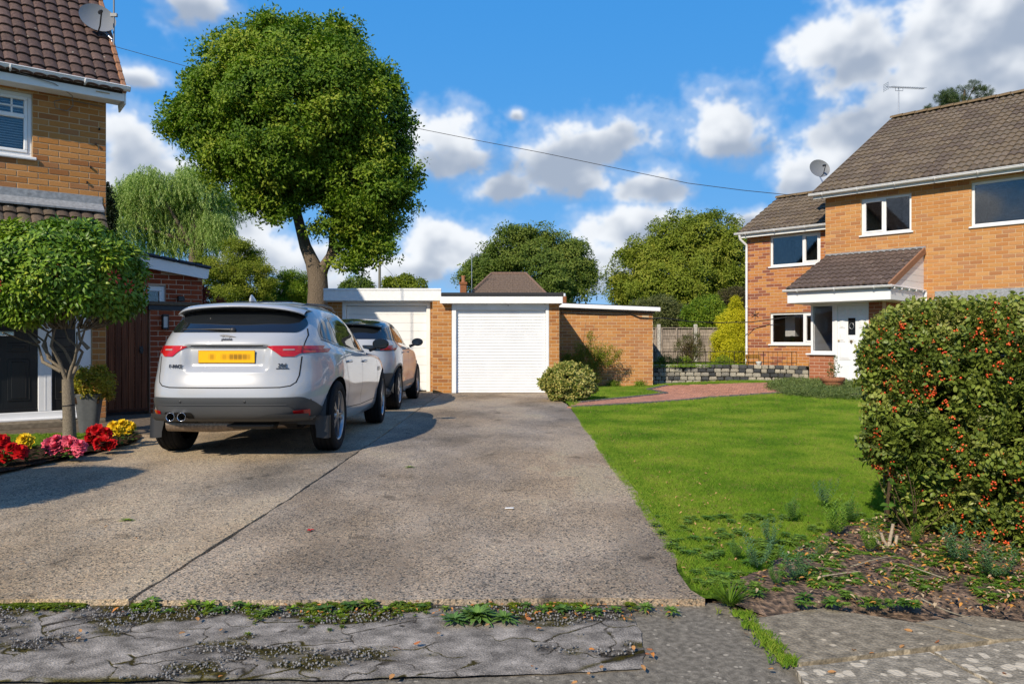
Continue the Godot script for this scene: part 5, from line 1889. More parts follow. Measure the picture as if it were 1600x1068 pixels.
# ---------------------------------------------------------------- cars
# The skin of a car: rows from sill to roof, each an outline seen from above. Car axes: x right, y up, -z ahead.
class CarSkin:
	var rows := []
	var nr := 0
	var ns := 0
	var pts := []      # [row][step] of the right half, rear centre to front centre
	var nrm := []
	var bins_rear := {}
	var bins_side := {}
	var bell := []     # wheel arches: [z, y, radius]

	# one row: [rear z, rear y, middle y, front y, front z, half width, roundness]
	func build(r: Array, per: int, steps: int, arches: Array, dent: Callable) -> void:
		rows = r
		bell = arches
		nr = (r.size() - 1) * per + 1
		ns = steps
		for i in nr:
			var f := float(i) / per
			var k := mini(int(f), r.size() - 2)
			var q := []
			for c in 7:
				q.push_back(cubic_interpolate(r[k][c], r[k + 1][c], r[maxi(k - 1, 0)][c], r[mini(k + 2, r.size() - 1)][c], f - k))
			pts.push_back(outline(q, dent))
		for i in nr:
			var line := PackedVector3Array()
			for s in ns:
				var a: Vector3 = pts[i][maxi(s - 1, 0)]
				var b: Vector3 = pts[i][mini(s + 1, ns - 1)]
				if s == 0:
					a = Vector3(-b.x, b.y, b.z)
				if s == ns - 1:
					b = Vector3(-a.x, a.y, a.z)
				var d: Vector3 = pts[mini(i + 1, nr - 1)][s] - pts[maxi(i - 1, 0)][s]
				var n := (b - a).cross(d)
				line.push_back(n.normalized() if n.length_squared() > 1e-14 else Vector3.UP)
			nrm.push_back(line)
		for i in nr - 1:
			for s in ns - 1:
				for h in 2:
					var t := [[i, s], [i, s + 1], [i + 1, s + 1]] if h == 0 else [[i, s], [i + 1, s + 1], [i + 1, s]]
					var p := [pts[t[0][0]][t[0][1]], pts[t[1][0]][t[1][1]], pts[t[2][0]][t[2][1]]]
					var mean: Vector3 = (nrm[i][s] + nrm[i + 1][s + 1]).normalized()
					if mean.z > 0.10:
						for bx in range(floori(minf(p[0].x, minf(p[1].x, p[2].x)) * 20), floori(maxf(p[0].x, maxf(p[1].x, p[2].x)) * 20) + 1):
							for by in range(floori(minf(p[0].y, minf(p[1].y, p[2].y)) * 20), floori(maxf(p[0].y, maxf(p[1].y, p[2].y)) * 20) + 1):
								var key := bx * 1000 + by
								if not bins_rear.has(key): bins_rear[key] = []
								bins_rear[key].push_back(t)
					if mean.x > 0.10:
						for bx in range(floori(minf(p[0].z, minf(p[1].z, p[2].z)) * 20), floori(maxf(p[0].z, maxf(p[1].z, p[2].z)) * 20) + 1):
							for by in range(floori(minf(p[0].y, minf(p[1].y, p[2].y)) * 20), floori(maxf(p[0].y, maxf(p[1].y, p[2].y)) * 20) + 1):
								var key := bx * 1000 + by
								if not bins_side.has(key): bins_side[key] = []
								bins_side[key].push_back(t)

	func outline(q: Array, dent: Callable) -> PackedVector3Array:
		var fine := PackedVector3Array()
		var w: float = maxf(q[5], 0.0005)
		var zr: float = q[0]
		var zf: float = q[4]
		var zc := (zr + zf) * 0.5
		var n: float = q[6]
		var m := 400
		for i in m + 1:
			var a := PI * i / m
			var c := cos(a)
			var x := w * pow(maxf(sin(a), 0.0), 2.0 / n)
			var z := zc + (zr - zc) * signf(c) * pow(absf(c), 2.0 / n)
			fine.push_back(Vector3(x, 0, z))
		var run := [0.0]
		for i in m:
			run.push_back(run[-1] + fine[i].distance_to(fine[i + 1]))
		var out := PackedVector3Array()
		var k := 0
		for s in ns:
			var want: float = run[-1] * s / (ns - 1)
			while k < m - 1 and run[k + 1] < want:
				k += 1
			var d: float = run[k + 1] - run[k]
			var p := fine[k].lerp(fine[k + 1], clampf((want - run[k]) / d if d > 0 else 0.0, 0, 1))
			var f := clampf((p.z - zf) / (zr - zf), 0, 1)
			# heights along the side: a parabola through front, middle, rear
			p.y = q[3] * (1 - f) * (1 - 2 * f) + q[2] * 4 * f * (1 - f) + q[1] * f * (2 * f - 1)
			out.push_back(dent.call(p))
		return out

	func lift(u: float, y: float, side: bool) -> Array:
		var key := floori(u * 20) * 1000 + floori(y * 20)
		var bins: Dictionary = bins_side if side else bins_rear
		var best := -99.0
		var found := []
		if not bins.has(key):
			return found
		for t in bins[key]:
			var p0: Vector3 = pts[t[0][0]][t[0][1]]
			var p1: Vector3 = pts[t[1][0]][t[1][1]]
			var p2: Vector3 = pts[t[2][0]][t[2][1]]
			var a := Vector2(p0.z if side else p0.x, p0.y)
			var b := Vector2(p1.z if side else p1.x, p1.y)
			var c := Vector2(p2.z if side else p2.x, p2.y)
			var d := (b - a).cross(c - a)
			if absf(d) < 1e-12:
				continue
			var g := Vector2(u, y) - a
			var w1 := g.cross(c - a) / d
			var w2 := (b - a).cross(g) / d
			if w1 < -0.001 or w2 < -0.001 or w1 + w2 > 1.001:
				continue
			var p := p0 * (1 - w1 - w2) + p1 * w1 + p2 * w2
			var far := p.x if side else p.z
			if far > best:
				best = far
				var n: Vector3 = nrm[t[0][0]][t[0][1]] * (1 - w1 - w2) + nrm[t[1][0]][t[1][1]] * w1 + nrm[t[2][0]][t[2][1]] * w2
				found = [p, n.normalized()]
		return found

	# the skin between two rows (in control rows) as a sheet for both sides, wheel arches cut out
	func sheet(mb: MB, keep: Callable) -> void:
		for i in nr - 1:
			for s in ns - 1:
				var ix := [[i, s], [i, s + 1], [i + 1, s + 1], [i + 1, s]]
				var mid := Vector3.ZERO
				for q in ix: mid += pts[q[0]][q[1]] / 4.0
				if not keep.call(mid, i, s):
					continue
				var p := []
				var n := []
				var all_in := false
				for q in ix:
					var v: Vector3 = pts[q[0]][q[1]]
					for b in bell:
						var d := Vector2(v.z - b[0], v.y - b[1])
						if v.x > 0.55 and absf(d.length() - b[2]) < 0.024:
							d = d.normalized() * b[2]
							v.z = b[0] + d.x; v.y = b[1] + d.y
					p.push_back(v)
					n.push_back(nrm[q[0]][q[1]])
				for b in bell:
					if mid.x > 0.55 and Vector2(mid.z - b[0], mid.y - b[1]).length() < b[2] - 0.004:
						all_in = true
				if all_in:
					continue
				for h in [1.0, -1.0]:
					var m := Vector3(h, 1, 1)
					if h > 0:
						mb.tri(p[0] * m, p[1] * m, p[2] * m, n[0] * m, n[1] * m, n[2] * m)
						mb.tri(p[0] * m, p[2] * m, p[3] * m, n[0] * m, n[2] * m, n[3] * m)
					else:
						mb.tri(p[0] * m, p[2] * m, p[1] * m, n[0] * m, n[2] * m, n[1] * m)
						mb.tri(p[0] * m, p[3] * m, p[2] * m, n[0] * m, n[3] * m, n[2] * m)

	# an outline drawn on the rear (x, y) or the side (z, y) laid on the skin, raised by off; mirrored to both sides if both
	func decal(mb: MB, o: PackedVector2Array, side: bool, off: float, both := false, cell := 0.035) -> void:
		var r := Rect2(o[0], Vector2.ZERO)
		for p in o:
			r = r.expand(p)
		for i in range(floori(r.position.x / cell), ceili(r.end.x / cell)):
			for j in range(floori(r.position.y / cell), ceili(r.end.y / cell)):
				var c := PackedVector2Array([Vector2(i, j) * cell, Vector2(i + 1, j) * cell, Vector2(i + 1, j + 1) * cell, Vector2(i, j + 1) * cell])
				for q in Geometry2D.intersect_polygons(c, o):
					var l := []
					for p in q:
						var g := lift(p.x if side else absf(p.x), p.y, side)
						if g.is_empty():
							l.clear()
							break
						var f := -1.0 if not side and p.x < 0 else 1.0
						l.push_back([(g[0] + g[1] * off) * Vector3(f, 1, 1), g[1] * Vector3(f, 1, 1)])
					if l.size() < 3:
						continue
					var ix := Geometry2D.triangulate_polygon(q)
					for k in range(0, ix.size(), 3):
						for h in ([1.0, -1.0] if both else [1.0]):
							var m := Vector3(h, 1, 1)
							var a: Array = l[ix[k]]
							var b: Array = l[ix[k + 1]]
							var d: Array = l[ix[k + 2]]
							var face: Vector3 = ((b[0] - a[0]) * m).cross((d[0] - a[0]) * m)
							if face.dot(a[1] * m) < 0:
								mb.tri(a[0] * m, d[0] * m, b[0] * m, a[1] * m, d[1] * m, b[1] * m)
							else:
								mb.tri(a[0] * m, b[0] * m, d[0] * m, a[1] * m, b[1] * m, d[1] * m)

	func line(mb: MB, path: Array, side: bool, width: float, off: float, both := false) -> void:
		for k in path.size() - 1:
			var a: Vector2 = path[k]
			var b: Vector2 = path[k + 1]
			var d := (b - a).normalized()
			var n := Vector2(-d.y, d.x) * width / 2
			decal(mb, PackedVector2Array([a - n - d * width * 0.3, b - n + d * width * 0.3, b + n + d * width * 0.3, a + n - d * width * 0.3]), side, off, both, 0.06)


func v2(a: Array) -> PackedVector2Array:
	var o := PackedVector2Array()
	for p in a:
		o.push_back(Vector2(p[0], p[1]))
	return o


# a closed outline with its corners rounded off
func rounded(a: Array, r := 0.03) -> PackedVector2Array:
	var o := PackedVector2Array()
	var p := v2(a)
	for k in p.size():
		var b := p[k]
		var u := (p[(k + p.size() - 1) % p.size()] - b)
		var w := (p[(k + 1) % p.size()] - b)
		var q := minf(r, minf(u.length(), w.length()) * 0.45)
		var s := b + u.normalized() * q
		var e := b + w.normalized() * q
		for i in 5:
			var f := i / 4.0
			o.push_back(s * (1 - f) * (1 - f) + b * 2 * f * (1 - f) + e * f * f)
	return o


func mirrored(o: PackedVector2Array) -> PackedVector2Array:
	var q := PackedVector2Array()
	for p in o:
		q.push_back(Vector2(-p.x, p.y))
	q.reverse()
	return q


func make_wheel(car: Node3D, at_: Vector3, r: float, w: float, spokes: int, turn: float, steer := 0.0) -> void:
	var out := Node3D.new()
	put(out, "wheel", car)
	out.position = at_
	out.rotation.y = steer
	var side := signf(at_.x)
	var lie := Transform3D(Basis(Vector3.BACK, -PI / 2 * side), Vector3.ZERO)  # y of the lathe points outwards
	var prof := []
	for p in [[0.262, 0.40], [0.275, 0.47], [0.30, 0.492], [0.335, 0.485], [0.362, 0.455], [0.376, 0.415], [0.382, 0.36]]:
		prof.push_back(Vector2(p[0] / 0.382 * r, p[1] * w))
	for g in 4:
		var y0 := (0.32 - g * 0.19) * w
		prof.append_array([Vector2(r, y0), Vector2(r - 0.008, y0 - 0.004), Vector2(r - 0.008, y0 - 0.014), Vector2(r, y0 - 0.018)])
	for p in [[0.382, -0.36], [0.376, -0.415], [0.362, -0.455], [0.335, -0.485], [0.30, -0.492], [0.262, -0.40]]:
		prof.push_back(Vector2(p[0] / 0.382 * r, p[1] * w))
	var tb := MB.new()
	tb.lathe(prof, 48, lie)
	part("tyre", tb, M.rubber, out)
	var k := r / 0.382
	var rb := MB.new()
	rb.lathe([Vector2(0.225 * k, -0.3 * w), Vector2(0.235 * k, 0.30 * w), Vector2(0.255 * k, 0.40 * w), Vector2(0.262 * k, 0.435 * w), Vector2(0.270 * k, 0.44 * w), Vector2(0.272 * k, 0.41 * w)], 48, lie)
	for s in spokes:
		var a := TAU * s / spokes + turn
		for q in [-1, 1]:
			var b := Basis(Vector3.UP, a + q * 0.11)
			var sp := PackedVector2Array([Vector2(0.05, -0.016), Vector2(0.252 * k, -0.011 + q * 0.004), Vector2(0.252 * k, 0.011 + q * 0.004), Vector2(0.05, 0.016)])
			rb.prism(sp, 0.30 * w, 0.38 * w, lie * Transform3D(b * Basis(Vector3.RIGHT, -PI / 2), Vector3.ZERO))
	rb.lathe([Vector2(0.0, 0.40 * w), Vector2(0.03, 0.40 * w), Vector2(0.062, 0.385 * w), Vector2(0.07, 0.30 * w)], 20, lie)
	part("rim", rb, M.alloy, out)
	var db := MB.new()
	db.lathe([Vector2(0.0, 0.10 * w), Vector2(0.17 * k, 0.10 * w), Vector2(0.17 * k, 0.02 * w)], 32, lie)
	part("brake_disc", db, M.brake, out)
	var hb := MB.new()
	hb.lathe([Vector2(0.0, 0.0), Vector2(0.236 * k, 0.0), Vector2(0.236 * k, -0.2 * w)], 32, lie)
	part("barrel", hb, M.alloy_dark, out)


func make_mirror(car: Node3D, at_: Vector3, m: String) -> void:
	var mb := MB.new()
	var s := signf(at_.x)
	mb.ball(at_, Vector3(0.115, 0.078, 0.062), 20, 12)
	for i in mb.v.size():
		if mb.v[i].z > at_.z + 0.03:
			mb.v[i].z = at_.z + 0.03
	mb.tube([at_ + Vector3(-s * 0.06, -0.05, -0.01), at_ + Vector3(-s * 0.16, -0.085, -0.03)], [0.025, 0.03], 8)
	var o := part("door_mirror", mb, M[m], car)
	var g := MB.new()
	g.prism(rounded([[-0.09, -0.055], [0.09, -0.055], [0.09, 0.055], [-0.09, 0.055]], 0.04), 0.031, 0.034, Transform3D(Basis(), at_))
	part("mirror_glass", g, M.car_glass, o)


# raised letters that follow the skin of the tailgate
func lettering(car: Node3D, skin: CarSkin, words: String, x: float, y: float, height: float, called := "badge_lettering") -> void:
	var tm := TextMesh.new()
	tm.text = words
	var f := SystemFont.new()
	f.font_names = PackedStringArray(["Droid Sans"])
	f.font_weight = 700
	tm.font = f
	tm.font_size = 48
	tm.pixel_size = height / 36.0
	tm.depth = 0.006
	tm.material = M.badge_dark
	var l := skin.lift(absf(x), y, false)
	var n: Vector3 = l[1] * Vector3(signf(x) if x != 0.0 else 1.0, 1, 1)
	var right := Vector3.UP.cross(n).normalized()
	placed(called, tm, Transform3D(Basis(right, n.cross(right), n), l[0] * Vector3(signf(x) if x != 0.0 else 1.0, 1, 1) + n * 0.009), car)


func wheel_house(car: Node3D, z: float, y: float, r: float, w: float) -> void:
	for s in [-1.0, 1.0]:
		var mb := MB.new()
		var rows := []
		for x in [0.60, w]:
			var line := []
			for k in 21:
				var a := -0.15 + (PI + 0.3) * k / 20.0
				line.push_back(Vector3(s * x, y + sin(a) * r, z + cos(a) * r))
			rows.push_back(line)
		mb.sheet(rows)
		mb.quad(Vector3(s * 0.6, y - 0.1, z - r), Vector3(s * 0.6, y - 0.1, z + r), Vector3(s * 0.6, y + r, z + r), Vector3(s * 0.6, y + r, z - r))
		part("wheel_arch_liner", mb, M.black_plastic, car)


func arch_lip(mb: MB, skin: CarSkin, z: float, y: float, r: float, wide: float, off: float) -> void:
	var inner := PackedVector2Array()
	var outer := PackedVector2Array()
	for k in 31:
		var a := -0.28 + (PI + 0.56) * k / 30.0
		inner.push_back(Vector2(z + cos(a) * (r - 0.012), y + sin(a) * (r - 0.012)))
		outer.push_back(Vector2(z + cos(a) * (r + wide), y + sin(a) * (r + wide)))
	for k in 30:
		skin.decal(mb, PackedVector2Array([inner[k], outer[k], outer[k + 1], inner[k + 1]]), true, off, true, 0.2)


func big_car() -> void:
	var car := thing("suv_car", "white sport utility car nearest the camera, seen from behind with a yellow number plate", "car", Vector3(-2.86, 0, -10.02))
	var rows := [
		[2.16, 0.40, 0.27, 0.30, -2.20, 0.88, 4.2],
		[2.29, 0.46, 0.36, 0.40, -2.32, 0.925, 4.4],
		[2.345, 0.60, 0.55, 0.55, -2.37, 0.950, 4.6],
		[2.33, 0.74, 0.72, 0.70, -2.36, 0.960, 4.6],
		[2.285, 0.90, 0.86, 0.84, -2.30, 0.960, 4.4],
		[2.270, 1.06, 0.985, 0.94, -2.16, 0.945, 4.2],
		[2.245, 1.16, 1.055, 1.00, -1.85, 0.915, 4.0],
		[2.175, 1.27, 1.115, 1.05, -1.25, 0.865, 4.0],
		[2.00, 1.40, 1.30, 1.20, -0.92, 0.795, 4.2],
		[1.83, 1.515, 1.475, 1.36, -0.55, 0.715, 4.4],
		[1.72, 1.575, 1.575, 1.48, -0.28, 0.625, 4.2],
		[1.55, 1.615, 1.632, 1.58, -0.05, 0.46, 3.6],
		[1.30, 1.632, 1.652, 1.62, 0.15, 0.24, 3.0],
		[1.00, 1.640, 1.655, 1.63, 0.35, 0.001, 3.0],
	]
	var ra := 0.425
	var ay := 0.385
	var zr := 1.42
	var zf := -1.455
	var dent := func(p: Vector3) -> Vector3:
		# broad rear haunch, hollow round the plate
		p.x += 0.020 * exp(-pow((p.z - 1.35) / 0.5, 2)) * exp(-pow((p.y - 0.86) / 0.20, 2)) * clampf(p.x * 1.5, 0, 1)
		p.x += 0.014 * exp(-pow((p.z + 1.45) / 0.45, 2)) * exp(-pow((p.y - 0.80) / 0.22, 2)) * clampf(p.x * 1.5, 0, 1)
		p.x -= 0.022 * exp(-pow((p.z - 0.0) / 0.9, 2)) * exp(-pow((p.y - 0.48) / 0.12, 2)) * clampf(p.x * 1.5, 0, 1)
		if p.z > 1.6:
			var wx := 1.0 - smoothstep(0.36, 0.43, p.x + (p.y - 0.94) * -0.12)
			var wy := smoothstep(0.905, 0.94, p.y) * (1.0 - smoothstep(1.135, 1.155, p.y))
			p.z -= 0.052 * wx * wy
		return p
	var skin := CarSkin.new()
	skin.build(rows, 6, 170, [[zr, ay, ra], [zf, ay, ra]], dent)
	var body := MB.new()
	skin.sheet(body, func(m: Vector3, i: int, s: int) -> bool: return true)
	part("body", body, M.car_white, car)
	var un := MB.new()
	un.box(Vector3(-0.66, 0.27, -2.1), Vector3(0.66, 0.42, 1.72), 0.05)
	part("underbody", un, M.black_plastic, car)

	# glass
	var g := MB.new()
	skin.decal(g, rounded([[-0.655, 1.285], [0.655, 1.285], [0.70, 1.37], [0.60, 1.535], [-0.60, 1.535], [-0.70, 1.37]], 0.05), false, 0.004)
	part("rear_window", g, M.car_glass, car)
	for q in [[[1.13, 1.165], [1.62, 1.235], [1.60, 1.30], [1.44, 1.40], [1.15, 1.455]], [[0.16, 1.105], [1.075, 1.155], [1.10, 1.462], [0.70, 1.505], [0.22, 1.515]], [[-0.82, 1.075], [0.10, 1.10], [0.16, 1.515], [-0.14, 1.485], [-0.42, 1.39]]]:
		for s in [1, -1]:
			var wb := MB.new()
			var o := rounded(q, 0.035)
			skin.decal(wb, o, true, 0.005)
			if s < 0:
				flip_x(wb)
			part("side_window", wb, M.car_glass, car)
	var trim := MB.new()
	var dlo := rounded([[-0.92, 1.062], [0.1, 1.083], [1.10, 1.14], [1.68, 1.225], [1.645, 1.32], [1.46, 1.42], [1.12, 1.482], [0.65, 1.532], [0.14, 1.54], [-0.18, 1.505], [-0.50, 1.40]], 0.05)
	skin.decal(trim, dlo, true, 0.002, true)
	part("window_surround", trim, M.car_black, car)
	var bright := MB.new()
	skin.line(bright, [Vector2(-0.92, 1.060), Vector2(0.1, 1.080), Vector2(1.10, 1.137), Vector2(1.66, 1.217)], true, 0.012, 0.007, true)
	part("window_trim", bright, M.black_gloss, car)

	# tail lamps
	for s in [1, -1]:
		var lb := MB.new()
		skin.decal(lb, rounded([[0.395, 1.150], [0.90, 1.150], [0.90, 1.080], [0.70, 1.075], [0.655, 1.042], [0.545, 1.042], [0.49, 1.085]], 0.012), false, 0.008)
		skin.decal(lb, rounded([[2.12, 1.150], [1.98, 1.146], [1.60, 1.100], [1.72, 1.088], [1.98, 1.080], [2.12, 1.080]], 0.01), true, 0.0085)
		if s < 0:
			flip_x(lb)
		var lamp := part("tail_lamp", lb, M.lamp_red, car)
		var il := MB.new()
		skin.decal(il, rounded([[0.55, 1.117], [0.65, 1.117], [0.65, 1.101], [0.55, 1.101]], 0.008), false, 0.011)
		if s < 0:
			flip_x(il)
		part("reversing_light", il, M.lamp_clear, lamp)
		var dl := MB.new()
		skin.decal(dl, rounded([[0.70, 1.148], [0.712, 1.148], [0.712, 1.077], [0.70, 1.077]], 0.001), false, 0.011)
		skin.decal(dl, rounded([[2.05, 1.118], [1.70, 1.100], [1.70, 1.096], [2.05, 1.110]], 0.001), true, 0.011)
		if s < 0:
			flip_x(dl)
		part("lamp_strip", dl, M.lamp_red_dark, lamp)
	# tailgate and door gaps
	var gap := MB.new()
	for s in [1, -1]:
		var path := []
		for p in [[0.0, 0.735], [0.55, 0.738], [0.64, 0.752], [0.685, 0.785], [0.705, 0.85], [0.715, 1.04]]:
			path.push_back(Vector2(p[0] * s, p[1]))
		skin.line(gap, path, false, 0.010, 0.0022)
		skin.line(gap, [Vector2(0.715 * s, 1.155), Vector2(0.725 * s, 1.26), Vector2(0.70 * s, 1.33)], false, 0.008, 0.0022)
	skin.line(gap, [Vector2(-0.36, 1.152), Vector2(0.36, 1.152)], false, 0.008, 0.0026)
	for path in [[[1.12, 1.10], [1.06, 0.85], [0.93, 0.66], [0.90, 0.45]], [[0.13, 1.07], [0.14, 0.7], [0.10, 0.42]], [[-0.93, 1.0], [-0.96, 0.7], [-0.90, 0.42]], [[0.90, 0.43], [0.1, 0.40], [-0.9, 0.41]]]:
		var l := []
		for p in path: l.push_back(Vector2(p[0], p[1]))
		skin.line(gap, l, true, 0.007, 0.0022, true)
	part("panel_gap", gap, M.dark_gap, car)

	# bumper
	var cl := MB.new()
	skin.decal(cl, rounded([[-0.74, 0.640], [0.74, 0.640], [0.82, 0.585], [0.865, 0.50], [0.90, 0.425], [-0.90, 0.425], [-0.865, 0.50], [-0.82, 0.585]], 0.04), false, 0.010)
	var bumper := part("bumper", cl, M.cladding, car)
	var low := MB.new()
	for q in [[-0.80, 0.80]]:
		var rws := []
		for y in [[0.47, 0.0], [0.425, -0.03], [0.39, -0.10], [0.375, -0.30]]:
			var line := []
			for k in 25:
				var x := lerpf(q[0], q[1], k / 24.0)
				var e := pow(absf(x) / 0.93, 5.0)
				line.push_back(Vector3(x, y[0], 2.325 + y[1] - e * 0.34 - x * x * 0.03))
			rws.push_back(line)
		rws.reverse()
		low.sheet(rws)
	for i in low.v.size():
		pass
	part("bumper_lower", low, M.cladding, bumper)
	var ridge := MB.new()
	skin.decal(ridge, rounded([[-0.66, 0.575], [0.60, 0.575], [0.72, 0.455], [-0.72, 0.455]], 0.02), false, 0.026)
	skin.line(ridge, [Vector2(-0.66, 0.576), Vector2(0.60, 0.576)], false, 0.012, 0.034)
	part("bumper_panel", ridge, M.cladding_light, bumper)
	for x in [[-0.775, -0.645], [0.645, 0.775]]:
		var rb := MB.new()
		skin.decal(rb, rounded([[x[0], 0.515], [x[1], 0.515], [x[1] - 0.01, 0.452], [x[0] + 0.01, 0.452]], 0.01), false, 0.030)
		part("reflector", rb, M.lamp_red, bumper)
	var ps := MB.new()
	for x in [-0.42, 0.22, -0.78, 0.80]:
		var l := skin.lift(absf(x), 0.60, false)
		if l.size():
			ps.ball(Vector3(l[0].x * signf(x), 0.60, l[0].z + 0.012), Vector3(0.012, 0.012, 0.004), 10, 6)
	part("parking_sensor", ps, M.black_plastic, bumper)
	# silver tail pipes on the left under the bumper, underside behind
	var hole := MB.new()
	skin.decal(hole, rounded([[-0.60, 0.505], [-0.30, 0.505], [-0.29, 0.40], [-0.60, 0.40]], 0.03), false, 0.030)
	part("exhaust_cutout", hole, M.dark_gap, bumper)
	for x in [-0.505, -0.395]:
		var eb := MB.new()
		var lie := Transform3D(Basis(Vector3.RIGHT, PI / 2), Vector3(x, 0.452, 2.30))
		eb.lathe([Vector2(0.038, -0.1), Vector2(0.042, 0.065), Vector2(0.043, 0.073), Vector2(0.040, 0.076), Vector2(0.035, 0.07), Vector2(0.033, 0.0), Vector2(0.0, -0.02)], 24, lie)
		var pipe := part("exhaust_pipe", eb, M.chrome, car)
		var ib := MB.new()
		ib.lathe([Vector2(0.0329, 0.05), Vector2(0.0318, 0.0), Vector2(0.0, -0.01)], 20, lie)
		part("exhaust_bore", ib, M.dark_gap, pipe)
	var si := MB.new()
	si.tube([Vector3(-0.66, 0.350, 2.06), Vector3(-0.20, 0.345, 2.06), Vector3(0.15, 0.335, 2.0)], [0.07, 0.078, 0.05], 14)
	part("silencer", si, M.exhaust_steel, car)
	var sb2 := MB.new()
	sb2.box(Vector3(-0.20, 0.30, 1.85), Vector3(0.42, 0.375, 2.10), 0.03)
	part("rear_tray", sb2, M.black_plastic, car)
	var axle := MB.new()
	axle.tube([Vector3(0.35, 0.30, 1.7), Vector3(0.62, 0.285, 1.55), Vector3(0.78, 0.33, 1.45)], [0.035, 0.03, 0.04], 8)
	axle.tube([Vector3(-0.78, 0.33, 1.45), Vector3(-0.4, 0.28, 1.5), Vector3(0.4, 0.28, 1.5), Vector3(0.78, 0.33, 1.45)], [0.04], 8)
	part("suspension_arm", axle, M.exhaust_steel, car)

	# wheels, arches, flaps
	wheel_house(car, zr, ay, ra, 0.90)
	wheel_house(car, zf, ay, ra, 0.90)
	for z in [zr, zf]:
		for s in [1.0, -1.0]:
			make_wheel(car, Vector3(s * 0.835, 0.382, z), 0.382, 0.255, 5, 0.3 + z + s, 0.05 if z == zf else 0.0)
	for s in [1.0, -1.0]:
		var fb := MB.new()
		var rws := []
		for y in [[0.42, 1.865], [0.34, 1.870], [0.24, 1.878], [0.185, 1.882]]:
			rws.push_back([Vector3(s * 0.945, y[0], y[1] - 0.05), Vector3(s * 0.935, y[0], y[1]), Vector3(s * 0.88, y[0], y[1] + 0.004), Vector3(s * (0.79 if y[0] > 0.3 else 0.81), y[0] + 0.01, y[1])])
		fb.sheet(rws)
		var rw2 := []
		for r in rws:
			var l := []
			for p in r: l.push_back(p + Vector3(0, 0, -0.012))
			rw2.push_back(l)
		rw2.reverse()
		fb.sheet(rw2)
		part("mud_flap", fb, M.black_plastic, car)
	# number plate, badges
	var lift0 := skin.lift(0.0, 1.03, false)
	var pz: float = lift0[0].z + 0.006
	var pl := MB.new()
	pl.box(Vector3(-0.285, 0.978, pz), Vector3(0.285, 1.106, pz + 0.008), 0.003)
	var tilt := -0.06
	part("number_plate", pl, M.plate_edge, car)
	var face := MB.new()
	face.quad(Vector3(-0.281, 0.982, pz + 0.0095), Vector3(0.281, 0.982, pz + 0.0095), Vector3(0.281, 1.102, pz + 0.0095), Vector3(-0.281, 1.102, pz + 0.0095), Vector2(0, 1), Vector2(1, 1), Vector2(1, 0), Vector2(0, 0))
	part("plate_print", face, M.plate, car)
	lettering(car, skin, "F-PACE", -0.50, 0.945, 0.036)
	lettering(car, skin, "20d", 0.555, 0.955, 0.038)
	var bar := MB.new()
	skin.decal(bar, rounded([[0.50, 0.928], [0.615, 0.928], [0.615, 0.918], [0.50, 0.918]], 0.002), false, 0.006)
	part("badge_bar", bar, M.badge_dark, car)
	lettering(car, skin, "JAGUAR", 0.0, 1.212, 0.022)
	var lp := MB.new()
	lp.prism(v2([[-0.085, 1.256], [-0.045, 1.264], [0.0, 1.260], [0.045, 1.250], [0.088, 1.236], [0.060, 1.238], [0.030, 1.240], [0.018, 1.230], [0.008, 1.242], [-0.030, 1.246], [-0.055, 1.240], [-0.050, 1.248]]), 0.0, 0.005, Transform3D(Basis(Vector3.RIGHT, -0.45), Vector3(0, 1.248, skin.lift(0.0, 1.25, false)[0].z + 0.008)) * Transform3D(Basis(), Vector3(0, -1.248, 0)))
	part("emblem", lp, M.badge_dark, car)
	# spoiler, wiper, fin, rails, mirrors, handles
	var sp := MB.new()
	var rws := []
	for q in [[1.600, 1.60], [1.605, 1.78], [1.590, 1.92], [1.560, 1.985], [1.545, 1.985], [1.540, 1.95], [1.535, 1.80], [1.53, 1.70]]:
		var line := []
		for k in 33:
			var f := k / 16.0 - 1.0
			var x := f * 0.665
			line.push_back(Vector3(x, q[0] - 0.050 * f * f + 0.006 - 0.03 * pow(absf(f), 8), q[1] - 0.060 * f * f - 0.12 * pow(absf(f), 8)))
		rws.push_back(line)
	sp.sheet(rws)
	flip_if(sp, Vector3.UP, 40)
	part("spoiler", sp, M.car_white, car)
	var su := MB.new()
	skin.decal(su, rounded([[-0.62, 1.555], [0.62, 1.555], [0.66, 1.46], [0.63, 1.455], [0.56, 1.505], [-0.56, 1.505], [-0.63, 1.455], [-0.66, 1.46]], 0.01), false, 0.010)
	part("spoiler_shroud", su, M.car_black, car)
	var wp := MB.new()
	wp.tube([Vector3(0.02, 1.315, skin.lift(0.02, 1.315, false)[0].z + 0.03), Vector3(-0.10, 1.318, skin.lift(0.10, 1.318, false)[0].z + 0.03), Vector3(-0.50, 1.318, skin.lift(0.50, 1.318, false)[0].z + 0.018)], [0.014, 0.012, 0.005], 8)
	wp.ball(Vector3(0.03, 1.31, skin.lift(0.03, 1.31, false)[0].z + 0.015), Vector3(0.035, 0.03, 0.03), 10, 6)
	part("rear_wiper", wp, M.black_plastic, car)
	var fin := MB.new()
	var fr := []
	for q in [[0.0, 0.055], [0.02, 0.05], [0.05, 0.032], [0.072, 0.014], [0.078, 0.002]]:
		var line := []
		for k in 17:
			var a := -TAU * k / 16
			line.push_back(Vector3(cos(a) * q[1] * 0.55, 1.632 + q[0], 1.44 + q[0] * 0.55 + sin(a) * (q[1] * 1.7)))
		fr.push_back(line)
	fin.sheet(fr, true)
	part("roof_fin", fin, M.car_white, car)
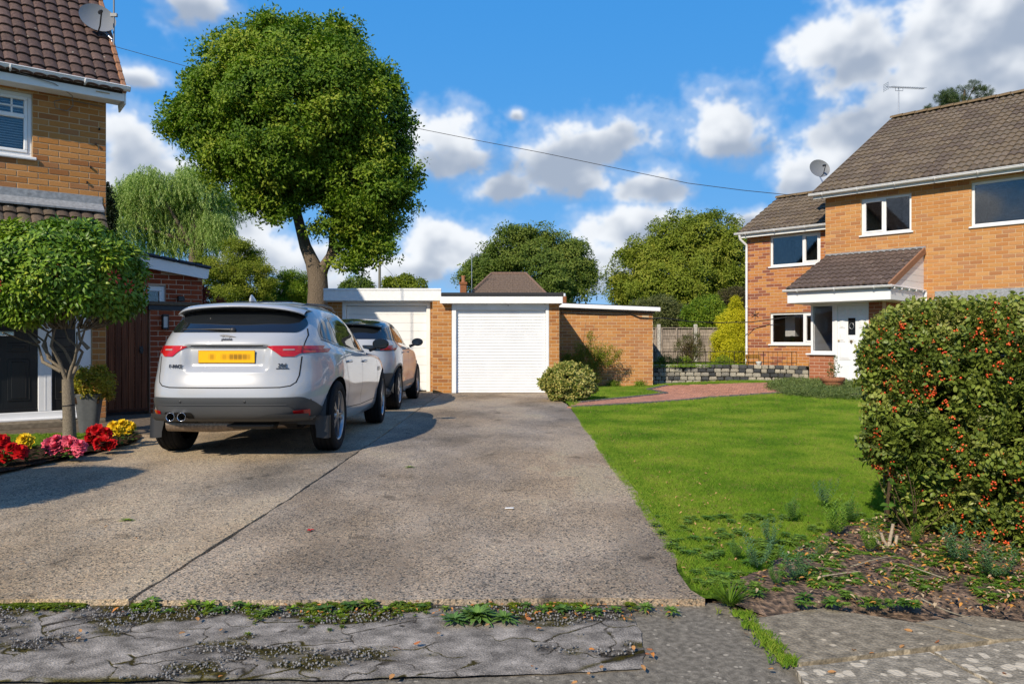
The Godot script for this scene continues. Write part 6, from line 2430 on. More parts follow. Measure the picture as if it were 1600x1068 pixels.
	for s in [1.0, -1.0]:
		var rl := MB.new()
		rl.tube([Vector3(s * 0.555, 1.575, 1.52), Vector3(s * 0.565, 1.608, 1.32), Vector3(s * 0.57, 1.628, 0.6), Vector3(s * 0.565, 1.618, 0.15), Vector3(s * 0.55, 1.57, -0.12)], [0.008, 0.015, 0.016, 0.015, 0.008], 8)
		part("roof_rail", rl, M.black_plastic, car)
		make_mirror(car, Vector3(s * 1.045, 1.165, -0.72), "black_gloss")
		for z in [0.92, -0.02]:
			var l := skin.lift(z, 0.965 if z > 0.5 else 0.945, true)
			var p: Vector3 = l[0] * Vector3(s, 1, 1)
			var hb := MB.new()
			hb.box(p + Vector3(s * 0.012 - 0.010, -0.014, -0.11), p + Vector3(s * 0.012 + 0.010, 0.014, 0.11), 0.008)
			part("door_handle", hb, M.handle, car)
		var vn := MB.new()
		skin.decal(vn, rounded([[-0.98, 0.84], [-1.16, 0.85], [-1.16, 0.80], [-0.98, 0.785]], 0.01), true, 0.006)
		if s < 0: flip_x(vn)
		part("wing_vent", vn, M.badge_dark, car)
	var rp := MB.new()
	rp.box(Vector3(-0.34, 1.636, 0.25), Vector3(0.34, 1.657, 1.10), 0.008)
	part("glass_roof", rp, M.car_black, car)


func flip_x(mb: MB) -> void:
	for k in mb.v.size():
		mb.v[k].x = -mb.v[k].x
		mb.n[k].x = -mb.n[k].x
	for k in range(0, mb.v.size(), 3):
		var a := mb.v[k + 1]
		mb.v[k + 1] = mb.v[k + 2]; mb.v[k + 2] = a
		a = mb.n[k + 1]
		mb.n[k + 1] = mb.n[k + 2]; mb.n[k + 2] = a


# turn a whole sheet over if the corner at index k does not face along want
func flip_if(mb: MB, want: Vector3, k: int) -> void:
	if mb.n[k].dot(want) >= 0:
		return
	for q in mb.n.size():
		mb.n[q] = -mb.n[q]
	for q in range(0, mb.v.size(), 3):
		var a := mb.v[q + 1]
		mb.v[q + 1] = mb.v[q + 2]; mb.v[q + 2] = a
		a = mb.n[q + 1]
		mb.n[q + 1] = mb.n[q + 2]; mb.n[q + 2] = a


func small_car() -> void:
	var car := thing("suv_car", "white compact car with a black roof before the cream garage door", "car", Vector3(-2.93, 0, -15.05))
	var rows := [
		[1.92, 0.42, 0.28, 0.32, -2.00, 0.87, 4.2],
		[2.02, 0.48, 0.37, 0.42, -2.10, 0.91, 4.4],
		[2.06, 0.64, 0.56, 0.58, -2.15, 0.935, 4.6],
		[2.03, 0.80, 0.74, 0.72, -2.14, 0.945, 4.6],
		[1.99, 0.95, 0.88, 0.86, -2.08, 0.942, 4.4],
		[1.965, 1.09, 1.02, 0.96, -1.95, 0.925, 4.2],
		[1.94, 1.17, 1.09, 1.02, -1.6, 0.895, 4.0],
		[1.88, 1.25, 1.16, 1.08, -1.05, 0.845, 4.0],
		[1.74, 1.36, 1.32, 1.22, -0.76, 0.775, 4.2],
		[1.64, 1.46, 1.475, 1.38, -0.42, 0.700, 4.4],
		[1.57, 1.50, 1.555, 1.48, -0.2, 0.615, 4.2],
		[1.45, 1.525, 1.60, 1.56, 0.0, 0.45, 3.6],
		[1.2, 1.54, 1.615, 1.59, 0.15, 0.22, 3.0],
		[0.95, 1.545, 1.62, 1.60, 0.3, 0.001, 3.0],
	]
	var ra := 0.415
	var ay := 0.375
	var zr := 1.24
	var zf := -1.40
	var dent := func(p: Vector3) -> Vector3:
		p.x += 0.020 * exp(-pow((p.z - 1.25) / 0.45, 2)) * exp(-pow((p.y - 0.84) / 0.2, 2)) * clampf(p.x * 1.5, 0, 1)
		p.x -= 0.022 * exp(-pow((p.z - 0.0) / 0.8, 2)) * exp(-pow((p.y - 0.50) / 0.12, 2)) * clampf(p.x * 1.5, 0, 1)
		return p
	var skin := CarSkin.new()
	skin.build(rows, 5, 120, [[zr, ay, ra], [zf, ay, ra]], dent)
	var body := MB.new()
	skin.sheet(body, func(m: Vector3, i: int, s: int) -> bool: return i < 45)
	part("body", body, M.car_white, car)
	var top := MB.new()
	skin.sheet(top, func(m: Vector3, i: int, s: int) -> bool: return i >= 45)
	part("roof", top, M.car_black, car)
	var un := MB.new()
	un.box(Vector3(-0.85, 0.25, -1.9), Vector3(0.85, 0.40, 1.85), 0.05)
	part("underbody", un, M.black_plastic, car)
	var g := MB.new()
	skin.decal(g, rounded([[-0.80, 1.235], [0.80, 1.235], [0.74, 1.33], [0.60, 1.485], [-0.60, 1.485], [-0.74, 1.33]], 0.04), false, 0.004)
	part("rear_window", g, M.car_glass, car)
	var trim := MB.new()
	skin.decal(trim, rounded([[-0.75, 1.115], [0.1, 1.145], [1.0, 1.19], [1.70, 1.245], [1.62, 1.40], [1.45, 1.475], [0.5, 1.545], [-0.1, 1.525], [-0.45, 1.38]], 0.04), true, 0.002, true)
	part("window_surround", trim, M.car_black, car)
	for q in [[[1.06, 1.205], [1.50, 1.24], [1.44, 1.42], [1.08, 1.475]], [[0.14, 1.155], [1.0, 1.20], [1.0, 1.48], [0.55, 1.52], [0.16, 1.525]], [[-0.66, 1.125], [0.06, 1.15], [0.08, 1.52], [-0.10, 1.505], [-0.40, 1.375]]]:
		for s in [1, -1]:
			var wb := MB.new()
			skin.decal(wb, rounded(q, 0.03), true, 0.005)
			if s < 0: flip_x(wb)
			part("side_window", wb, M.car_glass, car)
	for s in [1, -1]:
		var lb := MB.new()
		skin.decal(lb, rounded([[0.40, 1.135], [0.885, 1.135], [0.885, 1.035], [0.62, 1.040], [0.42, 1.085]], 0.01), false, 0.006)
		skin.decal(lb, rounded([[1.83, 1.130], [1.52, 1.110], [1.50, 1.065], [1.70, 1.045], [1.83, 1.040]], 0.01), true, 0.0065)
		if s < 0: flip_x(lb)
		var lamp := part("tail_lamp", lb, M.car_glass, car)
		var il := MB.new()
		skin.decal(il, rounded([[0.60, 1.122], [0.885, 1.122], [0.885, 1.050], [0.74, 1.052], [0.74, 1.095], [0.60, 1.098]], 0.01), false, 0.009)
		skin.decal(il, rounded([[1.83, 1.118], [1.56, 1.102], [1.56, 1.07], [1.83, 1.052]], 0.01), true, 0.0095)
		if s < 0: flip_x(il)
		part("lamp_strip", il, M.lamp_red, lamp)
	var cl := MB.new()
	skin.decal(cl, rounded([[-0.88, 0.66], [0.88, 0.66], [0.90, 0.44], [-0.90, 0.44]], 0.03), false, 0.008)
	skin.decal(cl, rounded([[1.86, 0.66], [1.66, 0.64], [1.63, 0.43], [1.86, 0.43]], 0.02), true, 0.008, true)
	part("bumper", cl, M.cladding, car)
	var lip := MB.new()
	arch_lip(lip, skin, zr, ay, ra, 0.03, 0.006)
	arch_lip(lip, skin, zf, ay, ra, 0.03, 0.006)
	skin.decal(lip, rounded([[0.80, 0.37], [-0.96, 0.37], [-0.96, 0.46], [0.80, 0.46]], 0.01), true, 0.006, true)
	part("arch_trim", lip, M.cladding, car)
	var gap := MB.new()
	for path in [[[1.0, 1.18], [0.98, 0.88], [0.84, 0.70], [0.80, 0.48]], [[0.10, 1.14], [0.12, 0.8], [0.08, 0.47]], [[-0.80, 1.05], [-0.86, 0.7], [-0.80, 0.47]]]:
		var l := []
		for p in path: l.push_back(Vector2(p[0], p[1]))
		skin.line(gap, l, true, 0.007, 0.0022, true)
	skin.line(gap, [Vector2(-0.7, 0.72), Vector2(0.7, 0.72)], false, 0.01, 0.0022)
	part("panel_gap", gap, M.dark_gap, car)
	wheel_house(car, zr, ay, ra, 0.89)
	wheel_house(car, zf, ay, ra, 0.89)
	for z in [zr, zf]:
		for s in [1.0, -1.0]:
			make_wheel(car, Vector3(s * 0.825, 0.372, z), 0.372, 0.245, 6, 0.1 + z + s)
	for s in [1.0, -1.0]:
		make_mirror(car, Vector3(s * 1.03, 1.19, -0.55), "black_gloss")
		for z in [0.80, 0.0]:
			var l := skin.lift(z, 1.0, true)
			var p: Vector3 = l[0] * Vector3(s, 1, 1)
			var hb := MB.new()
			hb.box(p + Vector3(s * 0.010 - 0.009, -0.012, -0.10), p + Vector3(s * 0.010 + 0.009, 0.012, 0.10), 0.007)
			part("door_handle", hb, M.car_white, car)
	var sp := MB.new()
	var rws := []
	for q in [[1.520, 1.40], [1.525, 1.58], [1.505, 1.73], [1.490, 1.74], [1.480, 1.70], [1.470, 1.58]]:
		var line := []
		for k in 25:
			var f := k / 12.0 - 1.0
			line.push_back(Vector3(f * 0.66, q[0] - 0.05 * f * f, q[1] - 0.05 * f * f - 0.10 * pow(absf(f), 8)))
		rws.push_back(line)
	sp.sheet(rws)
	flip_if(sp, Vector3.UP, 40)
	part("spoiler", sp, M.car_black, car)


func plate_materials() -> void:
	mat("plate_edge", lin(0.05, 0.04, 0.01), 0.4)
	mat("badge_dark", lin(0.08, 0.08, 0.085), 0.25, 0.5).metallic = 0.6
	mat("handle", lin(0.50, 0.51, 0.53), 0.3, 0.5).metallic = 0.5
	grained(mat("cladding_light", lin(0.085, 0.089, 0.093), 0.45, 0.5), M.t_fine, 6.0)
	# yellow plate whose characters are only soft dark smudges
	var w := 260
	var h := 54
	var im := Image.create(w, h, false, Image.FORMAT_RGB8)
	var marks := [[62, 9, 0.35], [120, 10, 0.30], [152, 9, 0.55], [172, 9, 0.62], [192, 9, 0.62], [214, 10, 0.50], [232, 7, 0.30]]
	for y in h:
		for x in w:
			var d := 0.0
			for m in marks:
				d = maxf(d, m[2] * exp(-pow((x - m[0]) / m[1], 2.0)) * exp(-pow((y - 27.0) / 13.0, 4.0)))
			var c := Color(0.96, 0.70, 0.06).lerp(Color(0.35, 0.26, 0.10), d)
			im.set_pixel(x, y, c)
	var m := mat("plate", Color.WHITE, 0.25, 0.5)
	m.albedo_texture = ImageTexture.create_from_image(im)


# ---------------------------------------------------------------- plants
# one leaf: base at the origin, pointing along d, folded along its rib and arched
func leaf(mb: MB, base: Vector3, d: Vector3, up: Vector3, length: float, width: float, fold := 0.25, arch := 0.15, fine := false) -> void:
	d = d.normalized()
	var x := d.cross(up)
	if x.length_squared() < 1e-6:
		x = d.cross(Vector3(0.3, 0.5, 0.8))
	x = x.normalized()
	var n := x.cross(d).normalized()
	var tip := base + d * length - n * length * arch
	if not fine:
		var m := base + d * length * 0.48
		var l := m - x * width * 0.5 + n * width * fold * 0.5
		var r := m + x * width * 0.5 + n * width * fold * 0.5
		mb.flat(base, m - n * 0.0, l); mb.v_flip(3, n)
		mb.flat(m, tip, l); mb.v_flip(3, n)
		mb.flat(base, r, m); mb.v_flip(3, n)
		mb.flat(m, r, tip); mb.v_flip(3, n)
		return
	var ribs := []
	var ls := []
	var rs := []
	for q in [[0.0, 0.0], [0.22, 0.72], [0.5, 1.0], [0.78, 0.66], [1.0, 0.0]]:
		var c: Vector3 = base + d * length * q[0] - n * length * arch * q[0] * q[0]
		ribs.push_back(c)
		ls.push_back(c - x * width * 0.5 * q[1] + n * width * fold * 0.5 * q[1])
		rs.push_back(c + x * width * 0.5 * q[1] + n * width * fold * 0.5 * q[1])
	mb.sheet([ls, ribs, rs])
	flip_tail(mb, 4 * 2 * 2 * 3, n)


func flip_tail(mb: MB, count: int, want: Vector3) -> void:
	var sum := Vector3.ZERO
	for k in range(mb.n.size() - count, mb.n.size()):
		sum += mb.n[k]
	if sum.dot(want) >= 0:
		return
	for k in range(mb.n.size() - count, mb.n.size(), 3):
		var a := mb.v[k + 1]
		mb.v[k + 1] = mb.v[k + 2]; mb.v[k + 2] = a
		for q in 3: mb.n[k + q] = -mb.n[k + q]


# a twig end of leaves within a unit ball, y outwards
func spray(s: int, count: int, length: float, width: float, fine := false, spread := 0.8) -> MB:
	var r := RandomNumberGenerator.new()
	r.seed = s
	var mb := MB.new()
	mb.colored = true
	for k in count:
		var a := r.randf() * TAU
		var up := r.randf_range(-0.5, 1.0)
		var h := sqrt(maxf(0.0, 1 - up * up * 0.6))
		var d := Vector3(cos(a) * h, up * 0.7, sin(a) * h)
		var b := d * r.randf_range(0.05, spread)
		var t := r.randf_range(0.78, 1.22)
		mb.col = Color(t, t, t * r.randf_range(0.8, 1.1))
		leaf(mb, b, d + Vector3(r.randf_range(-0.6, 0.6), r.randf_range(-0.6, 0.3), r.randf_range(-0.6, 0.6)), Vector3.UP + rand3(r) * 0.7, length * r.randf_range(0.75, 1.25), width * r.randf_range(0.8, 1.2), 0.3, 0.2, fine)
	return mb


func rand3(r: RandomNumberGenerator) -> Vector3:
	return Vector3(r.randf_range(-1, 1), r.randf_range(-1, 1), r.randf_range(-1, 1))


func pick(palette: Array, k: float) -> Color:
	var f := clampf(k, 0, 0.999) * (palette.size() - 1)
	var i := int(f)
	return Color(palette[i][0], palette[i][1], palette[i][2]).lerp(Color(palette[i + 1][0], palette[i + 1][1], palette[i + 1][2]), f - i)


# leaf sprays over a union of lumps: [centre, radii]; outside ones close, some within
func crown(parent: Node3D, called: String, lumps: Array, count: int, mesh: Mesh, size: float, palette: Array, s: int, gap := -0.25, freq := 0.6, depth := 0.4, low := -2.0, clump := 0.0, per := 12) -> void:
	rng.seed = s
	var f := noise(FastNoiseLite.TYPE_SIMPLEX_SMOOTH, freq, 3, s)
	var tone := noise(FastNoiseLite.TYPE_SIMPLEX_SMOOTH, freq * 0.8, 2, s + 1)
	var buf := PackedFloat32Array()
	var weight := []
	var total := 0.0
	for l in lumps:
		total += pow(l[1].x * l[1].y * l[1].z, 0.6667)
		weight.push_back(total)
	var made := 0
	var tries := 0
	while made < count and tries < count * 14:
		tries += 1
		var w := rng.randf() * total
		var k := 0
		while weight[k] < w: k += 1
		var l: Array = lumps[k]
		var d := rand_dir()
		if d.y < low:
			continue
		var t := 1.0 - depth * pow(rng.randf(), 1.8)
		var p: Vector3 = l[0] + d * l[1] * t
		var g := f.get_noise_3dv(p)
		if g < gap:
			continue
		p += d * g * 0.35 * minf(l[1].x, l[1].y)
		var inside := false
		for q in lumps.size():
			if q != k:
				var e: Vector3 = (p - lumps[q][0]) / lumps[q][1]
				if e.length_squared() < 0.42:
					inside = true
					break
		if inside and rng.randf() < 0.9:
			continue
		var shade := tone.get_noise_3dv(p) * 0.45 + rng.randf_range(-0.22, 0.22)
		for q in (per if clump > 0.0 else 1):
			var e := rand_dir() * pow(rng.randf(), 0.5) * clump * Vector3(1.2, 0.7, 1.2)
			e += d * clump * 0.8 * rng.randf()
			var up := (d + Vector3(0, 0.45, 0) + e * 0.6 + rand_dir() * 0.65).normalized()
			push(buf, stand(up, rng.randf() * TAU, size * rng.randf_range(0.7, 1.3)), p + e, pick(palette, 0.5 + shade + rng.randf_range(-0.22, 0.22)))
			made += 1
	multi(called, mesh, buf, parent)


func limb(mb: MB, a: Vector3, b: Vector3, r0: float, r1: float, bend := 0.1, n := 6, sides := 10) -> void:
	var path := []
	var radii := []
	var off := rand_dir() * a.distance_to(b) * bend
	for k in n + 1:
		var f := float(k) / n
		path.push_back(a.lerp(b, f) + off * sin(f * PI) + rand_dir() * r0 * 0.12)
		radii.push_back(lerpf(r0, r1, f))
	mb.tube(path, radii, sides)


const GREEN := [[0.050, 0.115, 0.010], [0.125, 0.225, 0.016], [0.215, 0.31, 0.024], [0.34, 0.39, 0.042]]
const YELLOWISH := [[0.110, 0.160, 0.014], [0.190, 0.245, 0.022], [0.265, 0.315, 0.034], [0.36, 0.37, 0.055]]
const OAK := [[0.070, 0.120, 0.018], [0.120, 0.185, 0.028], [0.175, 0.235, 0.040], [0.23, 0.28, 0.055]]


# lumps given as pixels: [x, y, radius, nearer by metres] at a distance
func lumps_at(list: Array, z: float, squash := 1.0) -> Array:
	var o := []
	for l in list:
		var m: float = l[2] * z / FOCAL
		o.push_back([at(l[0], l[1], z) + Vector3(0, 0, l[3] if l.size() > 3 else 0.0), Vector3(m, m * squash, m)])
	return o


# a shell of smaller lumps over big ones makes the outline uneven
func bumpy(lumps: Array, n: int, share: float, s: int) -> Array:
	rng.seed = s
	var o := lumps.duplicate()
	for l in lumps:
		for k in n:
			var d := rand_dir()
			o.push_back([l[0] + d * l[1] * rng.randf_range(0.80, 1.0), l[1] * share * rng.randf_range(0.7, 1.3)])
	return o


func trees() -> void:
	var sp := spray(5, 12, 0.46, 0.28).mesh(M.leaf)
	var sp_fine := spray(6, 14, 0.42, 0.26).mesh(M.leaf)

	# the big tree behind the cars
	var z := 22.0
	var t := thing("broadleaf_tree", "big round dense green tree with a forked trunk behind the parked cars", "tree", at(492, 534, z) * Vector3(1, 0, 1))
	var o := t.position
	var big := lumps_at([[470, 185, 132, 0], [365, 150, 68, 0.6], [295, 190, 30, 0.3], [322, 212, 38, 0.5], [420, 85, 50, 0.4], [510, 90, 56, -0.3], [585, 170, 56, 0.5], [608, 245, 44, 0.2], [590, 310, 46, 0.6], [630, 300, 24, 0.4], [562, 305, 42, 0.6], [582, 385, 20, 0.3], [592, 365, 30, 0.2], [562, 405, 10, 0.3], [466, 288, 40, 1.0], [420, 315, 24, 0.9], [380, 265, 38, 0.8], [345, 235, 38, 0.7], [440, 250, 58, 1.2]], z)
	for l in big:
		var mid := at(462, 195, z)
		l[0] = mid + (l[0] - mid) * Vector3(0.89, 0.91, 0.95) + Vector3(0, 0.06, 0) - o
		l[1] *= 0.84
	var all := bumpy(big, 9, 0.30, 91)
	crown(t, "crown", all, 30000, sp, 0.20, GREEN, 92, -0.22, 0.8, 0.5, -2.0, 0.34, 15)
	var loose := lumps_at([[268, 188, 14, 0.3], [300, 230, 16, 0.4], [335, 275, 15, 0.6], [552, 412, 15, 0.3], [575, 405, 18, 0.2], [610, 388, 18, 0.2], [635, 330, 18, 0.2], [652, 290, 14, 0.2], [640, 200, 14, 0], [445, 345, 16, 0.8], [530, 365, 14, 0.4], [350, 60, 14, 0], [460, 32, 16, 0], [545, 52, 14, 0], [612, 112, 14, 0], [312, 120, 14, 0.2], [395, 318, 15, 0.8]], z)
	for l in loose: l[0] = at(462, 195, z) + (l[0] - at(462, 195, z)) * Vector3(0.93, 0.95, 0.95) - o
	crown(t, "crown_edge", bumpy(loose, 4, 0.6, 94), 2600, sp, 0.19, GREEN, 95, -0.3, 1.0, 0.9, -2.0, 0.30, 7)
	rng.seed = 93
	var b := MB.new()
	var p := func(x: float, y: float, d := 0.0) -> Vector3: return at(x, y, z) - o + Vector3(0, 0, d)
	b.tube([p.call(492, 600), p.call(494, 520), p.call(497, 455), p.call(496, 432), p.call(488, 410), p.call(477, 385), p.call(469, 355), p.call(455, 300), p.call(440, 220)], [0.38, 0.32, 0.285, 0.275, 0.20, 0.165, 0.145, 0.12, 0.05], 14)
	b.tube([p.call(497, 440), p.call(505, 418), p.call(516, 400), p.call(520, 385), p.call(519, 366), p.call(530, 320), p.call(545, 240)], [0.20, 0.16, 0.13, 0.12, 0.10, 0.08, 0.04], 12)
	b.tube([p.call(517, 398), p.call(532, 384), p.call(548, 366), p.call(575, 330), p.call(590, 300)], [0.12, 0.10, 0.085, 0.06, 0.03], 10)
	b.tube([p.call(545, 370), p.call(570, 368), p.call(590, 385)], [0.05, 0.035, 0.015], 8)
	part("trunk", b, M.bark, t)
	var br := MB.new()
	for l in big:
		limb(br, p.call(470, 300), l[0], 0.10, 0.02, 0.12)
		for k in 3:
			limb(br, l[0], l[0] + rand_dir() * l[1] * 0.85, 0.035, 0.008, 0.15, 4, 6)
	part("branch", br, M.bark, t)

	# the willow on the left
	willow()

	# oak beyond the garages, round tree to its right
	z = 62.0
	t = thing("broadleaf_tree", "broad dark oak tree behind the hipped roof beyond the garages", "tree", at(845, 534, z) * Vector3(1, 0, 1))
	o = t.position
	var lm := lumps_at([[835, 430, 60, 0], [775, 425, 36, 0.5], [755, 440, 26, 1.0], [800, 402, 36, 1.0], [850, 398, 34, 0.5], [885, 415, 34, 0.4], [895, 445, 30, 0.8], [850, 450, 40, 1.5]], z, 0.9)
	for l in lm: l[0] -= o
	crown(t, "crown", bumpy(lm, 7, 0.34, 101), 11000, sp, 0.34, OAK, 102, -0.22, 0.35, 0.45, -2.0, 0.6, 15)
	b = MB.new()
	rng.seed = 103
	b.tube([Vector3(0, -0.2, 0), Vector3(0.1, 2.0, 0), Vector3(0, 5.5, 0)], [0.5, 0.42, 0.2], 10)
	for l in lm: limb(b, Vector3(0, 3, 0), l[0], 0.16, 0.04, 0.1)
	part("trunk", b, M.bark, t)

	z = 37.0
	t = thing("broadleaf_tree", "broad yellowish green round tree behind the panel fence left of the right house", "tree", at(1075, 534, z) * Vector3(1, 0, 1))
	o = t.position
	lm = lumps_at([[1070, 432, 78, 0], [1015, 440, 52, 0.5], [1000, 425, 36, 0.4], [1060, 380, 42, 0.5], [1100, 385, 42, 0.4], [1135, 410, 48, 0.3], [1150, 445, 46, 0.3], [1060, 475, 52, 0.8], [1110, 478, 50, 0.8], [1145, 390, 34, 0.0], [1012, 480, 40, 0.4]], z)
	for l in lm: l[0] -= o
	crown(t, "crown", bumpy(lm, 7, 0.30, 111), 19000, sp, 0.20, YELLOWISH, 112, -0.30, 0.5, 0.45, -2.0, 0.34, 14)
	b = MB.new()
	rng.seed = 113
	b.tube([Vector3(0, -0.2, 0), Vector3(0.1, 1.2, 0), Vector3(0, 3.5, 0)], [0.32, 0.26, 0.12], 10)
	for l in lm: limb(b, Vector3(0, 1.4, 0), l[0], 0.12, 0.03, 0.1)
	part("trunk", b, M.bark, t)

	# little trees between the willow and the big tree
	for q in [[[[365, 420, 34, 0], [340, 440, 34, 0.3], [395, 435, 28, 0.2], [378, 400, 20, 0], [325, 455, 26, 0.3], [400, 460, 30, 0.2], [360, 460, 40, 0.2]], 27.0, "bright green fruit tree behind the roof of the nearest car", YELLOWISH, 121, 2600], [[[445, 455, 26, 0], [462, 445, 18, 0.2], [425, 452, 16, 0], [450, 475, 30, 0.2], [475, 468, 18, 0]], 29.0, "small dark green tree between the fruit tree and the forked trunk", GREEN, 126, 1700]]:
		z = q[1]
		t = thing("small_tree", q[2], "tree", at(q[0][0][0], 534, z) * Vector3(1, 0, 1))
		o = t.position
		lm = lumps_at(q[0], z)
		for l in lm: l[0] -= o
		crown(t, "crown", bumpy(lm, 6, 0.34, q[4]), q[5] * 2, sp_fine, 0.13, q[3], q[4] + 1, -0.12, 1.0, 0.7, -2.0, 0.22, 10)
		b = MB.new()
		rng.seed = q[4]
		b.tube([Vector3(0, -0.1, 0), Vector3(0.05, 0.8, 0), Vector3(0, 1.8, 0)], [0.10, 0.08, 0.05], 8)
		for l in lm: limb(b, Vector3(0, 1.0, 0), l[0], 0.05, 0.012, 0.1, 5, 6)
		part("trunk", b, M.bark, t)
	simple_bush("red_shrub", "red leaved shrub just left of the nearest car's roof", [[300, 462, 14, 0], [318, 470, 16, 0.1], [305, 480, 18, 0.1], [335, 480, 14, 0]], 19.0, [[0.15, 0.025, 0.018], [0.28, 0.045, 0.030], [0.36, 0.08, 0.04]], 131, 900, 0.11, sp_fine)
	# distant trees over the left garage
	simple_bush("far_tree", "small distant dark tree over the left end of the garage roof", [[555, 448, 14, 0], [540, 452, 10, 0], [572, 452, 10, 0], [556, 462, 18, 0]], 95.0, OAK, 135, 900, 0.5, sp)
	simple_bush("far_tree", "distant lighter tree right of the telegraph pole over the garage roof", [[632, 447, 15, 0], [612, 449, 13, 0], [655, 450, 13, 0], [632, 462, 24, 0]], 85.0, YELLOWISH, 138, 1100, 0.45, sp)
	# bushes behind the fence
	simple_bush("hedge_bush", "dull green untrimmed bush behind the concrete fence post nearest the store", [[1035, 490, 26, 0], [1000, 495, 24, 0], [1060, 500, 26, 0], [1030, 515, 30, 0]], 29.0, [[0.08, 0.10, 0.03], [0.13, 0.15, 0.05], [0.19, 0.20, 0.08]], 141, 1800, 0.16, sp_fine)
	simple_bush("hedge_bush", "mid green bush behind the panel fence beside the golden conifer", [[1105, 490, 24, 0], [1085, 500, 22, 0], [1120, 505, 22, 0], [1100, 520, 26, 0]], 28.0, GREEN, 144, 1500, 0.15, sp_fine)
	simple_bush("brown_hedge", "brownish hedge at the left edge of the right house above the golden conifer", [[1155, 470, 22, 0], [1140, 490, 22, 0], [1165, 495, 22, 0], [1175, 475, 18, 0]], 31.0, [[0.05, 0.045, 0.02], [0.085, 0.075, 0.032], [0.12, 0.10, 0.05]], 147, 1500, 0.16, sp_fine)
	# dark conifer hedge behind the corner of the left house
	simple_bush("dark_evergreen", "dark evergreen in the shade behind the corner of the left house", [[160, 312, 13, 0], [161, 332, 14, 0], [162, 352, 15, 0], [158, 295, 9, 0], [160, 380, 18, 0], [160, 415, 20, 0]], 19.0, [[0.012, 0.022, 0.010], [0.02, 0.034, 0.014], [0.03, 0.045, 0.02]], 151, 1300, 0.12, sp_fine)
	pine()
	# golden conifer
	t = thing("golden_conifer", "bright golden yellow cone shaped conifer against the downpipe of the right house", "conifer", Vector3(7.05, 0.45, -24.6))
	var lp := []
	for k in 9:
		var f := k / 8.0
		lp.push_back([Vector3(0, 0.25 + f * 1.85, 0), Vector3.ONE * lerpf(0.82, 0.09, pow(f, 1.25)) * (1.0 if k else 0.85)])
	crown(t, "foliage", bumpy(lp, 5, 0.28, 155), 3800, spray(8, 14, 0.55, 0.12).mesh(M.leaf), 0.12, [[0.30, 0.31, 0.010], [0.50, 0.48, 0.014], [0.64, 0.58, 0.020], [0.72, 0.64, 0.03]], 156, -0.4, 1.5, 0.4)
	b = MB.new()
	b.tube([Vector3(0, -0.1, 0), Vector3(0, 1.6, 0)], [0.05, 0.02], 8)
	part("trunk", b, M.bark, t)
	# half-bare shrub on the raised bed
	t = thing("shrub", "thin twiggy shrub with few leaves on the raised bed behind the stone wall", "shrub", Vector3(5.35, 0.5, -23.3))
	rng.seed = 161
	b = MB.new()
	for k in 16:
		var d := Vector3(rng.randf_range(-0.45, 0.45), rng.randf_range(0.6, 0.98), rng.randf_range(-0.35, 0.35))
		limb(b, Vector3(0, 0, 0), d, 0.018, 0.004, 0.1, 5, 5)
	part("stem", b, M.twig, t)
	crown(t, "foliage", [[Vector3(0, 0.52, 0), Vector3(0.42, 0.46, 0.36)]], 420, sp_fine, 0.075, [[0.09, 0.06, 0.03], [0.13, 0.10, 0.035], [0.09, 0.13, 0.02], [0.15, 0.18, 0.03]], 162, -0.5, 2.0, 0.9)
	for q in [[4.4, -22.5, "leafy green plant by the concrete fence post at the left end of the raised bed", 165], [4.95, -22.6, "low green plant left of the twiggy shrub on the raised bed", 168], [6.1, -22.4, "low green plant right of the twiggy shrub on the raised bed", 171]]:
		t = thing("bedding_plant", q[2], "plant", Vector3(q[0], 0.48, q[1]))
		crown(t, "foliage", [[Vector3(0, 0.10, 0), Vector3(0.28, 0.20, 0.22)]], 190, sp_fine, 0.075, GREEN, q[3], -0.6, 2.0, 0.7)


func simple_bush(called: String, label: String, list: Array, z: float, palette: Array, s: int, count: int, size: float, mesh: Mesh) -> Node3D:
	var t := thing(called, label, "tree" if called == "far_tree" else "shrub", at(list[0][0], 534, z) * Vector3(1, 0, 1))
	var lm := lumps_at(list, z)
	for l in lm: l[0] -= t.position
	crown(t, "foliage", bumpy(lm, 5, 0.36, s), count, mesh, size, palette, s + 1, -0.25, 6.0 / z * 2.0, 0.5)
	var b := MB.new()
	rng.seed = s
	for l in lm: limb(b, Vector3(l[0].x * 0.3, 0, 0), l[0], 0.02 + z * 0.0012, 0.01, 0.08, 4, 6)
	part("stem", b, M.bark, t)
	return t


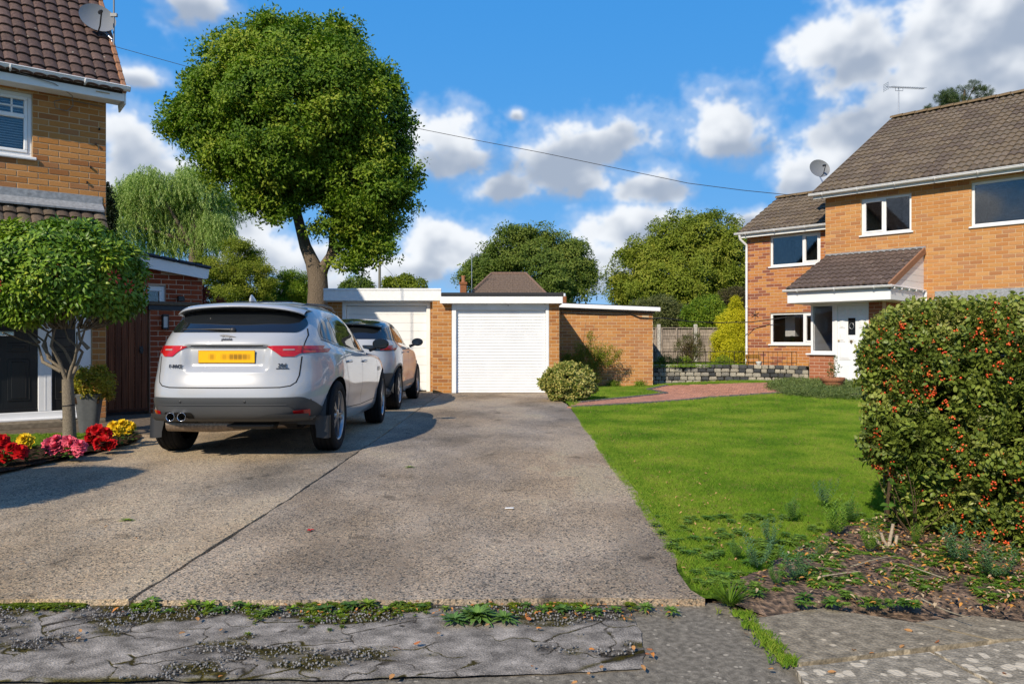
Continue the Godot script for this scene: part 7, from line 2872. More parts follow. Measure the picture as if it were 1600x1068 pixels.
func willow() -> void:
	var z := 36.0
	var t := thing("willow_tree", "feathery pale green weeping willow between the left house and the big tree", "tree", at(300, 534, z) * Vector3(1, 0, 1))
	var o := t.position
	rng.seed = 201
	var b := MB.new()
	b.tube([at(300, 570, z) - o, at(305, 400, z) - o, at(310, 370, z) - o, at(300, 320, z) - o], [0.35, 0.30, 0.24, 0.12], 10)
	var strand := MB.new()
	strand.colored = true
	var r := RandomNumberGenerator.new()
	r.seed = 5
	for k in 26:          # a hanging shoot one unit long
		var y := -k / 26.0
		for q in 2:
			var a := r.randf() * TAU
			var sh := r.randf_range(0.8, 1.2)
			strand.col = Color(sh, sh, sh)
			leaf(strand, Vector3(0.04 * sin(k * 0.5), y, 0.04 * cos(k * 0.4)), Vector3(cos(a) * 0.7, -0.9, sin(a) * 0.7), Vector3(cos(a), 0.5, sin(a)), 0.10, 0.022, 0.2, 0.1)
	var sm := strand.mesh(M.leaf)
	var buf := PackedFloat32Array()
	var heads := [[215, 290, 40], [185, 310, 36], [250, 285, 34], [230, 330, 40], [310, 285, 42], [290, 265, 28], [335, 305, 30], [320, 330, 36], [280, 320, 40], [190, 350, 40], [240, 365, 42], [300, 360, 40], [355, 350, 20], [340, 345, 26], [270, 300, 30], [205, 275, 22]]
	for h in heads:
		var c := at(h[0], h[1], z) - o + Vector3(0, 0, rng.randf_range(-1, 1))
		limb(b, at(305, 385, z) - o, c, 0.12, 0.03, 0.12)
		var m: float = h[2] * z / FOCAL
		for k in int(h[2] * 6.5):
			var d := rand_dir()
			d.y = absf(d.y) * 0.9 - 0.15
			var p := c + d * m * Vector3(1.0, 0.9, 1.2) * sqrt(rng.randf())
			var len := rng.randf_range(0.7, 1.5)
			var c2 := pick([[0.24, 0.34, 0.085], [0.34, 0.45, 0.12], [0.46, 0.55, 0.20]], rng.randf())
			push(buf, Basis(Vector3.FORWARD, rng.randf_range(-0.30, 0.30) + d.x * -0.25) * Basis(Vector3.RIGHT, rng.randf_range(-0.25, 0.25)) * Basis(Vector3.UP, rng.randf() * TAU) * Basis.from_scale(Vector3(1.3, len, 1.3)), p, c2)
	multi("crown", sm, buf, t)
	part("trunk", b, M.bark, t)


func pine() -> void:
	var z := 44.0
	var t := thing("pine_tree", "top of a pine tree showing above the ridge of the right house", "tree", at(1503, 534, z) * Vector3(1, 0, 1))
	var o := t.position
	rng.seed = 211
	var b := MB.new()
	b.tube([at(1503, 570, z) - o, at(1503, 200, z) - o, at(1508, 140, z) - o], [0.3, 0.2, 0.05], 8)
	var tuft := MB.new()
	tuft.colored = true
	for k in 26:
		var d := rand_dir()
		d.y = absf(d.y)
		leaf(tuft, Vector3.ZERO, d, Vector3.UP, 1.0, 0.06, 0.0, 0.05)
	var tm := tuft.mesh(M.leaf)
	var buf := PackedFloat32Array()
	for q in [[1470, 158, 16], [1485, 150, 16], [1500, 145, 16], [1515, 140, 13], [1530, 150, 14], [1545, 156, 9], [1480, 165, 16], [1510, 160, 18], [1462, 166, 8], [1530, 163, 12]]:
		var c := at(q[0], q[1], z) - o + Vector3(0, 0, rng.randf_range(-0.6, 0.6))
		limb(b, at(1505, 175, z) - o, c, 0.06, 0.02, 0.1, 4, 6)
		for k in int(q[2] * 5):
			push(buf, stand((Vector3(0, 0.8, 0) + rand_dir()).normalized(), rng.randf() * TAU, rng.randf_range(0.14, 0.24)), c + rand_dir() * q[2] * z / FOCAL * Vector3(1, 0.75, 1) * pow(rng.randf(), 0.4), pick([[0.045, 0.075, 0.03], [0.08, 0.12, 0.045], [0.12, 0.15, 0.06]], rng.randf()))
	multi("crown", tm, buf, t)
	part("trunk", b, M.bark, t)


# clipped standard tree: several stems from a short trunk into a low dome of leathery leaves
func topiary() -> void:
	var t := thing("clipped_standard_tree", "clipped dome topped little tree with pale trunk in front of the black door", "tree", Vector3(-5.32, 0, -9.30))
	rng.seed = 221
	var b := MB.new()
	var px := func(x: float, y: float, d := 0.0) -> Vector3: return at(x, y, 9.3) - t.position + Vector3(0, 0, d)
	b.tube([px.call(108, 700), px.call(108, 670), px.call(107, 640), px.call(106, 612), px.call(105, 592)], [0.078, 0.072, 0.068, 0.066, 0.060], 16)
	part("trunk", b, M.smooth_bark, t)
	var tie := MB.new()
	tie.lathe([Vector2(0.071, -0.006), Vector2(0.075, 0.0), Vector2(0.071, 0.006)], 20, Transform3D(Basis(Vector3.BACK, 0.12), px.call(106.5, 633)))
	part("tree_tie", tie, M.cable, t)
	for q in [[[105, 600], [95, 580], [78, 560], [60, 535], [42, 512]], [[106, 600], [108, 570], [98, 545], [88, 522], [84, 495]], [[107, 600], [114, 575], [118, 550], [112, 528], [100, 500]], [[106, 600], [112, 580], [124, 562], [138, 545], [143, 520], [150, 500]], [[104, 598], [95, 565], [94, 540], [102, 515], [115, 495]], [[78, 560], [72, 540], [68, 518], [60, 500]], [[60, 535], [40, 520], [20, 508]], [[118, 550], [126, 535], [132, 512]], [[138, 545], [128, 530], [124, 505]], [[95, 580], [70, 565], [45, 540], [25, 520]]]:
		var sb := MB.new()
		var path := []
		var radii := []
		for k in q.size():
			path.push_back(px.call(q[k][0], q[k][1], rng.randf_range(-0.12, 0.12) * k * 0.8))
			radii.push_back(lerpf(0.025, 0.008, float(k) / (q.size() - 1)))
		sb.tube(path, radii, 9)
		part("branch", sb, M.smooth_bark, t)
	var fine := MB.new()
	for k in 90:
		var a := rng.randf() * TAU
		var r := sqrt(rng.randf()) * 0.8
		var e := Vector3(cos(a) * r, rng.randf_range(1.45, 2.0), sin(a) * r)
		limb(fine, Vector3(cos(a) * r * 0.45, 1.35, sin(a) * r * 0.45), e, 0.008, 0.003, 0.1, 4, 5)
	part("twig", fine, M.smooth_bark, t)
	var sp := MB.new()
	sp.colored = true
	for k in 7:
		var a := k * 2.4
		var d := Vector3(cos(a), 0.55 - k * 0.05, sin(a))
		var tn := rng.randf_range(0.8, 1.2)
		sp.col = Color(tn, tn, tn)
		leaf(sp, d * 0.05, d, Vector3.UP, 0.075, 0.030, 0.3, 0.22, true)
	var c := Vector3(-0.02, 1.93, 0)
	# the crown is flat below, round above
	var lp := [[c + Vector3(0, 0.02, 0), Vector3(0.86, 0.60, 0.85)]]
	crown(t, "foliage", bumpy(lp, 22, 0.17, 222), 7400, sp.mesh(M.leaf_gloss), 0.92, [[0.050, 0.118, 0.010], [0.112, 0.215, 0.016], [0.185, 0.30, 0.022], [0.31, 0.38, 0.036]], 223, -0.55, 2.2, 0.34, -0.74)
	var red := PackedFloat32Array()
	for k in 26:
		var d := rand_dir()
		d.y = absf(d.y) * 0.9 - 0.2
		push(red, stand(d, rng.randf() * TAU, 0.75), c + d * Vector3(0.92, 0.64, 0.90), Color(0.32, 0.035, 0.02) if k % 3 else Color(0.30, 0.14, 0.02))
	multi("red_leaves", sp.mesh(M.leaf_gloss), red, t)
	# its twin stands out of the picture; only its shadow is seen on the drive
	copy(t, "clipped_standard_tree", "clipped dome topped little tree nearest the road, known by its shadow on the drive", Vector3(-5.75, 0, -3.75), 1.3)


func hedge() -> void:
	var t := thing("berry_hedge", "square cut hedge with orange red berries in front of the right house", "hedge", Vector3(2.185, 0, -4.95), deg_to_rad(-46.05))
	rng.seed = 231
	var len := 3.3
	var hi := 1.37
	var deep := 0.95
	# a point on the rounded block and the way out there
	var surf := func() -> Array:
		var w := rng.randf()
		var p: Vector3
		var n: Vector3
		if w < 0.50:
			p = Vector3(pow(rng.randf(), 1.3) * len, rng.randf_range(0.04, hi), 0.0); n = Vector3(0, 0, 1)
		elif w < 0.66:
			p = Vector3(0, rng.randf_range(0.04, hi), -rng.randf() * deep); n = Vector3(-1, 0, 0)
		elif w < 0.92:
			p = Vector3(pow(rng.randf(), 1.3) * len, hi, -rng.randf() * deep); n = Vector3(0, 1, 0)
		else:
			p = Vector3(rng.randf() * len, rng.randf_range(0.1, hi), -deep); n = Vector3(0, 0, -1)
		var lo := Vector3(0.32, 0.0, -deep + 0.30)
		var up := Vector3(len, hi - 0.30, -0.30)
		var q := p.clamp(lo, up)
		q.y = minf(p.y, hi - 0.30)
		var d := p - q
		if d.length() > 0.001:
			n = d.normalized()
			p = q + n * 0.30
		# it narrows towards the foot
		p.z -= 0.16 * smoothstep(0.55, 0.0, p.y) * (1.0 if n.z > 0.2 else 0.0)
		p.x += 0.14 * smoothstep(0.6, 0.0, p.y) * (1.0 if n.x < -0.2 else 0.0)
		return [p, n]
	var bulge := noise(FastNoiseLite.TYPE_SIMPLEX_SMOOTH, 1.6, 3, 232)
	var holes := noise(FastNoiseLite.TYPE_SIMPLEX_SMOOTH, 3.2, 3, 233)
	var sprigs := []
	for v in 3:
		var mb := MB.new()
		mb.colored = true
		var n := 9
		for k in n:
			var f := float(k) / n
			var a := k * PI + rng.randf_range(-0.6, 0.6)
			var tn := rng.randf_range(0.72, 1.25)
			mb.col = Color(tn, tn, tn * rng.randf_range(0.8, 1.15))
			var at_ := Vector3(0.006 * sin(k * 1.7), f * 0.085, 0.006 * cos(k * 2.1))
			leaf(mb, at_, Vector3(cos(a), 0.55, sin(a) * 0.7 + 0.15), Vector3(-cos(a) * 0.3, 0.5, 0.8), 0.031 * rng.randf_range(0.75, 1.2), 0.017 * rng.randf_range(0.8, 1.2), 0.35, 0.2, true)
		mb.col = Color(0.9, 0.6, 0.4)
		sprigs.push_back(mb.mesh(M.leaf_gloss))
	var bufs := [PackedFloat32Array(), PackedFloat32Array(), PackedFloat32Array()]
	var pal := [[0.068, 0.105, 0.020], [0.135, 0.185, 0.028], [0.22, 0.275, 0.046], [0.36, 0.36, 0.10]]
	for k in 19000:
		var s: Array = surf.call()
		var p: Vector3 = s[0]
		var n: Vector3 = s[1]
		var h := holes.get_noise_3dv(p)
		var inset := 0.16 * pow(rng.randf(), 1.5)
		if h < -0.30:
			inset += 0.10
			if rng.randf() < 0.45: continue
		p += n * (bulge.get_noise_3dv(p) * 0.07 - inset)
		var up := (n * 0.8 + Vector3(0, 0.55, 0) + rand_dir() * 0.7).normalized()
		var top_tint := 0.25 if n.y > 0.5 else 0.0  # leaves on upward faces take paler tones
		push(bufs[rng.randi() % 3], stand(up, rng.randf() * TAU, rng.randf_range(0.8, 1.35)), p, pick(pal, 0.45 + top_tint + holes.get_noise_3dv(p * 0.7) * 0.35 + rng.randf_range(-0.3, 0.3)))
	for k in 3:
		multi("foliage", sprigs[k], bufs[k], t)
	# berries in little clusters
	var ball := MB.new()
	ball.ball(Vector3.ZERO, Vector3.ONE, 8, 6)
	var berries := PackedFloat32Array()
	var dens := noise(FastNoiseLite.TYPE_SIMPLEX_SMOOTH, 1.3, 2, 235)
	var made := 0
	while made < 1900:
		var s: Array = surf.call()
		if dens.get_noise_3dv(s[0]) * 1.3 + rng.randf() * 0.8 < 0.32:
			continue
		made += 1
		var p: Vector3 = s[0] + s[1] * (bulge.get_noise_3dv(s[0]) * 0.07 + rng.randf_range(0.0, 0.05))
		var c := pick([[0.58, 0.045, 0.012], [0.62, 0.09, 0.018], [0.62, 0.15, 0.03]], rng.randf())
		for q in rng.randi_range(2, 6):
			push(berries, Basis.from_scale(Vector3.ONE * rng.randf_range(0.0044, 0.0066)), p + rand_dir() * 0.015, c)
	var bm := ball.mesh(M.berry)
	multi("berries", bm, berries, t)
	# old wood inside and shoots that stick out
	var wood := MB.new()
	for k in 70:
		var x := rng.randf() * len
		var z := -rng.randf_range(0.25, deep - 0.2)
		limb(wood, Vector3(x, 0, z), Vector3(x + rng.randf_range(-0.3, 0.3), rng.randf_range(0.8, 1.25), z + rng.randf_range(-0.25, 0.25)), 0.016, 0.005, 0.08, 5, 6)
	part("stem", wood, M.twig, t)
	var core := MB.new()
	core.box(Vector3(0.24, 0.16, -deep + 0.24), Vector3(len - 0.1, hi - 0.28, -0.27), 0.1)  # added dark box that blocks light inside, in place of dense twigs
	part("added_dark_core", core, M.hedge_core, t)
	var shoots := MB.new()
	var sl := PackedFloat32Array()
	for k in 110:
		var s: Array = surf.call()
		var d: Vector3 = (s[1] + Vector3(0, 0.35, 0) + rand_dir() * 0.8).normalized()
		var l := rng.randf_range(0.08, 0.22)
		var a: Vector3 = s[0] - s[1] * 0.06
		limb(shoots, a, a + d * l, 0.0028, 0.0012, 0.1, 4, 4)
		for q in 3:
			push(sl, stand((d + rand_dir() * 0.4).normalized(), rng.randf() * TAU, rng.randf_range(0.5, 0.8)), a + d * l * (0.5 + q * 0.2), pick([[0.10, 0.13, 0.03], [0.16, 0.19, 0.05], [0.22, 0.23, 0.09]], rng.randf()))
	part("shoots", shoots, M.pale_twig, t)
	multi("shoot_leaves", sprigs[0], sl, t)
	# broad leaved bramble growing out of its foot on the left
	var br := thing("bramble", "broad leaved bramble growing out at the foot of the berry hedge", "plant", Vector3(2.47, 0, -4.78))
	var bl := MB.new()
	bl.colored = true
	for k in 60:
		var d := Vector3(rng.randf_range(-1, 0.9), rng.randf_range(0.1, 1.0), rng.randf_range(-0.1, 1.0))
		var tn := rng.randf_range(0.8, 1.3)
		bl.col = Color(0.10 * tn, 0.20 * tn, 0.030 * tn)
		leaf(bl, Vector3(d.x * 0.16, 0.10 + rng.randf() * 0.34, d.z * 0.10), d, Vector3(0, 1, 0.3), rng.randf_range(0.05, 0.085), rng.randf_range(0.035, 0.06), 0.3, 0.25, true)
	part("foliage", bl, M.leaf, br)
	var bs := MB.new()
	for k in 9:
		limb(bs, Vector3(0, 0, 0), Vector3(rng.randf_range(-0.25, 0.25), rng.randf_range(0.2, 0.45), rng.randf_range(0.0, 0.2)), 0.004, 0.002, 0.15, 5, 5)
	part("stem", bs, M.twig, br)


# ---------------------------------------------------------------- small plants, pots, grass, litter
func shrubs() -> void:
	var vs := MB.new()
	vs.colored = true
	rng.seed = 241
	for k in 10:
		var d := rand_dir()
		d.y = absf(d.y)
		var cream := k % 3 != 0
		vs.col = Color(1.0, 0.95, 0.75) if cream else Color(0.32, 0.45, 0.25)
		leaf(vs, d * 0.2, d, Vector3.UP, 0.7, 0.36, 0.3, 0.2, true)
	var t := thing("variegated_shrub", "rounded cream and green variegated shrub at the end of the drive", "shrub", Vector3(1.16, 0, -15.75))
	crown(t, "foliage", bumpy([[Vector3(0, 0.36, 0), Vector3(0.52, 0.36, 0.48)]], 16, 0.24, 242), 2600, vs.mesh(M.leaf), 0.075, [[0.32, 0.32, 0.09], [0.52, 0.49, 0.18], [0.64, 0.60, 0.26], [0.72, 0.68, 0.36]], 243, -0.5, 3.0, 0.4)
	var b := MB.new()
	for k in 20:
		limb(b, Vector3(0, 0, 0), rand_dir() * Vector3(0.4, 0.25, 0.4) + Vector3(0, 0.3, 0), 0.012, 0.004, 0.1, 4, 5)
	part("stem", b, M.twig, t)

	# light feathery shrub against the store wall
	t = thing("feathery_shrub", "feathery light green shrub against the shaded store wall", "shrub", Vector3(1.75, 0, -20.25))
	var sp := spray(9, 12, 0.7, 0.16).mesh(M.leaf)
	b = MB.new()
	var buf := PackedFloat32Array()
	for q in [[900, 560, 12], [925, 545, 20], [950, 548, 20], [968, 553, 10], [912, 575, 24], [890, 570, 20], [935, 560, 18], [905, 540, 10], [922, 525, 7], [885, 555, 14], [930, 585, 18], [925, 600, 14]]:
		var c := at(q[0], q[1], 20.2) - t.position
		limb(b, Vector3(0, 0, 0), c, 0.012, 0.003, 0.12, 6, 5)
		for k in int(q[2] * 8):
			push(buf, stand((Vector3(0, 0.7, 0.3) + rand_dir()).normalized(), rng.randf() * TAU, rng.randf_range(0.045, 0.08)), c * rng.randf_range(0.72, 1.06) + rand_dir() * q[2] * 0.0155 * pow(rng.randf(), 0.6) * Vector3(1, 0.8, 0.7), pick([[0.12, 0.17, 0.015], [0.20, 0.25, 0.02], [0.30, 0.31, 0.03]], rng.randf()))
	multi("foliage", sp, buf, t)
	for q in [[930, 505], [945, 518], [916, 500]]:
		limb(b, Vector3(0, 0.5, 0), at(q[0], q[1], 20.3) - t.position, 0.008, 0.003, 0.1, 5, 5)
	part("stem", b, M.twig, t)
	rng.seed = 245
	for q in [[958, 592, "small plant at the foot of the store wall, left one of two"], [1000, 602, "small plant at the foot of the store wall near its right corner"]]:
		t = thing("wall_plant", q[2], "plant", at(q[0], 600, 20.6) * Vector3(1, 0, 1))
		crown(t, "foliage", [[Vector3(0, 0.06, 0), Vector3(0.18, 0.10, 0.12)]], 90, sp, 0.07, GREEN, 246 + q[0], -0.7, 2.0, 0.8)
	# ground cover in front of the porch
	var gc := spray(10, 14, 0.6, 0.13).mesh(M.leaf)
	var gb := PackedFloat32Array()
	var go := outline([[1195, 616], [1230, 606], [1290, 602], [1345, 603], [1380, 612], [1370, 632], [1290, 630], [1230, 626]])
	rng.seed = 251
	var n := 0
	while n < 3600:
		var p := Vector2(rng.randf_range(4.5, 9.0), rng.randf_range(14.0, 19.5))
		if not Geometry2D.is_point_in_polygon(p, go):
			continue
		n += 1
		push(gb, stand((Vector3.UP + rand_dir() * 0.7).normalized(), rng.randf() * TAU, rng.randf_range(0.06, 0.11)), Vector3(p.x, ground_y(p.x, -p.y) + rng.randf() * 0.13, -p.y), pick([[0.10, 0.15, 0.05], [0.16, 0.22, 0.07], [0.23, 0.28, 0.10]], rng.randf()))
	var gcm := multi("ground_cover", gc, gb)
	tag(gcm, "low mat of grey green ground cover in front of the porch", "ground cover")
	# terracotta pot with a straggly plant
	var pot_at := Vector3(6.98, 0.14, -16.9)
	t = thing("terracotta_pot", "wide terracotta pot standing in the ground cover before the white door", "pot", pot_at)
	var pb := MB.new()
	pb.lathe([Vector2(0.0, 0.0), Vector2(0.17, 0.0), Vector2(0.215, 0.20), Vector2(0.24, 0.205), Vector2(0.255, 0.275), Vector2(0.235, 0.28), Vector2(0.215, 0.22), Vector2(0.0, 0.215)], 28)
	part("pot", pb, M.terracotta, t)
	var st := thing("pot_plant", "straggly leafy plant growing in the terracotta pot", "plant", pot_at + Vector3(0, 0.21, 0))
	b = MB.new()
	buf = PackedFloat32Array()
	for q in [[-0.06, 0.42, 0.0], [0.05, 0.55, 0.03], [0.12, 0.30, 0.05], [-0.10, 0.22, 0.02], [0.02, 0.36, -0.06]]:
		var e := Vector3(q[0], q[1], q[2])
		limb(b, Vector3(q[0] * 0.3, 0, 0), e, 0.006, 0.003, 0.1, 5, 5)
		for k in 7:
			push(buf, stand(rand_dir(), rng.randf() * TAU, rng.randf_range(0.035, 0.06)), e * rng.randf_range(0.4, 1.0) + rand_dir() * 0.03, pick([[0.06, 0.12, 0.02], [0.11, 0.17, 0.03]], rng.randf()))
	part("stem", b, M.twig, st)
	multi("foliage", spray(12, 5, 0.8, 0.45).mesh(M.leaf), buf, st)
	# the tapered grey planter by the door
	var pa := Vector3(-5.50, 0, -10.1)
	t = thing("tall_planter", "tall tapered square grey planter beside the door frame of the left house", "planter", pa, 0.35)
	pb = MB.new()
	var rows := []
	for q in [[0.0, 0.098], [0.06, 0.102], [0.50, 0.155], [0.52, 0.158], [0.525, 0.150], [0.47, 0.140]]:
		var line := []
		for k in 21:
			var a := -TAU * k / 20
			var c := cos(a)
			var s := sin(a)
			var m := pow(pow(absf(c), 10.0) + pow(absf(s), 10.0), -0.1)
			line.push_back(Vector3(c * m * q[1], q[0], s * m * q[1]))
		rows.push_back(line)
	pb.sheet(rows, true)
	part("pot", pb, M.planter_grey, t)
	var so := MB.new()
	so.box(Vector3(-0.138, 0.40, -0.138), Vector3(0.138, 0.485, 0.138))
	part("compost", so, M.soil, t)
	st = thing("planter_shrub", "bushy orange tinged shrub growing in the tall grey planter", "shrub", pa + Vector3(0, 0.48, 0))
	crown(st, "foliage", bumpy([[Vector3(0.06, 0.18, 0), Vector3(0.27, 0.20, 0.25)]], 12, 0.3, 255), 700, spray(13, 8, 0.55, 0.24, true).mesh(M.leaf), 0.065, [[0.18, 0.22, 0.02], [0.32, 0.32, 0.03], [0.44, 0.34, 0.04], [0.55, 0.24, 0.06]], 256, -0.4, 4.0, 0.7)
	b = MB.new()
	for k in 16:
		limb(b, Vector3(0, 0, 0), rand_dir() * Vector3(0.22, 0.1, 0.22) + Vector3(0.04, 0.2, 0), 0.006, 0.003, 0.1, 4, 5)
	part("stem", b, M.twig, st)
	# garden chair behind the retaining wall
	t = thing("garden_chair", "orange brown wooden chair behind the stone wall by the downpipe", "chair", Vector3(6.72, 0.02, -22.0), 0.3)
	for x in [-0.2, 0.2]:
		slab_part("leg", Vector3(x - 0.02, 0, -0.2), Vector3(x + 0.02, 0.43, -0.16), "chair_wood", t)
		slab_part("leg", Vector3(x - 0.02, 0, 0.18), Vector3(x + 0.02, 0.80, 0.22), "chair_wood", t)
	slab_part("seat", Vector3(-0.23, 0.431, -0.22), Vector3(0.23, 0.46, 0.179), "chair_wood", t)
	slab_part("back_rail", Vector3(-0.24, 0.70, 0.17), Vector3(0.24, 0.82, 0.178), "chair_wood", t)
	slab_part("back_rail", Vector3(-0.23, 0.56, 0.17), Vector3(0.23, 0.62, 0.178), "chair_wood", t)
	t = thing("white_flower_pot", "small white flower pot on top of the stone wall by the wooden chair", "pot", Vector3(6.80, 0.555, -21.4))
	pb = MB.new()
	pb.lathe([Vector2(0, 0), Vector2(0.06, 0), Vector2(0.085, 0.09), Vector2(0.095, 0.10), Vector2(0.07, 0.09), Vector2(0, 0.08)], 16)
	part("pot", pb, M.white_board, t)


func begonias() -> void:
	rng.seed = 261
	var heads := {}
	for c in [["red", [0.55, 0.010, 0.012], [0.42, 0.006, 0.010]], ["pink", [0.80, 0.16, 0.22], [0.70, 0.08, 0.14]], ["yellow", [0.85, 0.60, 0.03], [0.80, 0.50, 0.015]]]:
		for v in 2:
			var mb := MB.new()
			mb.colored = true
			for ring in 5:
				var n := 9 - ring
				for k in n:
					var a := TAU * (k + 0.5 * (ring % 2)) / n + rng.randf_range(-0.2, 0.2)
					var rise := 0.15 + ring * 0.30
					var d := Vector3(cos(a), rise, sin(a)).normalized()
					var q: Array = c[1 + (k + ring) % 2]
					var tn := rng.randf_range(0.85, 1.1)
					mb.col = Color(q[0] * tn, q[1] * tn, q[2] * tn)
					leaf(mb, Vector3(0, 0.008 * ring, 0) + d * 0.008, d, Vector3.UP, 0.058 - ring * 0.007, 0.058 - ring * 0.006, 0.25, 0.25 - ring * 0.06, true)
			heads["%s%d" % [c[0], v]] = mb.mesh(M.petal)
	for q in [
		["red", [[2, 690], [18, 700], [-8, 712], [8, 722], [-22, 700], [30, 706]], [6, 728], "red begonia at the left edge of the flower bed", false],
		["yellow", [[38, 688], [46, 692], [32, 702]], [42, 722], "yellow begonia between the left red one and the pink ones", false],
		["pink", [[78, 694], [90, 690], [82, 710], [88, 702]], [86, 716], "pale pink begonia, left of the two pink plants", false],
		["pink", [[106, 690], [115, 694], [104, 706], [121, 706], [112, 700], [124, 698]], [114, 716], "fuller pink begonia in front of the little tree's trunk", false],
		["red", [[145, 674], [152, 672], [142, 685], [165, 678]], [150, 700], "red begonia with bronze leaves right of the tree trunk", true],
		["red", [[156, 693], [166, 694], [174, 698], [162, 690]], [168, 704], "low red begonia in front of the tall planter", true],
		["yellow", [[177, 668], [184, 672], [192, 665], [168, 682]], [184, 696], "yellow begonia between the low red one and the end of the bed", false],
		["yellow", [[203, 666], [199, 674]], [200, 690], "small yellow begonia at the right end of the flower bed", false]]:
		var root := gp(q[2][0], q[2][1], 0.03)
		var t := thing("begonia", q[3], "flower", root)
		var z := -root.z
		var stems := MB.new()
		var fl := MB.new()
		fl.colored = true
		var mid := Vector3.ZERO
		for h in q[1]:
			var p := at(h[0], h[1], z + rng.randf_range(-0.06, 0.06)) - root
			p.y = maxf(p.y, 0.07)
			mid += p / q[1].size()
			limb(stems, Vector3(0, 0, 0), p, 0.005, 0.004, 0.1, 4, 5)
			var key := "%s%d" % [q[0], rng.randi() % 2]
			placed("flower", heads[key], Transform3D(stand((Vector3(0, 0.6, 0.8) + rand_dir() * 0.5).normalized(), rng.randf() * TAU, rng.randf_range(1.0, 1.35)), p), t)
		for k in 34:
			var a := rng.randf() * TAU
			var d := Vector3(cos(a), rng.randf_range(0.1, 0.7), sin(a))
			var tn := rng.randf_range(0.7, 1.25)
			fl.col = Color(0.09 * tn, 0.18 * tn, 0.035 * tn) if not q[4] else Color(0.07 * tn, 0.028 * tn, 0.022 * tn)
			leaf(fl, Vector3(mid.x * 0.6 + cos(a) * 0.04, rng.randf_range(0.02, maxf(mid.y, 0.1)), mid.z + sin(a) * 0.04), d, Vector3.UP, rng.randf_range(0.06, 0.10), rng.randf_range(0.045, 0.07), 0.25, 0.3, true)
		part("stem", stems, M.leaf_stem, t)
		part("foliage", fl, M.leaf, t)
	var lf := MB.new()


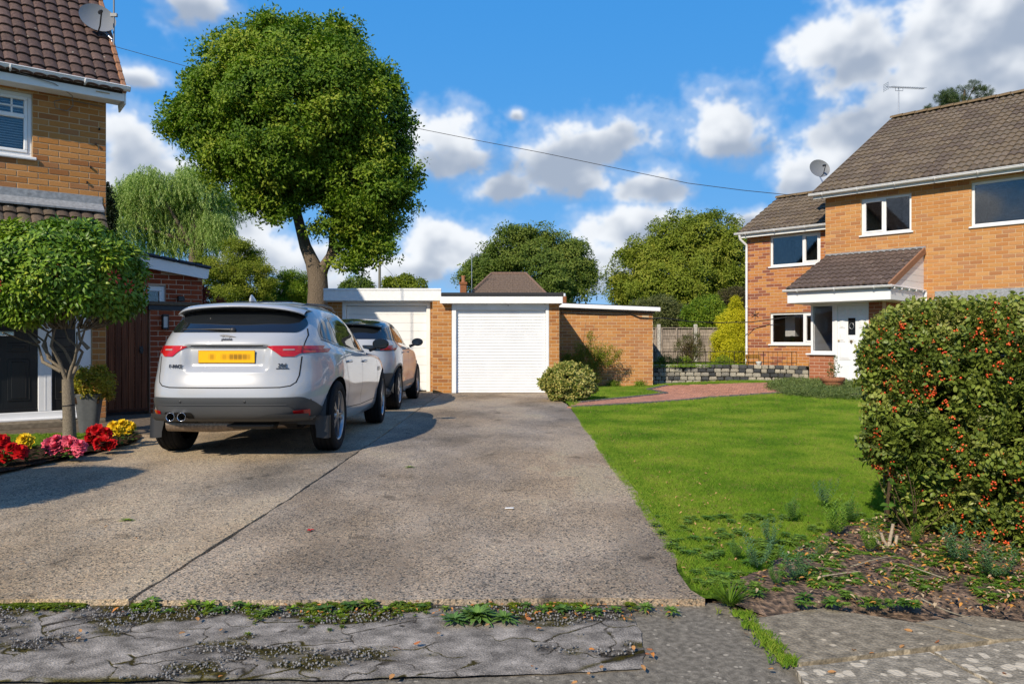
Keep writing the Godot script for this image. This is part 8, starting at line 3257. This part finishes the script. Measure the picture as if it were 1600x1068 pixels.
func grass() -> void:
	# three lengths of tuft; the nearest lawn carries the most
	rng.seed = 271
	var kinds := []
	for v in 3:
		var mb := MB.new()
		mb.colored = true
		for k in 6:
			var a := rng.randf() * TAU
			var lean := rng.randf_range(0.15, 0.8)
			var h := rng.randf_range(0.6, 1.1)
			var w := 0.055
			var base := Vector3(cos(a * 3.1), 0, sin(a * 2.3)) * 0.35
			var d := Vector3(cos(a) * lean, 1, sin(a) * lean).normalized()
			var x := d.cross(Vector3(sin(a), 0.2, -cos(a))).normalized() * w
			var m := base + d * h * 0.55
			var tip := base + d * h + Vector3(cos(a), -0.25, sin(a)) * h * 0.3 * lean
			var tn := rng.randf_range(0.75, 1.25)
			mb.col = Color(tn, tn, tn)
			var nn := Vector3.UP
			mb.flat(base - x, base + x, m + x * 0.8)
			mb.flat(base - x, m + x * 0.8, m - x * 0.8)
			mb.flat(m - x * 0.8, m + x * 0.8, tip)
			mb.v_flip(9, nn)
		kinds.push_back(mb.mesh(M.blade))
	var tone := noise(FastNoiseLite.TYPE_SIMPLEX_SMOOTH, 0.9, 4, 272)
	var bare := noise(FastNoiseLite.TYPE_SIMPLEX_SMOOTH, 1.6, 3, 273)
	var pal := [[0.095, 0.205, 0.018], [0.150, 0.270, 0.022], [0.205, 0.325, 0.030], [0.29, 0.36, 0.050]]
	var bufs := [PackedFloat32Array(), PackedFloat32Array(), PackedFloat32Array()]
	for zone in [[0.9, 5.5, 3.7, 6.2, 62000, 0.030], [0.9, 5.5, 6.2, 9.0, 60000, 0.034], [1.0, 8.0, 9.0, 13.0, 75000, 0.042], [1.05, 10.5, 13.0, 21.3, 90000, 0.055]]:
		for k in zone[4]:
			var p := Vector2(rng.randf_range(zone[0], zone[1]), rng.randf_range(zone[2], zone[3]))
			if p.x / p.y > 0.70 or not Geometry2D.is_point_in_polygon(p, lawn_edge) or Geometry2D.is_point_in_polygon(p, path_edge):
				continue
			if Geometry2D.is_point_in_polygon(p, bed_edge):
				if bare.get_noise_2dv(p) < 0.28 or rng.randf() < 0.6:
					continue
			var b := bare.get_noise_2dv(p)
			var g := clampf(0.5 + tone.get_noise_2dv(p) * 0.75 + rng.randf_range(-0.3, 0.3), 0, 1)
			var c := pick(pal, g)
			if rng.randf() < 0.05:
				c = Color(0.28, 0.24, 0.09)
			var tall: float = zone[5] * rng.randf_range(0.6, 1.25) * (1.0 + b * 0.35)
			push(bufs[rng.randi() % 3], Basis(Vector3.UP, rng.randf() * TAU) * Basis.from_scale(Vector3(zone[5], tall, zone[5])), Vector3(p.x, ground_y(p.x, -p.y) - 0.012, -p.y), c)
	for q in [[left_lawn, 26000, 0.034]]:
		for k in q[1]:
			var p := Vector2(rng.randf_range(-9.0, -4.4), rng.randf_range(7.0, 10.3))
			if Geometry2D.is_point_in_polygon(p, q[0]):
				push(bufs[rng.randi() % 3], Basis(Vector3.UP, rng.randf() * TAU) * Basis.from_scale(Vector3(q[2], q[2] * rng.randf_range(0.7, 1.2), q[2])), Vector3(p.x, 0.02, -p.y), pick(pal, rng.randf()))
	for k in 3:
		var g := multi("grass", kinds[k], bufs[k])
		tag(g, "short bright green grass of the lawns", "grass")
	# long grass along the edges and on the bank behind the wall
	var lb := PackedFloat32Array()
	for k in 2600:
		var f := rng.randf()
		var p := Vector3(lerpf(0.92, 1.05, pow(f, 0.4)) + rng.randf() * 0.10, -0.01, -lerpf(3.75, 9.5, f))
		push(lb, Basis(Vector3.UP, rng.randf() * TAU) * Basis.from_scale(Vector3(0.05, rng.randf_range(0.03, 0.06), 0.05)), p, pick(pal, rng.randf()))
	for k in 4000:
		var p := Vector2(rng.randf_range(3.9, 6.6), rng.randf_range(21.7, 24.9))
		push(lb, Basis(Vector3.UP, rng.randf() * TAU) * Basis.from_scale(Vector3(0.10, rng.randf_range(0.06, 0.13), 0.10)), Vector3(p.x, 0.49, -p.y), pick(pal, rng.randf()))
	for k in 420:
		var q := rng.randf()
		if tone.get_noise_1d(q * 9.0) + rng.randf_range(-0.3, 0.3) < -0.1: continue
		var p := gp(lerpf(1155, 1238, q) + rng.randfn(0, 8), lerpf(957, 1042, q), -0.025)
		push(lb, Basis(Vector3.UP, rng.randf() * TAU) * Basis.from_scale(Vector3(0.035, rng.randf_range(0.02, 0.05), 0.035)), p, pick(pal, rng.randf()))
	tag(multi("long_grass", kinds[0], lb), "longer ragged grass along the edges of the drive and paving", "grass")


func rosette(s: int, n: int, length: float, width: float, rise: float, c: Color) -> Mesh:
	var r := RandomNumberGenerator.new()
	r.seed = s
	var mb := MB.new()
	mb.colored = true
	for k in n:
		var a := k * 2.4 + r.randf_range(-0.3, 0.3)
		var f := float(k) / n
		var t := r.randf_range(0.75, 1.25)
		mb.col = Color(c.r * t, c.g * t, c.b * t)
		leaf(mb, Vector3(cos(a), 0, sin(a)) * 0.006 + Vector3(0, 0.004 + f * 0.01, 0), Vector3(cos(a), rise * (0.3 + f * 1.4), sin(a)), Vector3.UP, length * r.randf_range(0.6, 1.1) * (1.1 - f * 0.5), width * r.randf_range(0.8, 1.2), 0.3, 0.35, true)
	return mb.mesh(M.leaf)


func weeds() -> void:
	rng.seed = 281
	var meshes := []
	for k in 5:
		meshes.push_back(rosette(282 + k, 16 + k * 3, 0.055 + 0.006 * k, 0.016 + 0.004 * (k % 3), 0.5 + 0.2 * (k % 2), [Color(0.13, 0.24, 0.025), Color(0.18, 0.29, 0.025), Color(0.10, 0.19, 0.035), Color(0.21, 0.30, 0.04), Color(0.15, 0.25, 0.04)][k]))
	for x in [205, 235, 262, 300, 322, 345, 368, 392, 415, 432, 455, 478, 500, 522, 548, 575, 600, 628, 655, 690, 820, 850, 880, 905, 935, 960, 1005, 1050]:
		var y := 948.0 + rng.randf_range(-6, 10) + (6.0 if x > 380 and x < 560 else 0.0)
		var w := placed("weed", meshes[rng.randi() % 5], Transform3D(Basis(Vector3.UP, rng.randf() * TAU) * Basis.from_scale(Vector3.ONE * rng.randf_range(0.45, 0.95)), gp(x + rng.randf_range(-8, 8), y, -0.02)))
		var spot: String = "left of the slab joint" if x < 225 else "just right of the slab joint" if x < 460 else "left of the largest weed" if x < 730 else "right of the largest weed"
		tag(w, "small green weed at the drive's front edge, " + spot, "weed", "weeds at the drive front, " + spot)
	var big := thing("rosette_weed", "largest leafy green weed in the middle of the drive's front edge", "weed", gp(745, 965, -0.02))
	placed("foliage", rosette(291, 60, 0.10, 0.026, 0.75, Color(0.14, 0.25, 0.055)), Transform3D(), big)
	placed("foliage", rosette(292, 30, 0.07, 0.02, 0.6, Color(0.14, 0.25, 0.055)), Transform3D(Basis(), Vector3(0.12, 0, 0.03)), big)
	placed("foliage", rosette(293, 30, 0.07, 0.02, 0.6, Color(0.11, 0.21, 0.055)), Transform3D(Basis(), Vector3(-0.10, 0, 0.05)), big)
	# moss and tiny weeds that nobody could count
	var buf := PackedFloat32Array()
	var wn := noise(FastNoiseLite.TYPE_SIMPLEX_SMOOTH, 0.012, 3, 295)
	for k in 2200:
		var x := rng.randf_range(-60, 1080)
		if wn.get_noise_1d(x) + rng.randf_range(-0.25, 0.25) < 0.02 + 0.25 * smoothstep(780, 900, x): continue
		var band := 6.0 + 16.0 * exp(-pow((x - 450.0) / 190.0, 2)) + 8.0 * exp(-pow((x - 750.0) / 70.0, 2))
		var p := gp(x, 943 + absf(rng.randfn(0.0, 1.0)) * band * 0.7, -0.022)
		push(buf, Basis(Vector3.UP, rng.randf() * TAU) * Basis.from_scale(Vector3(1, 0.7, 1) * rng.randf_range(0.12, 0.42)), p, pick([[0.4, 0.42, 0.4], [0.7, 0.65, 0.5], [1.1, 0.8, 0.4]], rng.randf()))
	tag(multi("edge_weeds", meshes[1], buf), "band of tiny weeds and moss between the drive and the tarmac", "weeds")
	# loose chippings on the broken tarmac
	var chip := MB.new()
	chip.box(Vector3(-1, -0.6, -0.8), Vector3(1, 0.6, 0.8), 0.5)
	chip.colored = false
	buf = PackedFloat32Array()
	var lowf := noise(FastNoiseLite.TYPE_SIMPLEX_SMOOTH, 1.5, 4, 301, 0.55)
	var n := 0
	while n < 2600:
		var p := Vector2(rng.randf_range(-2.6, 0.48), rng.randf_range(2.8, 3.56))
		if lowf.get_noise_2d(p.x * 0.9, p.y * 1.6) + smoothstep(3.30, 3.48, p.y) * 0.50 - 0.06 + rng.randf_range(-0.12, 0.05) < 0.10:
			continue
		n += 1
		var t := rng.randf_range(0.14, 0.36)
		push(buf, stand(rand_dir(), rng.randf() * TAU, rng.randf_range(0.002, 0.0055)), Vector3(p.x, -0.023 + rng.randf() * 0.006, -p.y), Color(t, t * 0.97, t * 0.92))
	tag(multi("loose_chippings", chip.mesh(M.chipping), buf), "loose stone chippings on the broken tarmac", "gravel")

	# feathery spurge-like plants in the bed
	rng.seed = 311
	var protos := []
	for v in 3:
		var t := MB.new()
		t.colored = true
		for s in 11:
			var a := rng.randf() * TAU
			var lean := rng.randf_range(0.1, 0.65)
			var h := rng.randf_range(0.09, 0.20)
			var top := Vector3(cos(a) * lean * h, h, sin(a) * lean * h)
			for k in 38:
				var f := 0.15 + 0.85 * k / 38.0
				var b := k * 2.4
				var tn := rng.randf_range(0.75, 1.25)
				t.col = [Color(0.13 * tn, 0.24 * tn, 0.05 * tn), Color(0.12 * tn, 0.22 * tn, 0.10 * tn), Color(0.18 * tn, 0.30 * tn, 0.04 * tn)][v]
				leaf(t, top * f + Vector3(cos(a), 0, sin(a)) * 0.02 * sin(f * 3.0), Vector3(cos(b), 0.6, sin(b)), Vector3.UP, 0.024, 0.0065, 0.2, 0.1)
		protos.push_back(t.mesh(M.leaf))
	var lab := [
		[1310, 838, 1.25, 2, "tallest bright green feathery plant at the edge of the lawn left of the hedge"], [1240, 812, 0.9, 0, "feathery plant on the lawn left of the tallest one"], [1330, 815, 1.0, 0, "feathery plant right behind the tallest one"], [1205, 850, 0.8, 1, "grey green feathery plant at the left end of the soil bed"],
		[1185, 888, 0.95, 1, "grey green feathery plant nearest the drive corner"], [1245, 905, 0.9, 1, "grey green feathery plant between the drive corner and the bare soil"], [1215, 915, 0.7, 0, "low feathery plant in front of the two grey green ones"], [1360, 862, 0.8, 2, "bright feathery plant beside the pale cut stump"],
		[1500, 880, 1.15, 1, "blue green feathery plant under the hedge, left of two"], [1560, 905, 1.1, 1, "blue green feathery plant under the hedge at the picture's right edge"], [1150, 870, 0.65, 0, "small feathery plant at the lawn's front corner"], [1430, 850, 0.7, 2, "small bright plant between stump and hedge"], [1280, 868, 0.6, 2, "small bright plant in the bare soil"], [1290, 790, 1.0, 1, "thin upright feathery plant on the lawn beside the hedge"]]
	for q in lab:
		var o := placed("feathery_plant", protos[q[3]], Transform3D(Basis(Vector3.UP, rng.randf() * TAU) * Basis.from_scale(Vector3.ONE * q[2] * 1.05), gp(q[0], q[1], 0.02)))
		tag(o, q[4], "plant", "feathery plants in and around the soil bed")
	# tuft of long grass at the corner of the drive, low leafy weeds in the bed
	var tg := MB.new()
	tg.colored = true
	for k in 130:
		var a := rng.randf() * TAU
		var h := rng.randf_range(0.07, 0.15)
		var tn := rng.randf_range(0.8, 1.25)
		tg.col = Color(0.10 * tn, 0.18 * tn, 0.012 * tn)
		leaf(tg, Vector3(cos(a), 0, sin(a)) * 0.03 * rng.randf(), Vector3(cos(a) * rng.randf_range(0.3, 1.1), 1, sin(a) * rng.randf_range(0.3, 1.1)), Vector3(-cos(a), 0.5, -sin(a)), h, 0.005, 0.2, 0.35, true)
	tag(part("grass_tuft", tg, M.leaf), "long bright grass tuft at the front right corner of the drive", "grass tuft").position = gp(1140, 945, -0.015)
	var low := PackedFloat32Array()
	var grow := noise(FastNoiseLite.TYPE_SIMPLEX_SMOOTH, 2.4, 3, 313)
	var m := 0
	while m < 2500:
		var p := Vector2(rng.randf_range(0.9, 4.6), rng.randf_range(3.4, 5.3))
		var right := smoothstep(2.2, 2.9, p.x) * 0.35
		if not Geometry2D.is_point_in_polygon(p, bed_edge) and rng.randf() < 0.55 and p.y > 4.3:
			continue
		if p.y < 3.45 + maxf(0.0, 1.6 - p.x) * 0.1 or grow.get_noise_2dv(p) + right + rng.randf_range(-0.15, 0.15) < -0.02:
			continue
		m += 1
		push(low, Basis(Vector3.UP, rng.randf() * TAU) * Basis.from_scale(Vector3.ONE * rng.randf_range(0.2, 0.65)), Vector3(p.x, 0.012, -p.y), pick([[0.55, 0.75, 0.6], [1.0, 1.0, 0.8], [1.3, 1.2, 0.9]], rng.randf()))
	tag(multi("bed_weeds", meshes[4], low), "spreading low weeds over the soil bed under the hedge", "weeds")
	# pale cut stump
	var sb := MB.new()
	var sp := gp(1390, 855, 0.0)
	for q in [[[1388, 858], [1392, 838], [1396, 818]], [[1388, 858], [1380, 842], [1377, 832]], [[1384, 860], [1372, 846], [1366, 838]], [[1390, 858], [1400, 848], [1402, 836]]]:
		var path := []
		for p in q: path.push_back(at(p[0], p[1], -sp.z) - sp)
		sb.tube(path, [0.013, 0.010, 0.009], 8)
	tag(part("cut_stump", sb, M.pale_wood), "pale cut stump of a shrub at the foot of the hedge", "stump").position = sp
	for q in [[[1330, 885], [1400, 868]], [[1440, 935], [1520, 965]], [[1285, 900], [1345, 892]], [[1480, 905], [1410, 880]]]:
		var st := MB.new()
		var a := gp(q[0][0], q[0][1], 0.035)
		var b := gp(q[1][0], q[1][1], 0.045)
		limb(st, a, b, 0.004, 0.002, 0.04, 6, 6)
		tag(part("fallen_stick", st, M.pale_twig), "thin pale dead stick lying on the soil bed", "stick", "sticks on the soil bed")

	# fallen leaves
	var kinds := []
	for v in 3:
		var mb := MB.new()
		mb.colored = true
		mb.col = Color.WHITE
		leaf(mb, Vector3(-0.5, 0.06, 0), Vector3(1, 0.05, 0), Vector3.UP, 1.0, 0.42 + 0.08 * v, 0.5 - v * 0.3, 0.25 - 0.2 * v, true)
		kinds.push_back(mb)
	var litter := PackedFloat32Array()
	var dry := [[0.32, 0.19, 0.10], [0.42, 0.20, 0.06], [0.24, 0.13, 0.08], [0.48, 0.36, 0.22], [0.15, 0.075, 0.055], [0.52, 0.24, 0.05]]
	m = 0
	while m < 4600:
		var p := Vector2(rng.randf_range(0.95, 4.4), rng.randf_range(3.35, 5.2))
		if not Geometry2D.is_point_in_polygon(p, bed_edge):
			continue
		if rng.randf() > smoothstep(1.0, 2.6, p.x) * 0.8 + 0.15:
			continue
		m += 1
		var c: Array = dry[rng.randi() % dry.size()]
		push(litter, stand((Vector3.UP + rand_dir() * 0.45).normalized(), rng.randf() * TAU, rng.randf_range(0.012, 0.036)), Vector3(p.x, 0.022 + rng.randf() * 0.02, -p.y), Color(c[0], c[1], c[2]))
	for k in 420:
		var f := rng.randf()
		push(litter, stand((Vector3.UP + rand_dir() * 0.4).normalized(), rng.randf() * TAU, rng.randf_range(0.015, 0.032)), Vector3(lerpf(0.9, 1.05, f) + rng.randf_range(-0.05, 0.25) + absf(rng.randfn(0, 0.35)), 0.012, -lerpf(3.8, 10.5, f * f)), Color(0.42, 0.25, 0.10))
	for k in 130:
		push(litter, stand((Vector3.UP + rand_dir() * 0.4).normalized(), rng.randf() * TAU, rng.randf_range(0.014, 0.026)), gp(rng.randf_range(430, 1070), 952 + rng.randfn(0, 7), -0.012), Color(0.46, 0.19, 0.05))
	tag(multi("leaf_litter", kinds[0].mesh(M.dry_leaf), litter), "brown and orange leaf litter on the soil bed and along the drive edge", "leaf litter")
	for k in kinds.size():
		kinds[k].col = Color(0.50, 0.20, 0.045)
		var re := PackedColorArray()
		for q in kinds[k].v.size(): re.push_back([Color(0.52, 0.20, 0.045), Color(0.46, 0.23, 0.08), Color(0.40, 0.14, 0.05)][k])
		kinds[k].c = re
		kinds[k] = kinds[k].mesh(M.dry_leaf)
	for q in [[100, 947], [180, 952], [190, 957], [100, 965], [125, 985], [122, 997], [284, 989], [308, 967], [345, 984], [345, 1056], [612, 1057], [620, 1012], [652, 1005], [685, 989], [762, 976], [826, 967], [842, 981], [832, 1040], [920, 1052], [940, 1042], [898, 1066], [925, 1014], [990, 1012], [1015, 1015], [1020, 1022], [975, 966], [985, 968], [1012, 1022], [1005, 1043], [1165, 990], [1335, 1015], [1410, 1010], [1362, 1020], [1420, 985], [1465, 1003], [1485, 985], [1570, 1052], [1300, 1050], [1205, 1045], [35, 878], [165, 822], [212, 840], [845, 858]]:
		var o := placed("fallen_leaf", kinds[rng.randi() % 3], Transform3D(stand((Vector3.UP + rand_dir() * 0.35).normalized(), rng.randf() * TAU, rng.randf_range(0.024, 0.038)), gp(q[0], q[1], -0.012 if q[1] > 940 else 0.006)))
		if q[1] < 940:
			tag(o, "dry orange leaf lying on the concrete drive", "leaf", "dry leaves on the concrete drive")
		elif q[0] > 1160:
			tag(o, "dry orange leaf lying on the pale paving slabs at the front right", "leaf", "dry leaves on the paving slabs")
		elif q[1] > 1045:
			tag(o, "dry orange leaf lying on the dark road at the bottom edge", "leaf", "dry leaves on the road")
		elif q[0] > 970:
			tag(o, "dry orange leaf where the broken tarmac meets the darker patch", "leaf", "dry leaves beside the dark tarmac patch")
		else:
			tag(o, "dry orange leaf lying on the cracked grey tarmac", "leaf", "dry leaves on the cracked tarmac")
	# red petal and scrap of paper on the drive
	var pe := MB.new()
	pe.colored = true
	pe.col = Color(0.55, 0.015, 0.015)
	for k in 5:
		leaf(pe, Vector3.ZERO, Vector3(cos(k * 1.9), 0.4, sin(k * 1.9)), Vector3.UP, 0.028, 0.016, 0.3, 0.3, true)
	tag(part("red_petal", pe, M.petal), "crumpled red petal lying on the concrete drive", "petal").position = gp(484, 828, 0.006)
	var pp := MB.new()
	pp.box(Vector3(-0.032, 0.001, -0.012), Vector3(0.032, 0.006, 0.012), 0.002, Transform3D(Basis(Vector3.UP, -0.2) * Basis(Vector3.BACK, 0.06), Vector3.ZERO))
	tag(part("paper_scrap", pp, M.white_board), "white scrap of paper lying on the concrete drive", "paper").position = gp(796, 794, 0.002)
	# low weeds growing on the drive itself
	for q in [[198, 813], [640, 730]]:
		var o := placed("moss_tuft", meshes[3], Transform3D(Basis.from_scale(Vector3(0.9, 0.4, 0.5)), gp(q[0], q[1], 0.0)))
		tag(o, "tiny tuft of moss on the concrete of the drive", "moss", "moss on the drive")


# ---------------------------------------------------------------- far things and wires
func beyond() -> void:
	var z := 50.0
	var h := thing("hipped_roof_house", "distant house with a brown hipped roof above the garage", "house", at(795, 534, z) * Vector3(1, 0, 1))
	var o := h.position
	var b := MB.new()
	b.box(Vector3(-2.6, 0, -6.0), Vector3(2.5, 4.15, 0.0))
	part("wall", b, M.far_brick, h)
	var e0 := at(735, 459, z) - o
	var e1 := at(853, 459, z) - o
	var r0 := at(768, 427, z + 2.0) - o
	var r1 := at(822, 427, z + 2.0) - o
	var rb := MB.new()
	e0.z += 0.4; e1.z += 0.4
	var f0 := Vector3(e0.x, e0.y, -6.4)
	var f1 := Vector3(e1.x, e1.y, -6.4)
	var q0 := Vector3(r0.x, r0.y, -4.0)
	var q1 := Vector3(r1.x, r1.y, -4.0)
	rb.quad(e0, e1, r1, r0)
	rb.quad(e1, f1, q1, r1)
	rb.quad(f0, e0, r0, q0)
	rb.quad(f1, f0, q0, q1)
	rb.quad(r0, r1, q1, q0)
	var roof := part("roof", rb, M.far_tile, h)
	# courses of tiles
	for k in 12:
		var f := k / 12.0
		var a := e0.lerp(r0, f) + Vector3(0, 0.03, 0.02)
		var c := e1.lerp(r1, f) + Vector3(0, 0.03, 0.02)
		var a2 := e0.lerp(r0, f + 1.0 / 12) + Vector3(0, -0.01, 0.0)
		var c2 := e1.lerp(r1, f + 1.0 / 12) + Vector3(0, -0.01, 0.0)
		var cb := MB.new()
		cb.quad(a, c, c2, a2)
		cb.quad(a + Vector3(0, -0.05, 0), c + Vector3(0, -0.05, 0), c, a)
		part("tile_course", cb, M.far_tile, roof)
	var rg := MB.new()
	rg.tube([e0, r0], [0.09], 6); rg.tube([e1, r1], [0.09], 6); rg.tube([r0, r1], [0.10], 6)
	part("ridge_tiles", rg, M.far_ridge, roof)
	var ch := thing("chimney_stack", "orange brick chimney with a clay pot left of the hipped roof", "chimney", at(724, 534, 49.0) * Vector3(1, 0, 1))
	var p := at(724, 442, 49.0) - ch.position
	slab_part("stack", Vector3(-0.20, 0, -0.25), Vector3(0.20, p.y, 0.25), "far_brick", ch)
	slab_part("stack_cap", Vector3(-0.25, p.y - 0.1, -0.3), Vector3(0.25, p.y + 0.05, 0.3), "far_brick", ch)
	b = MB.new()
	b.lathe([Vector2(0.13, 0), Vector2(0.11, 0.32), Vector2(0.14, 0.34), Vector2(0.14, 0.40), Vector2(0.0, 0.40)], 12, Transform3D(Basis(), Vector3(0, p.y + 0.05, 0)))
	part("chimney_pot", b, M.terracotta, ch)
	var ae := MB.new()
	var ax := at(737, 534, 49.5) * Vector3(1, 0, 1)
	ae.tube([Vector3(0, 0, 0), Vector3(0, at(737, 395, 49.5).y, 0)], [0.025], 6)
	var ty := at(737, 398, 49.5).y
	ae.tube([Vector3(-0.05, ty, 0), Vector3(0.5, ty - 0.05, 0)], [0.02], 5)
	for k in 5:
		ae.tube([Vector3(k * 0.11, ty - 0.12, 0), Vector3(k * 0.11, ty + 0.10, 0)], [0.010], 4)
	tag(part("far_aerial", ae, M.galvanised), "tall thin aerial beside the distant chimney", "aerial").position = ax
	var c2h := thing("chimney_stack", "small brick chimney with a white pot right of the oak tree above the store roof", "chimney", at(880, 534, 46.0) * Vector3(1, 0, 1))
	p = at(880, 463, 46.0) - c2h.position
	slab_part("stack", Vector3(-0.18, 0, -0.2), Vector3(0.18, p.y, 0.2), "far_brick", c2h)
	b = MB.new()
	b.lathe([Vector2(0.16, 0), Vector2(0.14, 0.18), Vector2(0.0, 0.18)], 10, Transform3D(Basis(), Vector3(0, p.y, 0)))
	part("chimney_pot", b, M.white_board, c2h)
	var tp := thing("telegraph_pole", "wooden telegraph pole in the distance over the left garage", "pole", at(593, 534, 70.0) * Vector3(1, 0, 1))
	b = MB.new()
	b.tube([Vector3(0, 0, 0), Vector3(0, at(593, 405, 70.0).y, 0)], [0.15, 0.11], 8)
	part("pole", b, M.pole, tp)
	for e in [[560, 430], [628, 436]]:
		b = MB.new()
		b.tube([at(593, 408, 70) - tp.position, at((593 + e[0]) / 2.0, (408 + e[1]) / 2.0 + 4, 68) - tp.position, at(e[0], e[1] + 18, 66) - tp.position], [0.014], 4)
		part("wire", b, M.cable, tp)
	# the telephone line across the drive
	var line := MB.new()
	var path := []
	for q in [[-300, -60, 28.0], [-60, 10, 27.6], [170, 70, 27.2], [300, 106, 26.8], [420, 139, 26.4], [540, 171, 26.0], [650, 200, 25.4], [750, 220, 24.8], [850, 239, 24.0], [960, 262, 23.2], [1075, 286, 22.3], [1160, 297, 21.6], [1250, 306, 20.9], [1275, 303, 20.7]]:
		path.push_back(at(q[0], q[1], q[2]))
	line.tube(path, [0.010], 6)
	tag(part("telephone_wire", line, M.cable), "black telephone wire sagging across the sky between the two houses", "wire")
	var mast := MB.new()
	mast.tube([Vector3(0, 0, 0), Vector3(0, at(957, 450, 60).y, 0)], [0.03], 5)
	tag(part("far_mast", mast, M.galvanised), "thin distant mast right of the oak tree above the store roof", "mast").position = at(957, 534, 60.0) * Vector3(1, 0, 1)


func small_materials() -> void:
	grained(mat("far_brick", lin(0.34, 0.14, 0.07), 0.95, 0.2), M.t_mid, 1.5)
	grained(mat("far_tile", lin(0.21, 0.155, 0.12), 0.95, 0.2), M.t_mid, 0.8)
	grained(mat("far_ridge", lin(0.26, 0.17, 0.13), 0.95, 0.2), M.t_mid, 1.0)
	grained(mat("pole", lin(0.24, 0.23, 0.18), 0.95, 0.2), M.t_mid, 1.0)
	grained(mat("hedge_core", lin(0.018, 0.020, 0.010), 0.98, 0.1), M.t_mid, 5.0)
	grained(mat("pale_wood", lin(0.52, 0.42, 0.30), 0.8, 0.3), M.t_mid, 8.0)
	mat("leaf_stem", lin(0.08, 0.09, 0.03), 0.7, 0.3)
	var m := grained(mat("chipping", Color.WHITE, 0.95, 0.25), M.t_fine, 20.0)
	m.vertex_color_use_as_albedo = true


func _ready() -> void:
	rng.seed = 20
	var cam := Camera3D.new()
	cam.position = Vector3(0, EYE, 0)
	cam.fov = rad_to_deg(2.0 * atan(534.0 / FOCAL))
	cam.near = 0.05
	cam.far = 600.0
	put(cam, "camera")
	cam.current = true
	var env := Environment.new()
	env.background_mode = Environment.BG_SKY
	env.sky = make_sky()
	env.background_energy_multiplier = 1.0
	env.tonemap_mode = Environment.TONE_MAPPER_LINEAR
	env.tonemap_exposure = 1.15
	env.sdfgi_enabled = true
	env.ssao_enabled = true
	env.ssil_enabled = true
	var we := WorldEnvironment.new()
	we.environment = env
	put(we, "environment")
	var sun := DirectionalLight3D.new()
	sun.light_energy = 1.5
	sun.light_color = Color(1.0, 0.945, 0.86)
	sun.light_angular_distance = 0.5
	sun.shadow_enabled = true
	put(sun, "sun")
	sun.basis = Basis.looking_at(Vector3(1.5, -2.15, -2.7), Vector3.UP)

	make_materials()
	ground_materials()
	plate_materials()
	small_materials()
	grounds()
	left_house()
	right_house()
	garages()
	flush_rest()
	beyond()
	big_car()
	small_car()
	trees()
	topiary()
	hedge()
	shrubs()
	begonias()
	grass()
	weeds()
